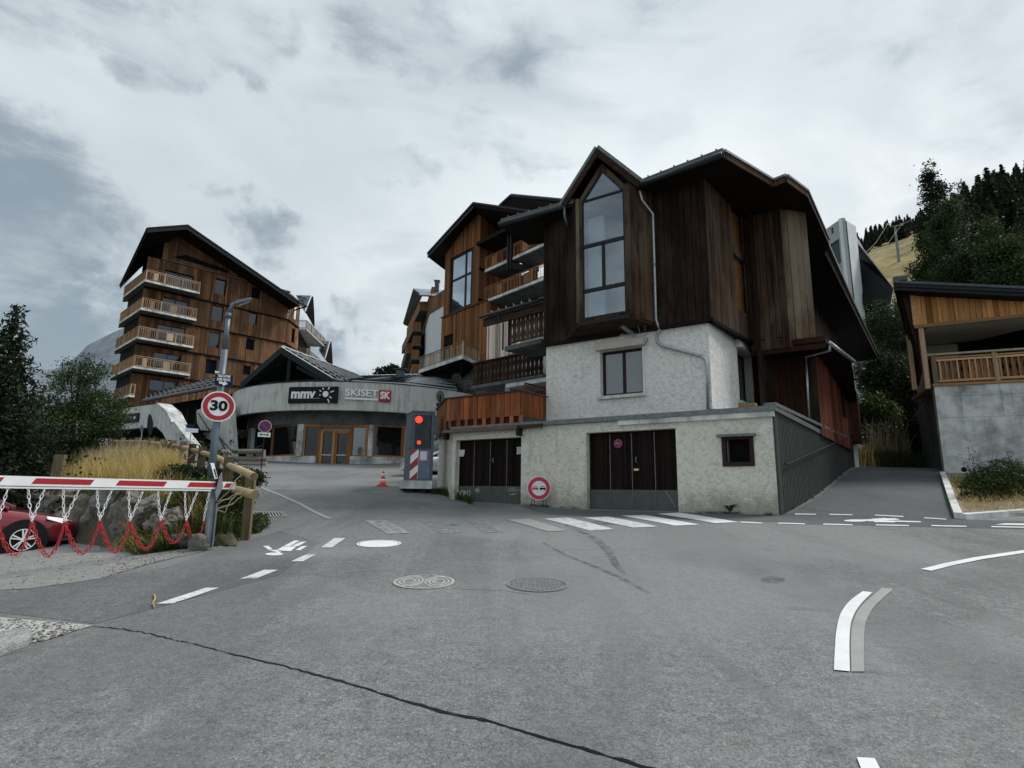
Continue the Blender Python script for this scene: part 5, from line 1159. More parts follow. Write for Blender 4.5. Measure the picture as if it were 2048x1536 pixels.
# right flank: white wall strip, balconies and little gabled dormers
planks(FE2, 0, 1.3, zbase, rooftop(uE)-1.0, [], .9, -.1, .0, m_['light_render'], ab, name='flank_wall', join=True, gap=.0, jn=0); planks(FE2, 1.3, 12, zbase, rooftop(uE)-1.0, [], .9, -.1, .0, m_['balcony_dark'], ab, name='flank_wall', join=True, gap=.0, jn=0)
FEb = Fr(FE2.P(0, 0, 1.7)[:2], (-.19, .98))
for j, (py0, pyb, pxc, pxe) in enumerate(((640, 660, 613, 641), (695, 716, 613, 633))):
    c = at(pxc, pyb, 74-j); e_dir = Vector((-.05, 1, 0)); FEc = Fr(c[:2], e_dir[:2]); Lc = 9; z = c.z
    mb = MB(); mb.prism([rise(c, z), rise(FEc.P(Lc, 0, 0), z), rise(FEc.P(Lc, 0, -3), z), rise(at(584, pyb, 74-j), z)], (0, 0, .22)); bo = mb.build('balcony', m_['concrete'], ab)
    railing(FEc, 0, Lc, z+.22, 1.1, bo, 'larch_gray', .2, 2.0, n=-.05); FEd = Fr(at(584, pyb, 74-j)[:2], Vector(c[:2])-Vector(at(584, pyb, 74-j)[:2])); railing(FEd, 0, FEd.u(pxc, pyb), z+.22, 1.1, bo, 'larch_gray', .2, 1.4, n=0)
for (x0, y0, x1, y1, x2, y2, x3, y3, Yd) in ((592,590,623,591,610,623,600,607,76), (641,681,660,682,650,717,638,700,84)):
    a, b, c, d = at(x0, y0, Yd), at(x1, y1, Yd-1), at(x2, y2, Yd-2), at(x3, y3, Yd-1); mb = MB(); mb.prism([a, b, c, d], (0, .3, -.2)); mb.build('dormer_roof', m_['roof_light'], ab)
    mb = MB(); mb.prism([b, c, at(x1+3, y1+60, Yd+1), at(x1+2, y1+30, Yd+1)], (.05, .6, 0)); mb.build('dormer_gable', m_['soffit'], ab); mb = MB(); mb.tube([b, c], .09, 5); mb.build('dormer_edge', m_['white_metal'], ab)
    mb = MB()
    for s, t_ in ((.25, .25), (.6, .3), (.4, .55), (.55, .75)): p = a.lerp(b, s).lerp(d.lerp(c, s), t_)+Vector((0, -.2, .05)); mb.box(p, (.22, 0, 0), (0, .1, 0), (0, 0, .06))
    mb.build('snow_guards', m_['charcoal'], ab, kind='stuff')
# ================================================================ round concrete shop building
cb = thing('shop_building', 'curved concrete shop building with a signboard fascia and glazed timber entrance', 'building', (-11.6, 38, 3.4))
CC = Vector((-11.6, 49.0)); RR = 11.0
def cyl(px, R=RR):
    r = ray(px, 850); d = Vector((r.x, r.y)).normalized(); b = d.dot(CC); disc = b*b-(CC.length_squared-R*R)
    return d*(b-math.sqrt(max(disc, 0)))
def cylz(px, py, R=RR): p = cyl(px, R); r = ray(px, py); return CAMZ + r.z*p.length/math.hypot(r.x, r.y)
zfT, zfB = cylz(668, 763), cylz(668, 819.7); zgr = cylz(680, 931, 9.7)
print('concrete', zfT, zfB, zgr, cyl(668), cyl(465), cylz(465, 780), cylz(871, 777.7), cylz(465,829), cylz(814,826.5))
def arc(R, a0, a1, n): return [CC+Vector((math.sin(a), -math.cos(a)))*R for a in np.linspace(a0, a1, n)]
A0, A1 = math.radians(-95), math.radians(95)
mb = MB(); P_ = arc(RR, A0, A1, 61); Q_ = arc(RR-.3, A0, A1, 61)
for i in range(60):
    mb.prism([(*P_[i], zfB), (*P_[i+1], zfB), (*Q_[i+1], zfB), (*Q_[i], zfB)], (0, 0, zfT-zfB))
mb.build('fascia', m_['concrete'], cb, )
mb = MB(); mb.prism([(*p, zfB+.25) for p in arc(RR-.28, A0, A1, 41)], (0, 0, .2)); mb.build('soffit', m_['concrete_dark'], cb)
mb = MB(); mb.prism([(*p, zfT-.35) for p in arc(RR-.28, A0, A1, 41)], (0, 0, .1)); mb.build('roof_deck', m_['charcoal'], cb)
mb = MB()
for i in range(30):
    a = arc(RR+.03, A0, A1, 31); mb.prism([(*a[i], zfT), (*a[i+1], zfT), (*arc(RR-.34, A0, A1, 31)[i+1], zfT), (*arc(RR-.34, A0, A1, 31)[i], zfT)], (0, 0, .05))
mb.build('coping', m_['charcoal'], cb)
# ground floor
RG = 9.7; ang = lambda px: math.atan2((cyl(px, RG)-CC).x, -(cyl(px, RG)-CC).y)
zsl = cylz(680, 848, RG); zst = cylz(760, 914, RG); zgr -= .15
cells = [(478, 501, 'w'), (501, 507, 'p'), (507, 598, 'w'), (598, 609, 'p'), (609, 738, 'd'), (738, 747, 'p'), (747, 812, 'w'), (812, 822, 'p'), (822, 862, 'w'), (862, 880, 'p')]
mb = MB()
def arcwall(mb_, a0, a1, z0, z1, R0_, R1_, n=8, mi=0):
    p = arc(R0_, a0, a1, n+1); q = arc(R1_, a0, a1, n+1)
    for i in range(n): mb_.prism([(*p[i], z0), (*p[i+1], z0), (*q[i+1], z0), (*q[i], z0)], (0, 0, z1-z0), mi)
arcwall(mb, A0, ang(486), zgr-.5, zsl, RG, RG-.3, 14)
mb2 = MB(); arcwall(mb2, A0, A1, zsl, zfB+.3, RG, RG-.3, 40); mb2.build('upper_wall', m_['concrete_dark'], cb)  # upper band darker than the wall: soffit shade put into the colour
arcwall(mb, ang(478), ang(635), zgr-.5, zst, RG, RG-.3, 12); mb.build('wall', m_['concrete_wall'], cb); mb = MB(); arcwall(mb, ang(704), A1, zgr-.5, zst, RG, RG-.3, 18); arcwall(mb, ang(880), A1, zst, zsl, RG, RG-.3, 10)
mb.build('wall', m_['concrete_wall'], cb)
for a, b, k in cells:
    if k == 'p': mb = MB(); arcwall(mb, ang(a), ang(b), zst, zsl, RG+.1, RG-.3, 1); mb.build('pillar', m_['concrete_wall'], cb)
def shopwin(a, b, bars, z0=zst, parent=cb, label=None, gl='glass_dark', fw=.12, top=None):
    A_, B_ = cyl(a, RG-.08), cyl(b, RG-.08); F = Fr(A_, B_-A_); L = (B_-A_).length; z1 = zsl
    us = [F.u(x, 880) for x in bars]; r = MB()
    r.fbox(F, 0, L, z0, z0+fw, -.06, .06); r.fbox(F, 0, L, z1-fw*.7, z1, -.06, .06); r.fbox(F, 0, fw*.7, z0+fw, z1-fw*.7, -.06, .06); r.fbox(F, L-fw*.7, L, z0+fw, z1-fw*.7, -.06, .06)
    for u in us: r.fbox(F, u-.1, u+.1, z0+fw, z1-fw*.7, -.055, .065)
    if top: r.fbox(F, 0, L, top-.06, top+.06, -.05, .055)
    o = r.build('shop_window', m_['honey_wood'], parent)
    if label: o['label'] = label
    g = MB(); g.fbox(F, 0, L, z0, z1, -.03, -.02); g.build('pane', m_[gl], o); return F, L, o
shopwin(470, 501, (484,), gl='glass_gray'); shopwin(507, 598, (546,)); shopwin(747, 812, (805,)); shopwin(822, 862, (850,), gl='glass_dark')
mb = MB(); arcwall(mb, A0, A1, zgr, zfB+.2, RG-2.2, RG-2.3, 20); mb.build('shop_interior', m_['interior'], cb)
# entrance
A_, B_ = cyl(609, RG-.1), cyl(738, RG-.1); F = Fr(A_, B_-A_); L = (B_-A_).length
ztr = F.z(670, 862); r = MB(); uu = [F.u(x, 890) for x in (609, 638, 702, 733)]; fw = .13
r.fbox(F, 0, L, zsl-.1, zsl, -.06, .06)
for u in (fw/2, uu[1], uu[2], L-.10): r.fbox(F, u-.09, u+.09, zst if u < .2 or u > L-.3 else zgr, zsl-.103, -.055, .065)
r.fbox(F, 0, uu[1], zst, zst+.1, -.05, .055); r.fbox(F, uu[2], L, zst, zst+.1, -.05, .055); r.fbox(F, uu[1], uu[2], ztr, ztr+.1, -.05, .06); r.fbox(F, 0, uu[1], ztr+.25, ztr+.33, -.05, .055); r.fbox(F, uu[2], L, ztr+.25, ztr+.33, -.05, .055)
en = r.build('entrance', m_['honey_wood'], cb); en['label'] = 'glazed double door in honey coloured timber under the signboards'
g = MB(); g.fbox(F, 0, L, zgr, zsl, -.035, -.025); g.build('pane', m_['glass_dark'], en)
g = MB(); g.fbox(F, uu[2]+.12, L-.2, zst+.1, ztr+.24, -.022, -.01); g.build('screened_pane', m_['glass_gray'], en)
um_ = (uu[1]+uu[2])/2
for a, b in ((uu[1]+.1, um_-.01), (um_+.01, uu[2]-.1)):
    r = MB(); r.fbox(F, a, a+.16, zgr, ztr-.003, .0, .07); r.fbox(F, b-.16, b, zgr, ztr-.003, .0, .07); r.fbox(F, a+.16, b-.16, ztr-.17, ztr-.003, .0, .07); r.fbox(F, a+.16, b-.16, zgr, zgr+.2, .0, .07)
    dd_ = r.build('door', m_['honey_wood'], en); r = MB(); r.tube([F.P(a+.18, zgr+.85, .11), F.P(b-.18, zgr+.85, .11)], .03, 6); r.build('push_bar', m_['white_metal'], dd_)
# signboards
def signframe(pxa, pxb, off=.12):
    a, b = cyl(pxa, RR+off), cyl(pxb, RR+off); F = Fr(a, b-a); return F, (b-a).length
F, L = signframe(573, 671); zt_, zb_ = F.z(622, 774), F.z(622, 806.5)
mb = MB(); mb.fbox(F, 0, L, zb_, zt_, -.10, .08); sg = mb.build('signboard', m_['sign_black'], None); sg.parent = None
tag(sg, 'black mmv signboard with a white sun on the concrete fascia', 'sign')
H = zt_-zb_
text('mmv', H*.80, F, L*.30, zb_+H*.56, .085, m_['sign_white'], sg, width=L*.50, ext=.02, bold=.035)
mb = MB(); sc_ = F.P(L*.765, zb_+H*.54, .082); mb.disc(sc_, F.N, H*.185, .02, 24)
for an_, r0, r1 in ((62,.30,.46),(20,.30,.52),(-32,.28,.46),(-62,.32,.56),(118,.30,.42),(150,.32,.44),(188,.30,.38)):
    a = math.radians(an_); d = F.U*math.cos(a)+Vector((0, 0, math.sin(a))); s = F.U*-math.sin(a)+Vector((0, 0, math.cos(a)))
    p, q = sc_+d*H*r0*1.05, sc_+d*H*r1*1.05; mb.prism([p-s*.035, q-s*.035, q+s*.035, p+s*.035], F.N*.02)
mb.build('sun_emblem', m_['sign_white'], sg); mb = MB(); mb.fbox(F, L*.06, L*.66, zb_+H*.28, zb_+H*.30, .081, .09); mb.build('underline', m_['zinc'], sg)
F, L = signframe(688, 779); zt_, zb_ = F.z(733, 779), F.z(733, 801.5); H = zt_-zb_; uk = F.u(757, 790, 0)
mb = MB(); mb.fbox(F, F.u(690,795), uk, zb_+.04, zb_+H*.22, -.10, .05); sg = mb.build('signboard', m_['sign_white']); tag(sg, 'white SKISET lettering with a red square SK logo on the concrete fascia', 'sign')
text('SKISET', H*.84, F, (F.u(689,790)+uk)/2, zb_+H*.64, .06, m_['sign_white'], sg, width=uk-F.u(689,790)-.06, ext=.03, bold=.015)
mb = MB(); mb.fbox(F, uk+.02, L, zb_-.02, zt_+.02, -.10, .08); q = mb.build('red_square', m_['sign_red'], sg); md = q.modifiers.new('b', 'BEVEL'); md.width = .06; md.segments = 3
text('SK', H*.85, F, (uk+.02+L)/2, (zb_+zt_)/2, .09, m_['sign_white'], q, width=(L-uk)*.80, ext=.01, bold=.025)
F, L = signframe(626, 722, -1.4+.1-0); 
text('Location de Skis - Snowboard', .26, F, L*.5, F.z(672, 838), .06, m_['zinc_dull'], cb, width=L*.9, ext=.01)
# roofs over it
ra = onF(Fr((-19.5, 41.6), (11.9-4.3, -2.6)), 563, 699, 0)
FRf = Fr((-19.3, 41.4), (7.4, -2.4)); rl = onF(FRf, 482, 771, 0); ra = onF(FRf, 564, 699.5, 0); rr = onF(FRf, 668, 763, 0)
back_ = Vector((3.0, 10.2, 0)); mb = MB(); mb.prism([ra, rr, rr+back_+Vector((2.5, 0, 0)), ra+back_], (0, 0, .18)); tr_ = mb.build('tiled_roof', m_['roof_tile'], cb)
mb = MB(); mb.prism([rl, ra, ra+back_, rl+back_], (0, 0, .18)); mb.build('tiled_roof', m_['roof_tile'], cb)
mb = MB(); mb.prism([rl+Vector((0, 0, -.3)), ra+Vector((0, 0, -.3)), ra+Vector((0, 0, .20)), rl+Vector((0, 0, .20))], FRf.N*.08); mb.prism([ra+Vector((0, 0, -.3)), rr+Vector((0, 0, -.3)), rr+Vector((0, 0, .17)), ra+Vector((0, 0, .17))], FRf.N*.08); mb.build('rake_board', m_['charcoal'], cb)
mb = MB(); mb.tube([ra+FRf.N*.09+Vector((0, 0, .20)), rr+FRf.N*.09+Vector((0, 0, .20))], .028, 5); mb.tube([ra+Vector((0, 0, .25)), ra+back_+Vector((0, 0, .25))], .07, 5); mb.build('metal_edge', m_['white_metal'], cb)
mb = MB(); mb.prism([rl+Vector((.6, 3, -.1)), rr+Vector((-.6, 3, -.1)), ra+Vector((0, 3, -.35))], (0, .1, 0)); mb.build('gable_wall', m_['interior'], cb)
kp = onF(FRf, 573, 735, 0); mb = MB(); mb.box(rise(kp, (ra.z+rl.z)/2+.1)+Vector((0, .5, 0)), (.12, 0, 0), (0, .1, 0), (0, 0, 1.1)); mb.prism([rl+Vector((.5, .5, .05)), rr+Vector((-.5, .5, .05)), rr+Vector((-.5, .5, .3)), rl+Vector((.5, .5, .3))], (0, .15, 0))
for e_ in (rl, rr): mb.prism([ra.lerp(e_, .25)+Vector((0, .5, -.7)), ra.lerp(e_, .85)+Vector((0, .5, -.5)), ra.lerp(e_, .85)+Vector((0, .5, -.3)), ra.lerp(e_, .25)+Vector((0, .5, -.45))], (0, .1, 0))
mb.build('truss', m_['black_metal'], cb)
def guards(a, b, c, d, nu, nv, s, parent, mat='black_metal'):
    """staggered tile steps on the roof quad a-b (eave) to d-c (ridge)"""
    mb = MB(); nrm = (b-a).cross(d-a).normalized(); nrm = nrm if nrm.z > 0 else -nrm; ux = (b-a).normalized(); vx = (d-a).normalized()
    for j in range(nv):
        for i in range(nu):
            t_ = (i+.5*(j % 2)+.25)/nu; p = a.lerp(b, t_).lerp(d.lerp(c, t_), (j+.5)/nv)+nrm*.02
            mb.prism([p-ux*s-vx*s*.35, p+ux*s*.6-vx*s*.35, p+ux*s+vx*s*.35, p-ux*s*.6+vx*s*.35], nrm*s*.35)
    return mb.build('tile_steps', m_[mat], parent, kind='stuff')
up_ = Vector((0, 0, .18))
guards(ra+up_, rr+up_, rr+up_+back_+Vector((2.5, 0, 0)), ra+up_+back_, 8, 14, .20, tr_)
# flat tiled roof behind the fascia on the right
e0, e1 = onz(722, 770, zfT+.1), onz(905, 776, zfT+.1); e0 = Vector((*cyl(700, RR-.6), zfT+.05)); e1 = Vector((*cyl(912, RR-.6), zfT+.05)); e2 = at(905, 752, 50); e3 = at(690, 757, 50)
em = Vector((*cyl(800, RR-.6), zfT+.05))
for q in ((e0, em, e2.lerp(e3, .5), e3), (em, e1, e2, e2.lerp(e3, .5))):
    mb = MB(); mb.prism(q, (0, 0, .15)); o = mb.build('tiled_roof', m_['roof_light'], cb); u15 = Vector((0, 0, .15)); guards(q[0]+u15, q[1]+u15, q[2]+u15, q[3]+u15, 10, 6, .26, o, 'charcoal')
mb = MB(); mb.tube([e3+Vector((0, 0, .2)), e2+Vector((0, 0, .2))], .07, 5); mb.build('ridge', m_['white_metal'], cb)
c = at(799, 756, 46); mb = MB(); mb.prism([c+Vector((-.38, 0, -1)), c+Vector((.38, 0, -1)), c+Vector((.30, 0, .62)), c+Vector((-.30, 0, .62))], (0, .7, 0)); mb.prism([c+Vector((-.5, -.1, .72)), c+Vector((.5, -.1, .72)), c+Vector((.5, .8, .72)), c+Vector((-.5, .8, .72))], (0, 0, .06)); mb.build('chimney', m_['slate_metal'], cb)
# low tiled roof and dark hall on the left of it
la, lb, lc, ld = at(284, 803, 48), at(452, 772, 42.5), at(452, 752, 50), at(300, 790, 56)
mb = MB(); mb.prism([la, lb, lc, ld], (0, 0, .15)); o = mb.build('tiled_roof', m_['roof_tile'], cb); guards(la+u15, lb+u15, lc+u15, ld+u15, 16, 4, .26, o, 'charcoal')
mb = MB(); mb.tube([la, lb], .1, 6); mb.build('gutter', m_['gutter_dark'], cb)
mb = MB(); p, q = la+Vector((.5, 2, 0)), lb+Vector((.8, 2, 0)); mb.prism([rise(p, 3), rise(q, 3), q, p], (0, .3, 0)); mb.build('hall_wall', m_['interior'], cb)
mb = MB(); 
for i in range(7):
    pp = p.lerp(q, .35+.1*i)+Vector((0, -.1, 0)); mb.box(rise(pp, 6.2), (.05, 0, 0), (0, .05, 0), (0, 0, 2.2))
mb.build('mullions', m_['window_brown'], cb)
# ================================================================ concrete ramp building left
pk = thing('parking_deck', 'board marked concrete parapet and stair ramp of a low building behind the dry grass', 'building', (-24, 38, 3.5))
FP = Fr(at(200, 850, 43)[:2], Vector(at(345,850,38.5)[:2])-Vector(at(200,850,43)[:2]))
def fp(*pp, n=0): return [FP.uv(x, y, n) for x, y in pp]
mb = MB(); mb.fpoly(FP, fp((120,836),(212,820),(274,813),(314,808),(334,825),(345.5,848),(356,845),(396,896),(396,935),(352,935),(335,884),(325,866),(312,853),(288,855),(193,863),(120,870)), -.35, 0); mb.build('parapet', m_['concrete'], pk)
mb = MB(); q = fp((314,807.5),(334,824.5),(345.5,848)); 
mb.prism([FP.P(*q[0], .05), FP.P(*q[1], .05), FP.P(*q[1], -1.0), FP.P(*q[0], -1.0)], (0, 0, .08)); mb.prism([FP.P(*q[1], .05), FP.P(*q[2], .05), FP.P(*q[2], -1.0), FP.P(*q[1], -1.0)], (0, 0, .08)); q = fp((347,846),(357,844),(397,896),(388,896)); mb.fpoly(FP, q, .003, .30); mb.build('coping', m_['concrete_wall'], pk)
mb = MB(); mb.fbox(FP, FP.u(120,860), FP.u(345,860), 2.5, FP.z(260,866), -6, -5.6); mb.fbox(FP, FP.u(120,860), FP.u(320,860), FP.z(260,858), FP.z(260,856), -6, -.36); mb.build('undercroft', m_['interior'], pk)
mb = MB(); a = fp((318,866))[0]; mb.fbox(FP, a[0]-.35, a[0]+.2, 3, a[1]+.3, -2.2, -1.7); mb.build('pillar', m_['concrete_wall'], pk)
# stair flight and right wall
mb = MB(); s0 = at(400, 930, 39); s1 = at(372, 846, 45)
for i in range(16):
    t_ = i/16; p = s0.lerp(s1, t_); mb.box(p+Vector((-.2, 0, -.1)), (1.5, -.3, 0), (.0, .2, 0), (0, 0, .06))
mb.build('steps', m_['charcoal'], pk)
mb = MB(); mb.prism([rise(s0+Vector((-2, .4, 0)), 3), rise(s1+Vector((-2, 2, 0)), 3), rise(s1+Vector((3, 2, 0)), 3), rise(s0+Vector((2, .4, 0)), 3)], (0, 0, .5)); mb.build('stair_base', m_['interior'], pk)
FRw = Fr(at(392, 830, 44)[:2], Vector(at(470, 880, 40.0)[:2])-Vector(at(392, 830, 44)[:2]))
mb = MB(); mb.fpoly(FRw, [FRw.uv(x, y) for x, y in ((393,821),(402,817),(462,805),(470,935),(424,935),(424,880),(411,878),(394,846))], -.3, 0); mb.build('stair_wall', m_['concrete'], pk)
hp = [FRw.P(*FRw.uv(x, y, .12), .12) for x, y in ((396,826),(418,860),(428,858),(437,873),(452,902),(458,925))]
mb = MB(); mb.tube(hp, .035, 6); mb.tube([hp[3], FRw.P(*FRw.uv(466,905,.12), .12)], .03, 5); mb.build('handrail', m_['charcoal'], pk)
# signboard on the parapet
a, b = fp((223,829),(275,847), n=.08); zt1_, zb1_ = FP.z(249, 828.5, .08), FP.z(249, 846, .08)
mb = MB(); mb.fbox(FP, a[0], b[0], zb1_, zt1_, .0, .1); sg = mb.build('signboard', m_['sign_black']); tag(sg, 'small black mmv signboard with two white icons on the left concrete parapet', 'sign')
Ls = b[0]-a[0]; Hs = zt1_-zb1_
text('mmv', Hs*.5, FP, a[0]+Ls*.62, zb1_+Hs*.58, .105, m_['zinc'], sg, width=Ls*.32, ext=.004)
mb = MB(); 
for s in (.12, .27, .88): mb.disc(FP.P(a[0]+Ls*s, zb1_+Hs*.5, .103), FP.N, Hs*.16, .01, 14)
mb.build('icons', m_['sign_white'], sg)
# ================================================================ far block behind, between the roofs
fb = thing('far_building', 'far white block with dark stacked balconies, between the shop roof and the larch house', 'building', (-15, 90, 8))
FF = Fr(at(859, 650, 86)[:2], Vector(at(885,650,82)[:2])-Vector(at(859,650,86)[:2])); FFs = Fr(at(841,700,104)[:2], Vector(at(859,700,86)[:2])-Vector(at(841,700,104)[:2]))
zt_, zb_ = FF.z(870, 622), 8; LF = FF.u(905, 650); LFs = (FFs.P(0, 0)-FF.P(0, 0)).length
mb = MB(); mb.prism([FFs.P(0, zb_), FF.P(0, zb_), FF.P(LF, zb_), FF.P(LF, zb_, -12), FFs.P(0, zb_, -8)], (0, 0, zt_-zb_)); mb.build('wall', m_['white_render'], fb)
zt2_ = FF.z(870, 592); planks(FF, -.1, LF, zt_, zt2_, [], .5, -.5, .1, m_['apart_wood'], fb, name='cladding', join=True); planks(FFs, 0, LFs, zt_, zt2_+2, [], .5, -.5, .05, m_['apart_wood'], fb, name='cladding', join=True)
mb = MB()
for (x, y, w_, h_) in ((847,633,2.6,17),(852,625,2.4,16),(845,664,2.6,17),(850,657,2.6,17),(845,692,2.2,13),(850,688,2.4,15)):
    a, z1 = FFs.uv(x-w_/2, y); b, _ = FFs.uv(x+w_/2, y); z0 = FFs.z(x, y+h_*.92); w2 = MB(); w2.fbox(FFs, min(a, b), max(a, b), z0, z1, .003, .08); w2.build('window', m_['interior'], fb)
for (xa, ya, xb, yb, xc, yc, nm) in ((814,650,839,622,858,620,'b'),(804,689,825,663,842,663,'b'),(818,701,826,691,841,691,'b'),(803,716,813,706,823,706,'b'),(815,726,822,719,838,719,'b'),(814,750,823,748,839,748,'b')):
    a, b, c = at(xa, ya, 108), at(xb, yb, 92), at(xc, yc, 92); z = b.z; mb = MB(); mb.prism([rise(a, z), rise(b, z), rise(c, z), rise(c+Vector((0, 8, 0)), z)], (0, 0, .35)); bo = mb.build('balcony', m_['concrete_dark'], fb)
    r_ = MB()
    for p, q in ((a, b), (b, c)): p, q = rise(p, z+.35), rise(q, z+.35); r_.prism([p, q, q+Vector((0, 0, 1.3)), p+Vector((0, 0, 1.3))], (0, .1, 0))
    r_.build('railing', m_['larch_deep'], bo)
mb = MB(); mb.prism([rise(at(826,700,100), zb_), rise(at(842,700,94), zb_), rise(at(842,700,110), zb_)], (0, 0, zt_-zb_)); mb.build('shaded_wing', m_['balcony_dark'], fb)
ra_, rb_, rc_, rd_ = at(826,578,92), at(806,648,108), at(843,590,90), at(900,588,84)
mb = MB(); mb.prism([at(826,578,92), at(806,646,112), at(815,650,112), at(843,588,90)], (.1, .3, -.25)); mb.prism([at(826,577,92), at(842,589,88), at(900,592,84), at(900,582,96)], (0, 0, -.3)); o = mb.build('roof', m_['charcoal'], fb)
mb = MB(); mb.prism([at(826,577,92), at(842,588.3,88), at(900,591,84), at(900,581,96)], (0, 0, .05)); mb.build('snowy_tiles', m_['zinc'], fb); mb = MB(); p, q = at(842,589,87.8), at(900,592,83.8)
for i in range(9): x = p.lerp(q, i/9); mb.box(x, (.25, 0, 0), (0, .2, 0), (0, 0, .12))
mb.build('tile_steps', m_['white_metal'], fb, kind='stuff'); c = at(874, 574, 88); mb = MB(); mb.box(c, (.32, 0, 0), (0, .4, 0), (0, 0, .9)); mb.box(c+Vector((0, 0, .95)), (.45, 0, 0), (0, .5, 0), (0, 0, .08)); mb.build('chimney', m_['slate_metal'], fb)
# ================================================================ larch clad building behind the chalet
nb = thing('larch_building', 'orange larch clad building with a two storey window and corner balcony, behind the chalet', 'building', (-4, 47, 4))
En = at(957, 620, 45.5); FN1 = Fr(at(887, 620, 49.5)[:2], Vector(En[:2])-Vector(at(887, 620, 49.5)[:2])); LN1 = FN1.u(957, 600)
FNr = Fr(FN1.P(LN1, 0)[:2], (.72, .695)); 
zs1 = FN1.z(905, 629); w1 = (FN1.u(899,600), FN1.u(945,560), FN1.z(922,618), FN1.z(922,506))
def nroof(u): a = FN1.uv(883, 520, 0); b = FN1.uv(950, 428, 0); return a[1]+(b[1]-a[1])*(u-a[0])/(b[0]-a[0])
planks(FN1, 0, LN1, zs1, nroof, [w1], .20, -.1, .0, m_['larch_deep'], nb, joints=.15)
mb = MB(); bodyN = [FN1.P(.12, 0, -.45), FN1.P(LN1-.45, 0, -.45), FNr.P(5, 0, -.45), FN1.P(.12, 0, -9)]; mb.prism([rise(p, 4) for p in bodyN], (0, 0, nroof(.2)-4)); mb.build('core', m_['interior'], nb)
# lower wood block spreading wider than the window block
FNl = Fr(FN1.P(-.05, 0, .12)[:2], FN1.U[:2]); Lnl = FNl.u(972, 660); zlo = FNl.z(930, 713)
doorh = (FNl.u(887,680), FNl.u(906,680), zlo-.5, FNl.z(896,670))
planks(FNl, 0, Lnl, zlo-1.0, zs1-.05, [doorh], .19, -.1, .0, m_['larch_deep'], nb, joints=.1)
mb = MB(); mb.fbox(FNl, -.05, Lnl+.05, zs1-.045, zs1+.06, -.15, .10); mb.build('sill_board', m_['brown_trim'], nb)
mb = MB(); mb.fbox(FNl, doorh[0], doorh[1], doorh[2], doorh[3], -.6, -.2); mb.build('door_recess', m_['interior'], nb)
FNl2 = Fr(FNl.P(Lnl, 0)[:2], (.72, .695)); planks(FNl2, 0, 2.0, zlo-1, zs1-.05, [], .2, -.1, 0, m_['larch_deep'], nb, name='cladding', join=True)
mb = MB(); mb.prism([rise(p, 4) for p in (FNl.P(0.05, 0, -.11), FNl.P(Lnl-.05, 0, -.11), FNl2.P(3, 0, -.11), FNl.P(0, 0, -6))], (0, 0, zs1-4.1)); mb.build('core', m_['interior'], nb)
wo = window(FN1, *w1, nb, 'charcoal', 'glass_bright', .22, rec=.12, mull=(FN1.u(929,560), FN1.u(941,560)), trans=(FN1.z(922,553),), label='two storey corner window reflecting the sky', back=False)
planks(FNr, 0, 3.5, FNr.z(965,603), nroof(LN1)-.3, [], .22, -.1, 0, m_['larch_deep'], nb, name='cladding', join=True)
mb = MB(); mb.fbox(FNr, -.05, 3, FNr.z(965,540)-.1, FNr.z(965,540)+.1, .003, .12); mb.fbox(FNr, -.05, 3, FNr.z(965,602)-.1, FNr.z(965,602)+.1, .003, .12); mb.build('band', m_['soffit'], nb)
# roof of the window block
o1, o2, o3 = onF(FN1, 856, 509, 1.0), onF(FN1, 948, 408, 1.0), onF(FN1, 1064, 425, 1.0)
bk2 = Vector((1.5, 9, 0)); mb = MB(); mb.prism([o1, o2, o2+bk2, o1+bk2+Vector((2, 0, 0))], (0, 0, -.25)); mb.prism([o2, o3, o3+bk2, o2+bk2], (0, 0, -.25)); mb.build('roof', m_['soffit'], nb)
mb = MB(); mb.prism([o1, o2, o2+Vector((0, 0, .16)), o1+Vector((0, 0, .16))], FN1.N*.12); mb.prism([o2, o3, o3+Vector((0, 0, .16)), o2+Vector((0, 0, .16))], FN1.N*.12); mb.prism([o1+Vector((0, 0, -.35)), o2+Vector((0, 0, -.35)), o2+Vector((0, 0, -.01)), o1+Vector((0, 0, -.01))], FN1.N*.05); mb.build('rake_board', m_['charcoal'], nb)
p1, p2, p3 = at(1000, 411, 52), at(1022, 391, 50), at(1135, 402, 44); mb = MB(); mb.prism([p1, p2, p3, at(1130, 425, 44)], (0, 3, -.1)); mb.build('gable_end', m_['soffit'], nb)
mb = MB(); mb.tube([p1, p2, p3], .16, 5); mb.prism([p2, p3, p3+Vector((0, 7, .1)), p2+Vector((0, 7, .1))], (0, 0, .2)); mb.build('roof_edge', m_['charcoal'], nb)
# gallery wing with long balconies
g0, g1_ = at(968, 640, 45.2), at(1084, 600, 40); FGa = Fr(g0[:2], Vector(g1_[:2])-Vector(g0[:2])); LGa = FGa.u(1090, 600)
for j, (px0, py0, px1) in enumerate(((969, 543, 1090), (969, 602, 1090))):
    z = FGa.z(px0, py0); 
    z = FGa.z(1020, (524, 588)[j]) 
    segs_ = ((0, FGa.u(1014,520)), (FGa.u(1026,520), LGa)) if j == 0 else ((0, LGa),)
    for a, b in segs_:
        mb = MB(); mb.fbox(FGa, a, b, z, z+.28, -2.2, 0); bo = mb.build('balcony', m_['concrete_dark'], nb); ed_ = MB(); ed_.fbox(FGa, a, b, z+.06, z+.27, .002, .05); ed_.build('slab_edge', m_['concrete_pale'], bo)  # dark slab colour carries the shade below it; edge strip stays pale
        railing(FGa, a, b, z+.28, 1.1, bo, 'larch', .17, 1.5, n=-.06, panels=((.28, .45),) if j == 0 else ((.2, .3), (.66, .8)))
mb = MB(); mb.fbox(FGa, 0, LGa+3, 4, 17.0, -2.6, -2.25); mb.build('gallery_wall', m_['concrete'], nb)
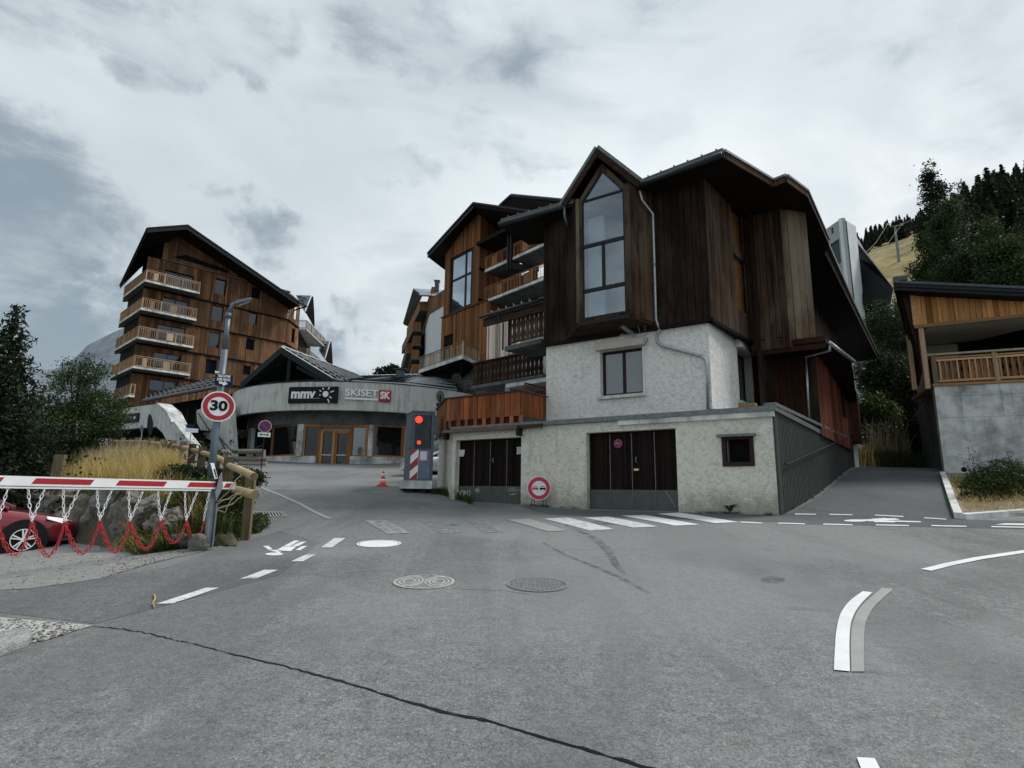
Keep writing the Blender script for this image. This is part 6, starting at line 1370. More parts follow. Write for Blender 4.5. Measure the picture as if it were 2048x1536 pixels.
for j, (xx, yy, x2, y2) in enumerate(((1000,575,1040,600),(1040,560,1075,585),(985,500,1010,520),(1045,490,1080,510))):
    a, z1 = FGa.uv(xx, yy, -2.2); b, z0 = FGa.uv(x2, y2, -2.2); mb = MB(); mb.fbox(FGa, a, b, z0-.6, z1+.3, -2.24, -2.18); mb.build('window', m_['glass_dark'], nb)
mb = MB(); 
for pxp in (1017, 1023): u = FGa.u(pxp, 500, .1); mb.fbox(FGa, u-.07, u+.07, FGa.z(1020,540,.1), FGa.z(1020,455,.1), .02, .2)
a = FGa.u(1020,540,.1); mb.prism([FGa.P(a, FGa.z(1020,540), .1), FGa.P(a+1.4, FGa.z(1020,545), -1.5), FGa.P(a+1.4, FGa.z(1020,535), -1.5), FGa.P(a, FGa.z(1020,528), .1)], FGa.U*.15); mb.build('twin_post', m_['black_metal'], nb)
z = FGa.z(1030, 462); mb = MB(); mb.fbox(FGa, -.5, LGa, z, z+.3, -3, .6); mb.build('gallery_roof', m_['soffit'], nb)
# corner balcony at the bottom, with its chamfered concrete slab
q0, q1, q2, q3 = at(839, 733, 47.5), at(925, 710, 42), at(960, 716, 44.5), at(935, 700, 52)
z = (q1.z); FCb = Fr(q0[:2], Vector(q1[:2])-Vector(q0[:2])); FCc = Fr(q1[:2], Vector(q2[:2])-Vector(q1[:2])); Lb, Lc = FCb.u(925, 710), FCc.u(960, 716)
mb = MB(); mb.prism([rise(q0, z-.3), rise(q1, z-.3), rise(q2, z-.3), rise(q3, z-.3), rise(q0+Vector((1, 6, 0)), z-.3)], (0, 0, .3)); bo = mb.build('balcony', m_['concrete_dark'], nb); ed_ = MB(); ed_.fbox(FCb, 0, Lb, z-.29, z-.01, .002, .05); ed_.fbox(FCc, 0, Lc, z-.29, z-.01, .002, .05); ed_.build('slab_edge', m_['concrete_pale'], bo); bo['label'] = 'corner balcony on a tapered concrete slab'  # slab darkened to hold its underside shade; pale strip along the edge
railing(FCb, 0, Lb, z, 1.1, bo, 'rail_wood', .19, 1.6, n=-.05, panels=((.24, .34),)); railing(FCc, 0.1, Lc, z, 1.1, bo, 'rail_wood', .19, 2, n=-.05)
mb = MB(); mb.prism([rise(q0, z-.3), rise(q1, z-.3), rise(q2, z-.3), rise(q2+Vector((-.5, 3, 0)), z-1.3), rise(q1+Vector((-.3, 3.5, 0)), z-1.3), rise(q0+Vector((2.5, 4, 0)), z-1.3)], (0, .01, -.01)); mb.build('slab_haunch', m_['interior'], nb)  # near-black haunch: shade beneath the balcony put into its colour
mb = MB(); s0_, s1_ = at(884, 740, 46.8), at(1020, 740, 41.5); mb.prism([rise(s0_, 3.5), rise(s1_, 3.5), rise(s1_, z-.4), rise(s0_, z-.4)], (0, .5, 0)); mb.build('stone_wall', m_['slate'], nb)
p = at(895, 770, 46.4); q = at(918, 766, 45.5); mb = MB(); mb.prism([p, q, q+Vector((0, 0, .55)), p+Vector((0, 0, .55))], (0, -.1, 0)); mb.build('dark_opening', m_['interior'], nb)
mb = MB(); s2 = at(975, 660, 41.5); s3 = at(1030, 660, 38); mb.prism([rise(s2, z-.4), rise(s3, z-.4), rise(s3, at(1000,640,40).z+.4), rise(s2, at(975,640,41).z+.4)], (0, .4, 0)); 
FPl = Fr(at(974, 660, 40)[:2], Vector(at(1036, 660, 36.5)[:2])-Vector(at(974, 660, 40)[:2])); zz0, zz1 = FPl.z(1000,716), FPl.z(1000,634)
planks(FPl, 0, FPl.u(1036,660), zz0, zz1, [], .17, -.2, 0, m_['pale_cladding'], nb, jn=.02)
# ================================================================ chalet on the right
rc = thing('chalet', 'honey coloured wooden chalet on a tall concrete wall at the right edge', 'house', (17, 22, 2))
K0 = at(1868, 773, 22.4); FR = Fr(K0[:2], (.92, -.39)); FRs = Fr(K0[:2], (.5, .866), flip=True)
zc = K0.z; LR = 9
print('right chalet', K0)
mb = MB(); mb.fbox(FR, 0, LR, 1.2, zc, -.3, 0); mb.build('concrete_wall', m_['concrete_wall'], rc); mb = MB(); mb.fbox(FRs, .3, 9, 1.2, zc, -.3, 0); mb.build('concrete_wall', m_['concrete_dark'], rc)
for zz_ in (zc-.42, zc-1.25): mb = MB(); mb.fbox(FR, .1 if zz_ < zc-1 else .5, LR, zz_, zz_+.008, -.001, .004); mb.build('formwork_joint', m_['concrete_dark'], rc)
for uu_ in (.8, 2.05): mb = MB(); mb.fbox(FR, uu_, uu_+.008, zc-1.24, zc-.03, -.001, .005); mb.build('formwork_joint', m_['concrete_dark'], rc)
u_, z_ = FR.uv(1928, 939, .0); mb = MB(); mb.disc(FR.P(u_, z_, -.004), FR.N, .095, .012, 20); mb.build('drain_hole', m_['interior'], rc)
# deck, balustrade with carved inner boards
mb = MB(); mb.fbox(FR, -.05, LR, zc-.0+.005, zc+.10, -3.5, .06); mb.build('deck_edge', m_['honey_trim'], rc)
hR = FR.z(1900, 706)-zc
mb = MB(); mb.fbox(FR, -.12, LR, zc+hR-.07, zc+hR, -.10, .10); mb.build('handrail', m_['larch_gray'], rc)
for zz_, hh in ((zc+.16, .09), (zc+hR-.30, .07), (zc+hR-.20, .06)): mb = MB(); mb.fbox(FR, .12, LR, zz_, zz_+hh, -.02, .03); mb.build('rail', m_['honey_trim'], rc)
for u in (0.0, FR.u(1988,740,.03), FR.u(2105,740,.03)): mb = MB(); mb.fbox(FR, u, u+.155, zc+.02, zc+hR-.073, -.06, .055); mb.build('post', m_['larch_gray'] if u == 0 else m_['raw_wood'], rc)
u = .24; i = 0
while u < 4.2:
    mb = MB(); mb.fbox(FR, u, u+.055, zc+.25, zc+hR-.30, -.015, .02); mb.build('baluster', m_['raw_wood'], rc); u += .19
carved(FR, .13, 4.0, zc+.12, zc+hR-.12, .21, -.09, m_['larch'], rc, .03)
mb = MB(); mb.fbox(FRs, 0.02, 5, zc+.1, zc+hR-.02, -.06, -.02); mb.build('side_screen', m_['balcony_dark'], rc)
# fascia of vertical boards
uf0 = FR.u(1824, 620, .25); zfb = FR.z(1830, 653, .25)
def ftop(u): return FR.z(1826,592,.25)+.0*(u-uf0)
zfb_l = FR.uv(1828, 651, .25); zfb_r = FR.uv(2048, 628, .25)
def fbot(u): return zfb_l[1]+(zfb_r[1]-zfb_l[1])*(u-zfb_l[0])/(zfb_r[0]-zfb_l[0])
ztl = FR.uv(1826, 592, .25); ztr_ = FR.uv(2048, 606, .25)
def ftop(u): return ztl[1]+(ztr_[1]-ztl[1])*(u-ztl[0])/(ztr_[0]-ztl[0])+.1
planks(FR, uf0+.12, uf0+7.5, fbot, ftop, [], .175, .20, .25, m_['honey_wood'], rc)
mb = MB(); mb.fpoly(FR, [(uf0, fbot(uf0)-.13), (uf0+7.5, fbot(uf0+7.5)-.13), (uf0+7.5, fbot(uf0+7.5)-.003), (uf0, fbot(uf0)-.003)], .15, .30); mb.build('trim', m_['honey_trim'], rc)
mb = MB(); mb.fpoly(FR, [(uf0-.02, fbot(uf0)), (uf0+.115, fbot(uf0)), (uf0+.115, ftop(uf0)+.05), (uf0-.02, ftop(uf0)+.05)], .16, .29); mb.build('trim', m_['honey_trim'], rc)
mb = MB(); mb.fpoly(FR, [(uf0+.5, fbot(uf0)-.10), (uf0+7.5, fbot(uf0+7.5)-.1), (uf0+7.5, fbot(uf0+7.5)+.02), (uf0+.5, fbot(uf0)+.02)], -3.2, .14); mb.build('loggia_ceiling', m_['cream_render'], rc)
# loggia: pale wall, dark opening
mb = MB(); u1_ = FR.u(1914, 680, -3.0); mb.fbox(FR, .2, LR, zc, fbot(uf0)-.1, -3.5, -3.2); mb.build('back_wall', m_['cream_render'], rc); mb = MB(); mb.fbox(FR, FR.u(1914,680,-3.19), LR, zc, FR.z(1916,661,-3.19), -3.19, -3.16); mb.build('opening', m_['interior'], rc)
pc = MB(); pa = FR.uv(1836,655,.22); pb_ = FR.uv(1850,775,.22); pc.fbox(FR, pa[0], pa[0]+.17, pb_[1]-.05, fbot(uf0)-.135, .10, .26); pc.build('post', m_['raw_wood'], rc)
pc = MB(); pc.fbox(FR, pa[0]-.28, pa[0]-.12, pb_[1]+.05, fbot(uf0)-.2, -.6, -.45); pc.build('post', m_['raw_wood'], rc)
pc = MB(); pc.fbox(FR, pa[0]+.22, pa[0]+.34, pb_[1]+.1, zc+hR, -.5, -.4); pc.build('post', m_['honey_trim'], rc)
# upper wall behind the fascia and roof
r0_ = onF(FR, 1786, 566, .75); r1_ = onF(FR, 2048, 578, .75); dR = (r1_-r0_); r1_ = r0_+dR*3.0
bkR = Vector((.6, .8, 0))*9+Vector((0, 0, -1.9)); mb = MB(); bk_ = at(1838, 768, 30); mb.prism([r0_, r1_, r1_+(bk_-r0_), bk_], (0, 0, -.22)); mb.build('roof', m_['black_metal'], rc)
for k, (dz, hh, nn, mt) in enumerate(((-.02, .10, .10, 'slate_metal'), (-.16, .13, .06, 'charcoal'), (-.30, .13, .02, 'black_metal'))):
    mb = MB(); mb.prism([r0_+Vector((0, 0, dz)), r1_+Vector((0, 0, dz)), r1_+Vector((0, 0, dz+hh)), r0_+Vector((0, 0, dz+hh))], FR.N*nn); mb.build('roof_edge', m_[mt], rc)
mb = MB(); mb.box(r0_+FR.U*.25+Vector((0, 0, .14)), FR.U*.24, FR.N*.1, Vector((0, 0, .09))); mb.build('ridge_cap', m_['slate_metal'], rc)
s_ = at(1838, 772, 23.6); mb = MB(); mb.prism([onF(FR, 1800, 575, .4), onF(FR, 1824, 590, .2), onF(FR, 1845, 740, .0), s_], FRs.N*.06); mb.build('side_soffit', m_['eave_wood'], rc)
mb = MB(); mb.prism([rise(FR.P(.02, 0, -.3), zc-.1), rise(FR.P(LR, 0, -.3), zc-.1), rise(FR.P(LR, 0, -8), zc-.1), rise(FRs.P(8, 0, -.1), zc-.1)], (0, 0, .05)); mb.build('floor', m_['concrete'], rc)
mb = MB(); mb.prism([rise(FRs.P(3.8, 0, -.4), zc), rise(FR.P(LR, 0, -3.55), zc), rise(FR.P(LR, 0, -9), zc), rise(FRs.P(8.5, 0, -.2), zc)], (0, 0, r0_.z-zc-.5)); mb.build('core', m_['eave_wood'], rc)
# ================================================================ concrete tower
tw = thing('concrete_tower', 'tall pale concrete lift tower with a dark sloping canopy, behind the big eave', 'tower', (28, 50, 5))
tA, tB, tC = at(1640, 600, 52), at(1700, 600, 48), at(1727, 600, 49.6)
FT1 = Fr(tA[:2], Vector(tB[:2])-Vector(tA[:2])); FT2_ = Fr(tB[:2], Vector(tC[:2])-Vector(tB[:2])); LT = FT1.u(1700, 600); LT2 = FT2_.u(1727, 600); ztw = FT1.z(1686, 434)
hl = []
for x0, y0, x1, y1 in ((1655,484,1681,534),(1662,455,1667,468),(1678,560,1685,572)):
    xc = (x0+x1)/2; hl.append((FT1.u(x0, (y0+y1)/2), FT1.u(x1, (y0+y1)/2), FT1.z(xc, y1), FT1.z(xc, y0)))
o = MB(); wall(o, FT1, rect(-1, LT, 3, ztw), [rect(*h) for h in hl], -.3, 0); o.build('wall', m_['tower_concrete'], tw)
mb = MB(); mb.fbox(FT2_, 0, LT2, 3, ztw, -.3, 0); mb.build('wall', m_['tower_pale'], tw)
mb = MB(); mb.prism([FT1.P(-.9, 3, -.35), FT1.P(LT-.1, 3, -.35), FT2_.P(LT2-.05, 3, -.3), FT2_.P(LT2-.05, 3, -3), FT1.P(-.9, 3, -3)], (0, 0, ztw-3.1)); mb.build('core', m_['interior'], tw)
window(FT1, *hl[0], tw, 'charcoal', 'glass_sky', .05, rec=.1, back=False, label='tall blue reflecting window of the tower')
for h in hl[1:]: mb = MB(); mb.fbox(FT1, *h, -.2, -.15); mb.build('slot', m_['interior'], tw)
mb = MB(); P4 = [at(1713,478,52), at(1718,490,50), at(1787,577,47), at(1782,603,47), at(1730,607,49), at(1724,590,49.5)]; mb.prism(P4, (1.2, 5, 0)); mb.build('canopy', m_['black_metal'], tw)
mb = MB(); mb.tube([at(1712,476,51), at(1725,499,50.5)], .12, 5); mb.build('canopy_edge', m_['white_metal'], tw)
mb = MB(); W4 = [at(1724,585,51), at(1783,600,48.4), at(1786,655,48.4), at(1727,670,51)]; mb.prism(W4, (.1, .4, 0)); mb.build('side_wall', m_['concrete'], tw); mb = MB(); mb.prism([at(1781,585,47.6), at(1786,583,47.6), at(1789,636,47.6), at(1784,638,47.6)], (0, .3, 0)); mb.build('edge_post', m_['white_metal'], tw)
mb = MB(); mb.prism([at(1712,745,46), at(1750,742,46), at(1742,808,46), at(1712,815,46)], (1, 4, 0)); mb.build('lower_wall', m_['tower_concrete'], tw); mb = MB(); mb.prism([at(1728,752,45.9), at(1746,750,45.9), at(1744,775,45.9), at(1730,780,45.9)], (0, .05, 0)); mb.build('lower_window', m_['glass_gray'], tw)
# ================================================================ barrier with chains
def face(px, py, p):      # upright frame at point p turned to the road
    d = Vector((p.x, p.y)).normalized(); return Fr((p.x, p.y), (d.y, -d.x))
pp_ = gp(421, 1096); br = thing('height_barrier', 'red and white striped barrier beam with hanging chains and galvanised post', 'barrier', pp_)
Yb = pp_.y; bl = at(0, 962, Yb*.755); FBr = Fr(bl[:2], Vector(pp_[:2])-Vector(bl[:2])); zbt, zbb = FBr.z(215, 957), FBr.z(215, 974.5)
u0_, u1_ = FBr.u(-10, 962)-2.2, FBr.u(469, 972)
mb = MB(); mb.fbox(FBr, u0_, u1_, zbb, zbt, -.03, .03); bm_ = mb.build('beam', m_['white_metal'], br)
def bz(s): return zbb+(zbt-zbb)*s
for xa, xb in ((-95,-40),(-35,5),(61,186),(230,332),(373,434+0),(446,462)):
    a, b = FBr.u(xa, 965), FBr.u(xb, 968); sh = .045; mb = MB(); mb.fpoly(FBr, [(a, bz(.22)), (b-sh, bz(.22)), (b, bz(.82)), (a+sh, bz(.82))], .031, .033); mb.build('red_stripe', m_['sign_red'], bm_)
mb = MB(); mb.fbox(FBr, u0_, FBr.u(421,980), zbb-.035, zbb-.008, -.02, .02); mb.build('chain_rail', m_['white_metal'], br)
def zz(x, y): return FBr.uv(x/3.793, 820+y/3.793)
def links(pts, mat, name, pitch=.060):
    P = [FBr.P(u, z, .0) for u, z in pts]; L = [0]
    for a, b in zip(P[:-1], P[1:]): L.append(L[-1]+(b-a).length)
    n = max(2, int(L[-1]/pitch)); V = []; Fc = []
    for k in range(n):
        s = (k+.5)/n*L[-1]; i = max(j for j in range(len(L)-1) if L[j] <= s); t = (s-L[i])/(L[i+1]-L[i]); c = P[i].lerp(P[i+1], t); d = (P[i+1]-P[i]).normalized()
        sd_ = (FBr.N if k % 2 else d.cross(FBr.N)).normalized(); sd_ = (sd_+Vector((random.uniform(-.2, .2), random.uniform(-.2, .2), 0))).normalized(); nn = d.cross(sd_).normalized()
        la, lb, r = .038, .016, .0052; m1, m2 = 10, 5; b0 = len(V)
        for i2 in range(m1):
            a = 2*math.pi*i2/m1; ce = c+d*la*math.cos(a)+sd_*lb*math.sin(a); rad = (d*math.cos(a)*lb+sd_*math.sin(a)*la).normalized()
            for j in range(m2): e = 2*math.pi*j/m2; V.append(tuple(ce+rad*r*math.cos(e)+nn*r*math.sin(e)))
        for i2 in range(m1):
            for j in range(m2): Fc.append((b0+i2*m2+j, b0+((i2+1) % m1)*m2+j, b0+((i2+1) % m1)*m2+(j+1) % m2, b0+i2*m2+(j+1) % m2))
    return nparr(name, V, Fc, mat, parent=br, smooth=True)
Vs = [((212,572),(240,846),(350,572)), ((480,575),(487,846),(612,580)), ((735,582),(755,838),(857,588)), ((978,595),(985,842),(1092,600)), ((1198,600),(1217,838),(1303,605)), ((1403,608),(1412,838),(1500,610))]
wh = [(a, b) for a, b, c in Vs]+[(c, b) for a, b, c in Vs]+[((67,568),(-20,870)), ((1590,612),(1545,840)), ((-70,560),(-20,870))]
for a, b in wh: links([zz(*a), zz((a[0]+b[0])/2-3, (a[1]+b[1])/2+4), zz(*b)], m_['chain_white'], 'white_chain')
jn_ = [(-20,870),(240,850),(487,850),(755,842),(985,846),(1217,842),(1412,842),(1545,845)]; lows = [1105,1108,1090,1078,1058,1010,1003]
for k in range(7):
    a, b = jn_[k], jn_[k+1]; pts = []
    for i in range(13): s = i/12; pts.append(zz(a[0]+(b[0]-a[0])*s, (a[1]+(b[1]-a[1])*s)*(1)+ (lows[k]-(a[1]+b[1])/2)*(1-abs(2*s-1)**2.2)))
    links(pts, m_['chain_red'], 'red_chain')
    pts2 = [zz(a[0]+(b[0]-a[0])*i/12+6, a[1]+(b[1]-a[1])*i/12+(lows[k]-(a[1]+b[1])/2)*(1-abs(2*i/12-1)**1.7)*.96) for i in range(13)]
    links(pts2, m_['chain_red'], 'red_chain')
# post and catch
FPo = Fr(pp_[:2], FBr.U[:2]); zg_ = g1(pp_.x, pp_.y); 
mb = MB(); mb.fbox(FPo, -.055, .035, zg_-.1, zbt+.0, -.13, -.06); mb.fbox(FPo, .036, .062, zg_-.1, zbb-.05, -.13, -.02); mb.build('post', m_['galv'], br)
mb = MB(); mb.fpoly(FPo, [FPo.uv(x, y, .06) for x, y in ((421,926),(428,926),(436,957),(430,958))], .05, .06); mb.build('catch_plate', m_['white_metal'], br)
mb = MB(); mb.fpoly(FPo, [FPo.uv(x, y, .06) for x, y in ((427,938),(430,938),(434,955),(432,956))], .061, .064); mb.fpoly(FPo, [FPo.uv(x, y, .06) for x, y in ((433,958),(437,955),(437,978),(434,978))], .04, .07); mb.build('catch_slot', m_['sign_black'], br)
mb = MB(); mb.fpoly(FPo, [FPo.uv(x, y, .06) for x, y in ((437,955),(443,943),(445,975),(431,1004),(430,985))], .065, .075); mb.build('guide_plate', m_['galv'], br)
mb = MB(); mb.fpoly(FPo, [FPo.uv(x, y, .06) for x, y in ((431,1004),(443,983),(444,986),(432,1006))], .04, .10); mb.build('guide_edge', m_['sign_black'], br)
mb = MB(); cst = onground(pp_.x-.22, pp_.y+.1); mb.box(cst+Vector((0, 0, .05)), (.16, 0, 0), (0, .14, 0), (0, 0, .10)); o = mb.build('footing', m_['ledge_stone'], br); md = o.modifiers.new('b', 'BEVEL'); md.width = .05; md.segments = 3
# ================================================================ lamp post with signs
lb_ = gp(409, 1070); lb_.z = g1(lb_.x, lb_.y); lp = thing('street_lamp', 'grey street lamp post carrying a 30 speed limit sign and a blue direction plate', 'street lamp', lb_)
FLp = face(409, 1070, lb_); zt_ = FLp.z(460, 628); zt2_ = FLp.z(464, 607)
mb = MB(); mb.tube([lb_+Vector((0, 0, -.1)), Vector((lb_.x, lb_.y, FLp.z(452,700))), ], [.080, .068], 14); mb.tube([Vector((lb_.x, lb_.y, FLp.z(452,700))), Vector((lb_.x, lb_.y, zt_))], [.052, .05], 12); mb.tube([Vector((lb_.x, lb_.y, zt_-.1)), Vector((lb_.x, lb_.y, zt_+.02))], .062, 12); mb.build('pole', m_['galv_blue'], lp, smooth=True)
pA = Vector((lb_.x, lb_.y, zt_)); pB = FLp.P(.06, FLp.z(466,609)); pC = FLp.P(.17, FLp.z(475,604)); mb = MB(); mb.tube([pA, pB, pC], [.045, .042, .038], 10); mb.build('arm', m_['galv_blue'], lp, smooth=True)
mb = MB(); a, b = FLp.uv(470,607), FLp.uv(505,600); mb.fpoly(FLp, [(a[0], a[1]-.04), (b[0]-.03, b[1]-.035), (b[0], b[1]), (b[0]-.06, b[1]+.03), (a[0], a[1]+.05)], -.09, .09); o = mb.build('lamp_head', m_['galv_blue'], lp); md = o.modifiers.new('b', 'BEVEL'); md.width = .015; md.segments = 2
mb = MB(); mb.fpoly(FLp, [(a[0]+.08, a[1]-.052), (b[0]-.05, b[1]-.048), (b[0]-.05, b[1]-.038), (a[0]+.08, a[1]-.042)], -.07, .07); mb.build('lamp_glass', m_['zinc'], lp)
u_, z_ = FLp.uv(437, 813, .10); R_s = .325; FSg = Fr(FLp.P(0, 0, .10)[:2], (FLp.U+FLp.N*-.06)[:2])
mb = MB(); mb.disc(FSg.P(u_, z_, 0), FSg.N, R_s, .02, 48); sg = mb.build('speed_sign', m_['sign_white'], lp); sg['label'] = 'round white sign with red ring and black 30'
mb = MB()
for i in range(48):
    a0, a1 = 2*math.pi*i/48, 2*math.pi*(i+1)/48; mb.prism([FSg.P(u_+math.cos(a)*r, z_+math.sin(a)*r, .021) for a, r in ((a0, .205), (a1, .205), (a1, .298), (a0, .298))], FSg.N*.002)
mb.build('red_ring', m_['sign_red'], sg); text('30', .285, FSg, u_, z_+.005, .024, m_['sign_black'], sg, width=.335, ext=.001, bold=.012)
mb = MB(); mb.fbox(FSg, u_-.2, u_+.2, z_-.02, z_+.02, -.05, -.002); mb.build('bracket', m_['galv'], sg)
q = [FLp.uv(x, y, .09) for x, y in ((429,769.5),(464.5,777),(466,750.5),(431,746.5))]; mb = MB(); mb.fpoly(FLp, q, .08, .10); dp_ = mb.build('direction_plate', m_['sign_navy'], lp); dp_['label'] = 'dark blue plate with white lettering and arrow to the right'
q = [FLp.uv(x, y, .05) for x, y in ((430,747),(445,745),(430,741))]; mb = MB(); mb.fpoly(FLp, q, .04, .05); mb.build('upper_plate', m_['sign_white'], lp)
Fd = FLp; u_, z_ = FLp.uv(448, 752.5, .102); text('TELECABINE', .075, FLp, u_, z_, .102, m_['sign_white'], dp_, width=.25, ext=.001, bold=.003)
u_, z_ = FLp.uv(447.5, 759.5, .102); text('SUPER VENOSC', .075, FLp, u_, z_, .102, m_['sign_white'], dp_, width=.26, ext=.001, bold=.003)
q = [FLp.uv(x, y, .102) for x, y in ((438,767),(445.5,768.5),(446,772),(455.5,768),(449,761.5),(448,764.5),(438,762))]; mb = MB(); mb.fpoly(FLp, q, .101, .104); mb.build('arrow', m_['sign_white'], dp_)
# ================================================================ log fence
Fpts = [(487,10.25,950),(458,11.8,924),(433,13.6,908),(405,15.4,901),(385,16.8,895),(366,18.2,890),(346,19.6,887),(326,21,885),(303,22.6,882),(275,24.4,880),(246,26.4,880),(222,28.4,880)]
FPW = []
for px, Yd, py in Fpts: p = at(px, py, Yd); FPW.append(p)
lf = thing('log_fence', 'round log fence with squared posts curving round the dry grass bank', 'fence', Vector((FPW[0].x, FPW[0].y, FPW[0].z-1.1)))
for i, p in enumerate(FPW):
    r = .085 if i else .09; mb = MB()
    d = (FPW[min(i+1, len(FPW)-1)]-FPW[max(i-1, 0)]); d.z = 0; d.normalize(); n = Vector((d.y, -d.x, 0)); hh = 1.25 if i else 1.22
    if i == 0:
        b0_ = gp(491, 1080); mb.box(Vector((b0_.x, b0_.y, (p.z+b0_.z)/2)), (.07, .01, 0), (-.01, .07, 0), (0, 0, (p.z-b0_.z)/2+.02)); mb.build('post', m_['post_pale'], lf)
        b1_ = gp(474, 1070); mb = MB(); mb.box(Vector((b1_.x, b1_.y, (p.z+b1_.z)/2)), (.08, .01, 0), (-.01, .075, 0), (0, 0, (p.z-b1_.z)/2)); mb.build('post', m_['post_wood'], lf); continue
    mb.box(p+Vector((0, 0, -hh/2+.10)), d*r, n*r, Vector((0, 0, hh/2))); mb.build('post', m_['post_wood'], lf)
e_ = at(508, 953, 10.0); e2_ = at(510, 990, 9.95)
def logs(dz, end, r):
    P = [end]+[p+Vector((0, 0, dz)) for p in FPW[1:]]
    for i in range(len(P)-1):
        a, b = P[i], P[i+1]; mb = MB(); d = (b-a).normalized(); j = random.uniform(-.015, .015)
        mb.tube([a, a.lerp(b, .5)+Vector((0, 0, .01)), b+d*.12+Vector((0, 0, j))], [r, r*.97, r*.93], 12); mb.build('rail', m_['log_wood'], lf, smooth=False)
        if i == 0: mb = MB(); mb.tube([a-d*.004, a-d*.0], r*.93, 12); mb.build('end_grain', m_['post_wood'] if dz > -.2 else m_['post_pale'], lf)
logs(-.07, e_, .068); logs(-.52, e2_, .08)
wr = thing('loose_wires', 'pale loose wires strung from the barrier post to the fence post', 'wire', FPW[0])
wp = [((435,1004),(455,985),(470,965),(482,949)), ((436,1003),(460,998),(482,985),(500,975)), ((433,1010),(452,998),(468,990),(481,988)), ((433,1018),(455,1010),(470,1005),(483,993)), ((432,1022),(450,1025),(458,1008),(470,992)), ((434,1020),(448,1014),(466,1008))]
for w_ in wp:
    mb = MB(); q = [at(x, y, 9.85) for x, y in w_]; D = []
    for i in range(len(q)-1):
        for s in range(4): D.append(q[i].lerp(q[i+1], s/4)+Vector((0, .02*math.sin(i*2+s), .012*math.sin(3*i+s))))
    mb.tube(D+[q[-1]], .0065, 5); mb.build('strand', m_['cable'], wr, smooth=True)
# ================================================================ bank behind the barrier
Bp_ = [(-4.95,10.35,g1(-4.95,10.35)-.02),(-5.95,10.9,1.15),(-7.4,11.9,1.50),(-9.6,13.9,1.60),(-12.6,16.3,1.6),(-15.5,18,1.5),(-19,18.5,1.4),(-27,20,1.2)]
Fl_ = [(FPW[0].x, FPW[0].y, g1(FPW[0].x, FPW[0].y)+.05)]+[(p.x-.0, p.y+.1, p.z-1.12) for p in (FPW[1], FPW[3], FPW[5], FPW[7], FPW[8], FPW[10])]+[(-24, 33, 3.0)]
V = []; Fc = []; NJ = 14; NI = (len(Bp_)-1)*6
def plerp(P, s): s = s*(len(P)-1); i = min(int(s), len(P)-2); t = s-i; return Vector(P[i]).lerp(Vector(P[i+1]), t)
BANK = {}
for i in range(NI+1):
    a = plerp(Bp_, i/NI); b = plerp(Fl_, i/NI); d = (a-b); d.z = 0; d.normalize()
    kk = min(1, i/8); rows = [Vector((a.x+d.x*.75*kk, a.y+d.y*.75*kk, g1(a.x+d.x*.75*kk, a.y+d.y*.75*kk)-.2)), Vector((a.x+d.x*.35*kk, a.y+d.y*.35*kk, max(a.z-.55, g1(a.x, a.y)-.1)))]+[a.lerp(b, j/NJ) for j in range(NJ+1)]+[Vector((b.x-d.x*.8*kk, b.y-d.y*.8*kk, g1(b.x-d.x*.8*kk, b.y-d.y*.8*kk)-.12))]
    for j, p in enumerate(rows):
        if 1 < j < len(rows)-1: s = (j-2)/NJ; p.z += .35*math.sin(math.pi*s)*min(1, i/10) + random.uniform(-.04, .04)
        V.append(tuple(p))
nr = NJ+4
for i in range(NI):
    for j in range(nr-1): c = i*nr+j; Fc.append((c, c+1, c+nr+1, c+nr))
nparr('grass_bank', V, Fc, m_['soil'], kind='structure', smooth=True)
def bankp(s, t):
    a = plerp(Bp_, s); b = plerp(Fl_, s); p = a.lerp(b, t); p.z += .35*math.sin(math.pi*t)*min(1, s*NI/10); return p
# ---- boulders
def boulder_mesh(seed):
    rr_ = random.Random(seed); bm = bmesh.new(); bmesh.ops.create_icosphere(bm, subdivisions=4, radius=1)
    pl_ = [(Vector((rr_.gauss(0, 1), rr_.gauss(0, 1), rr_.gauss(0, 1))).normalized(), rr_.uniform(.55, .9)) for _ in range(11)]
    from mathutils import noise as mn
    for v in bm.verts:
        for n, dd_ in pl_:
            k = v.co.dot(n)
            if k > dd_: v.co -= n*(k-dd_)
        v.co *= 1+.24*mn.noise(v.co*1.9+Vector((seed*3.1, 0, 0)))+.13*(.5-abs(mn.noise(v.co*4+Vector((seed, 0, 0)))))*2-.13+.05*mn.noise(Vector((v.co.x*4, v.co.y*4, v.co.z*14))+Vector((seed, 0, 0)))
    me = bpy.data.meshes.new('boulder'); bm.to_mesh(me); bm.free(); me.materials.append(m_['boulder_rock']); return me
BM_ = [boulder_mesh(s) for s in range(6)]
bw_t = thing('boulder_wall', 'grey boulders stacked as a retaining wall below the dry grass', 'boulder wall', gp(200, 1104))
bl_ = [(170,1050,62,54,13.7),(262,1054,42,44,11.8),(112,1018,40,36,15.7),(222,1000,40,26,13.5),(160,992,38,20,14.7),(300,1020,32,32,11.4),(150,1090,34,20,13.7),(228,1090,36,22,12.7),(332,1056,26,28,11.1),(294,1086,26,20,11.1),(20,1000,46,18,18.5),(275,1000,30,18,12.0),(362,1080,20,14,10.7),(398,1084,22,16,10.2),(80,1000,34,22,17.0),(140,1040,30,30,15.1),(205,1040,30,38,13.3),(345,1032,24,22,11.1),(312,1050,22,20,11.2),(240,1030,26,24,13.0),(195,1085,30,20,13.1),(118,1060,24,26,15.3)]
_bx = [1024+1165*q[0]/q[1] for q in Bp_][::-1]; _by = [math.hypot(0, q[1]) for q in Bp_][::-1]
bl_ = [(x, y, rx, ry, float(np.interp(x, _bx, _by))-.80-(.2 if y > 1040 else 0)) for x, y, rx, ry, _ in bl_]
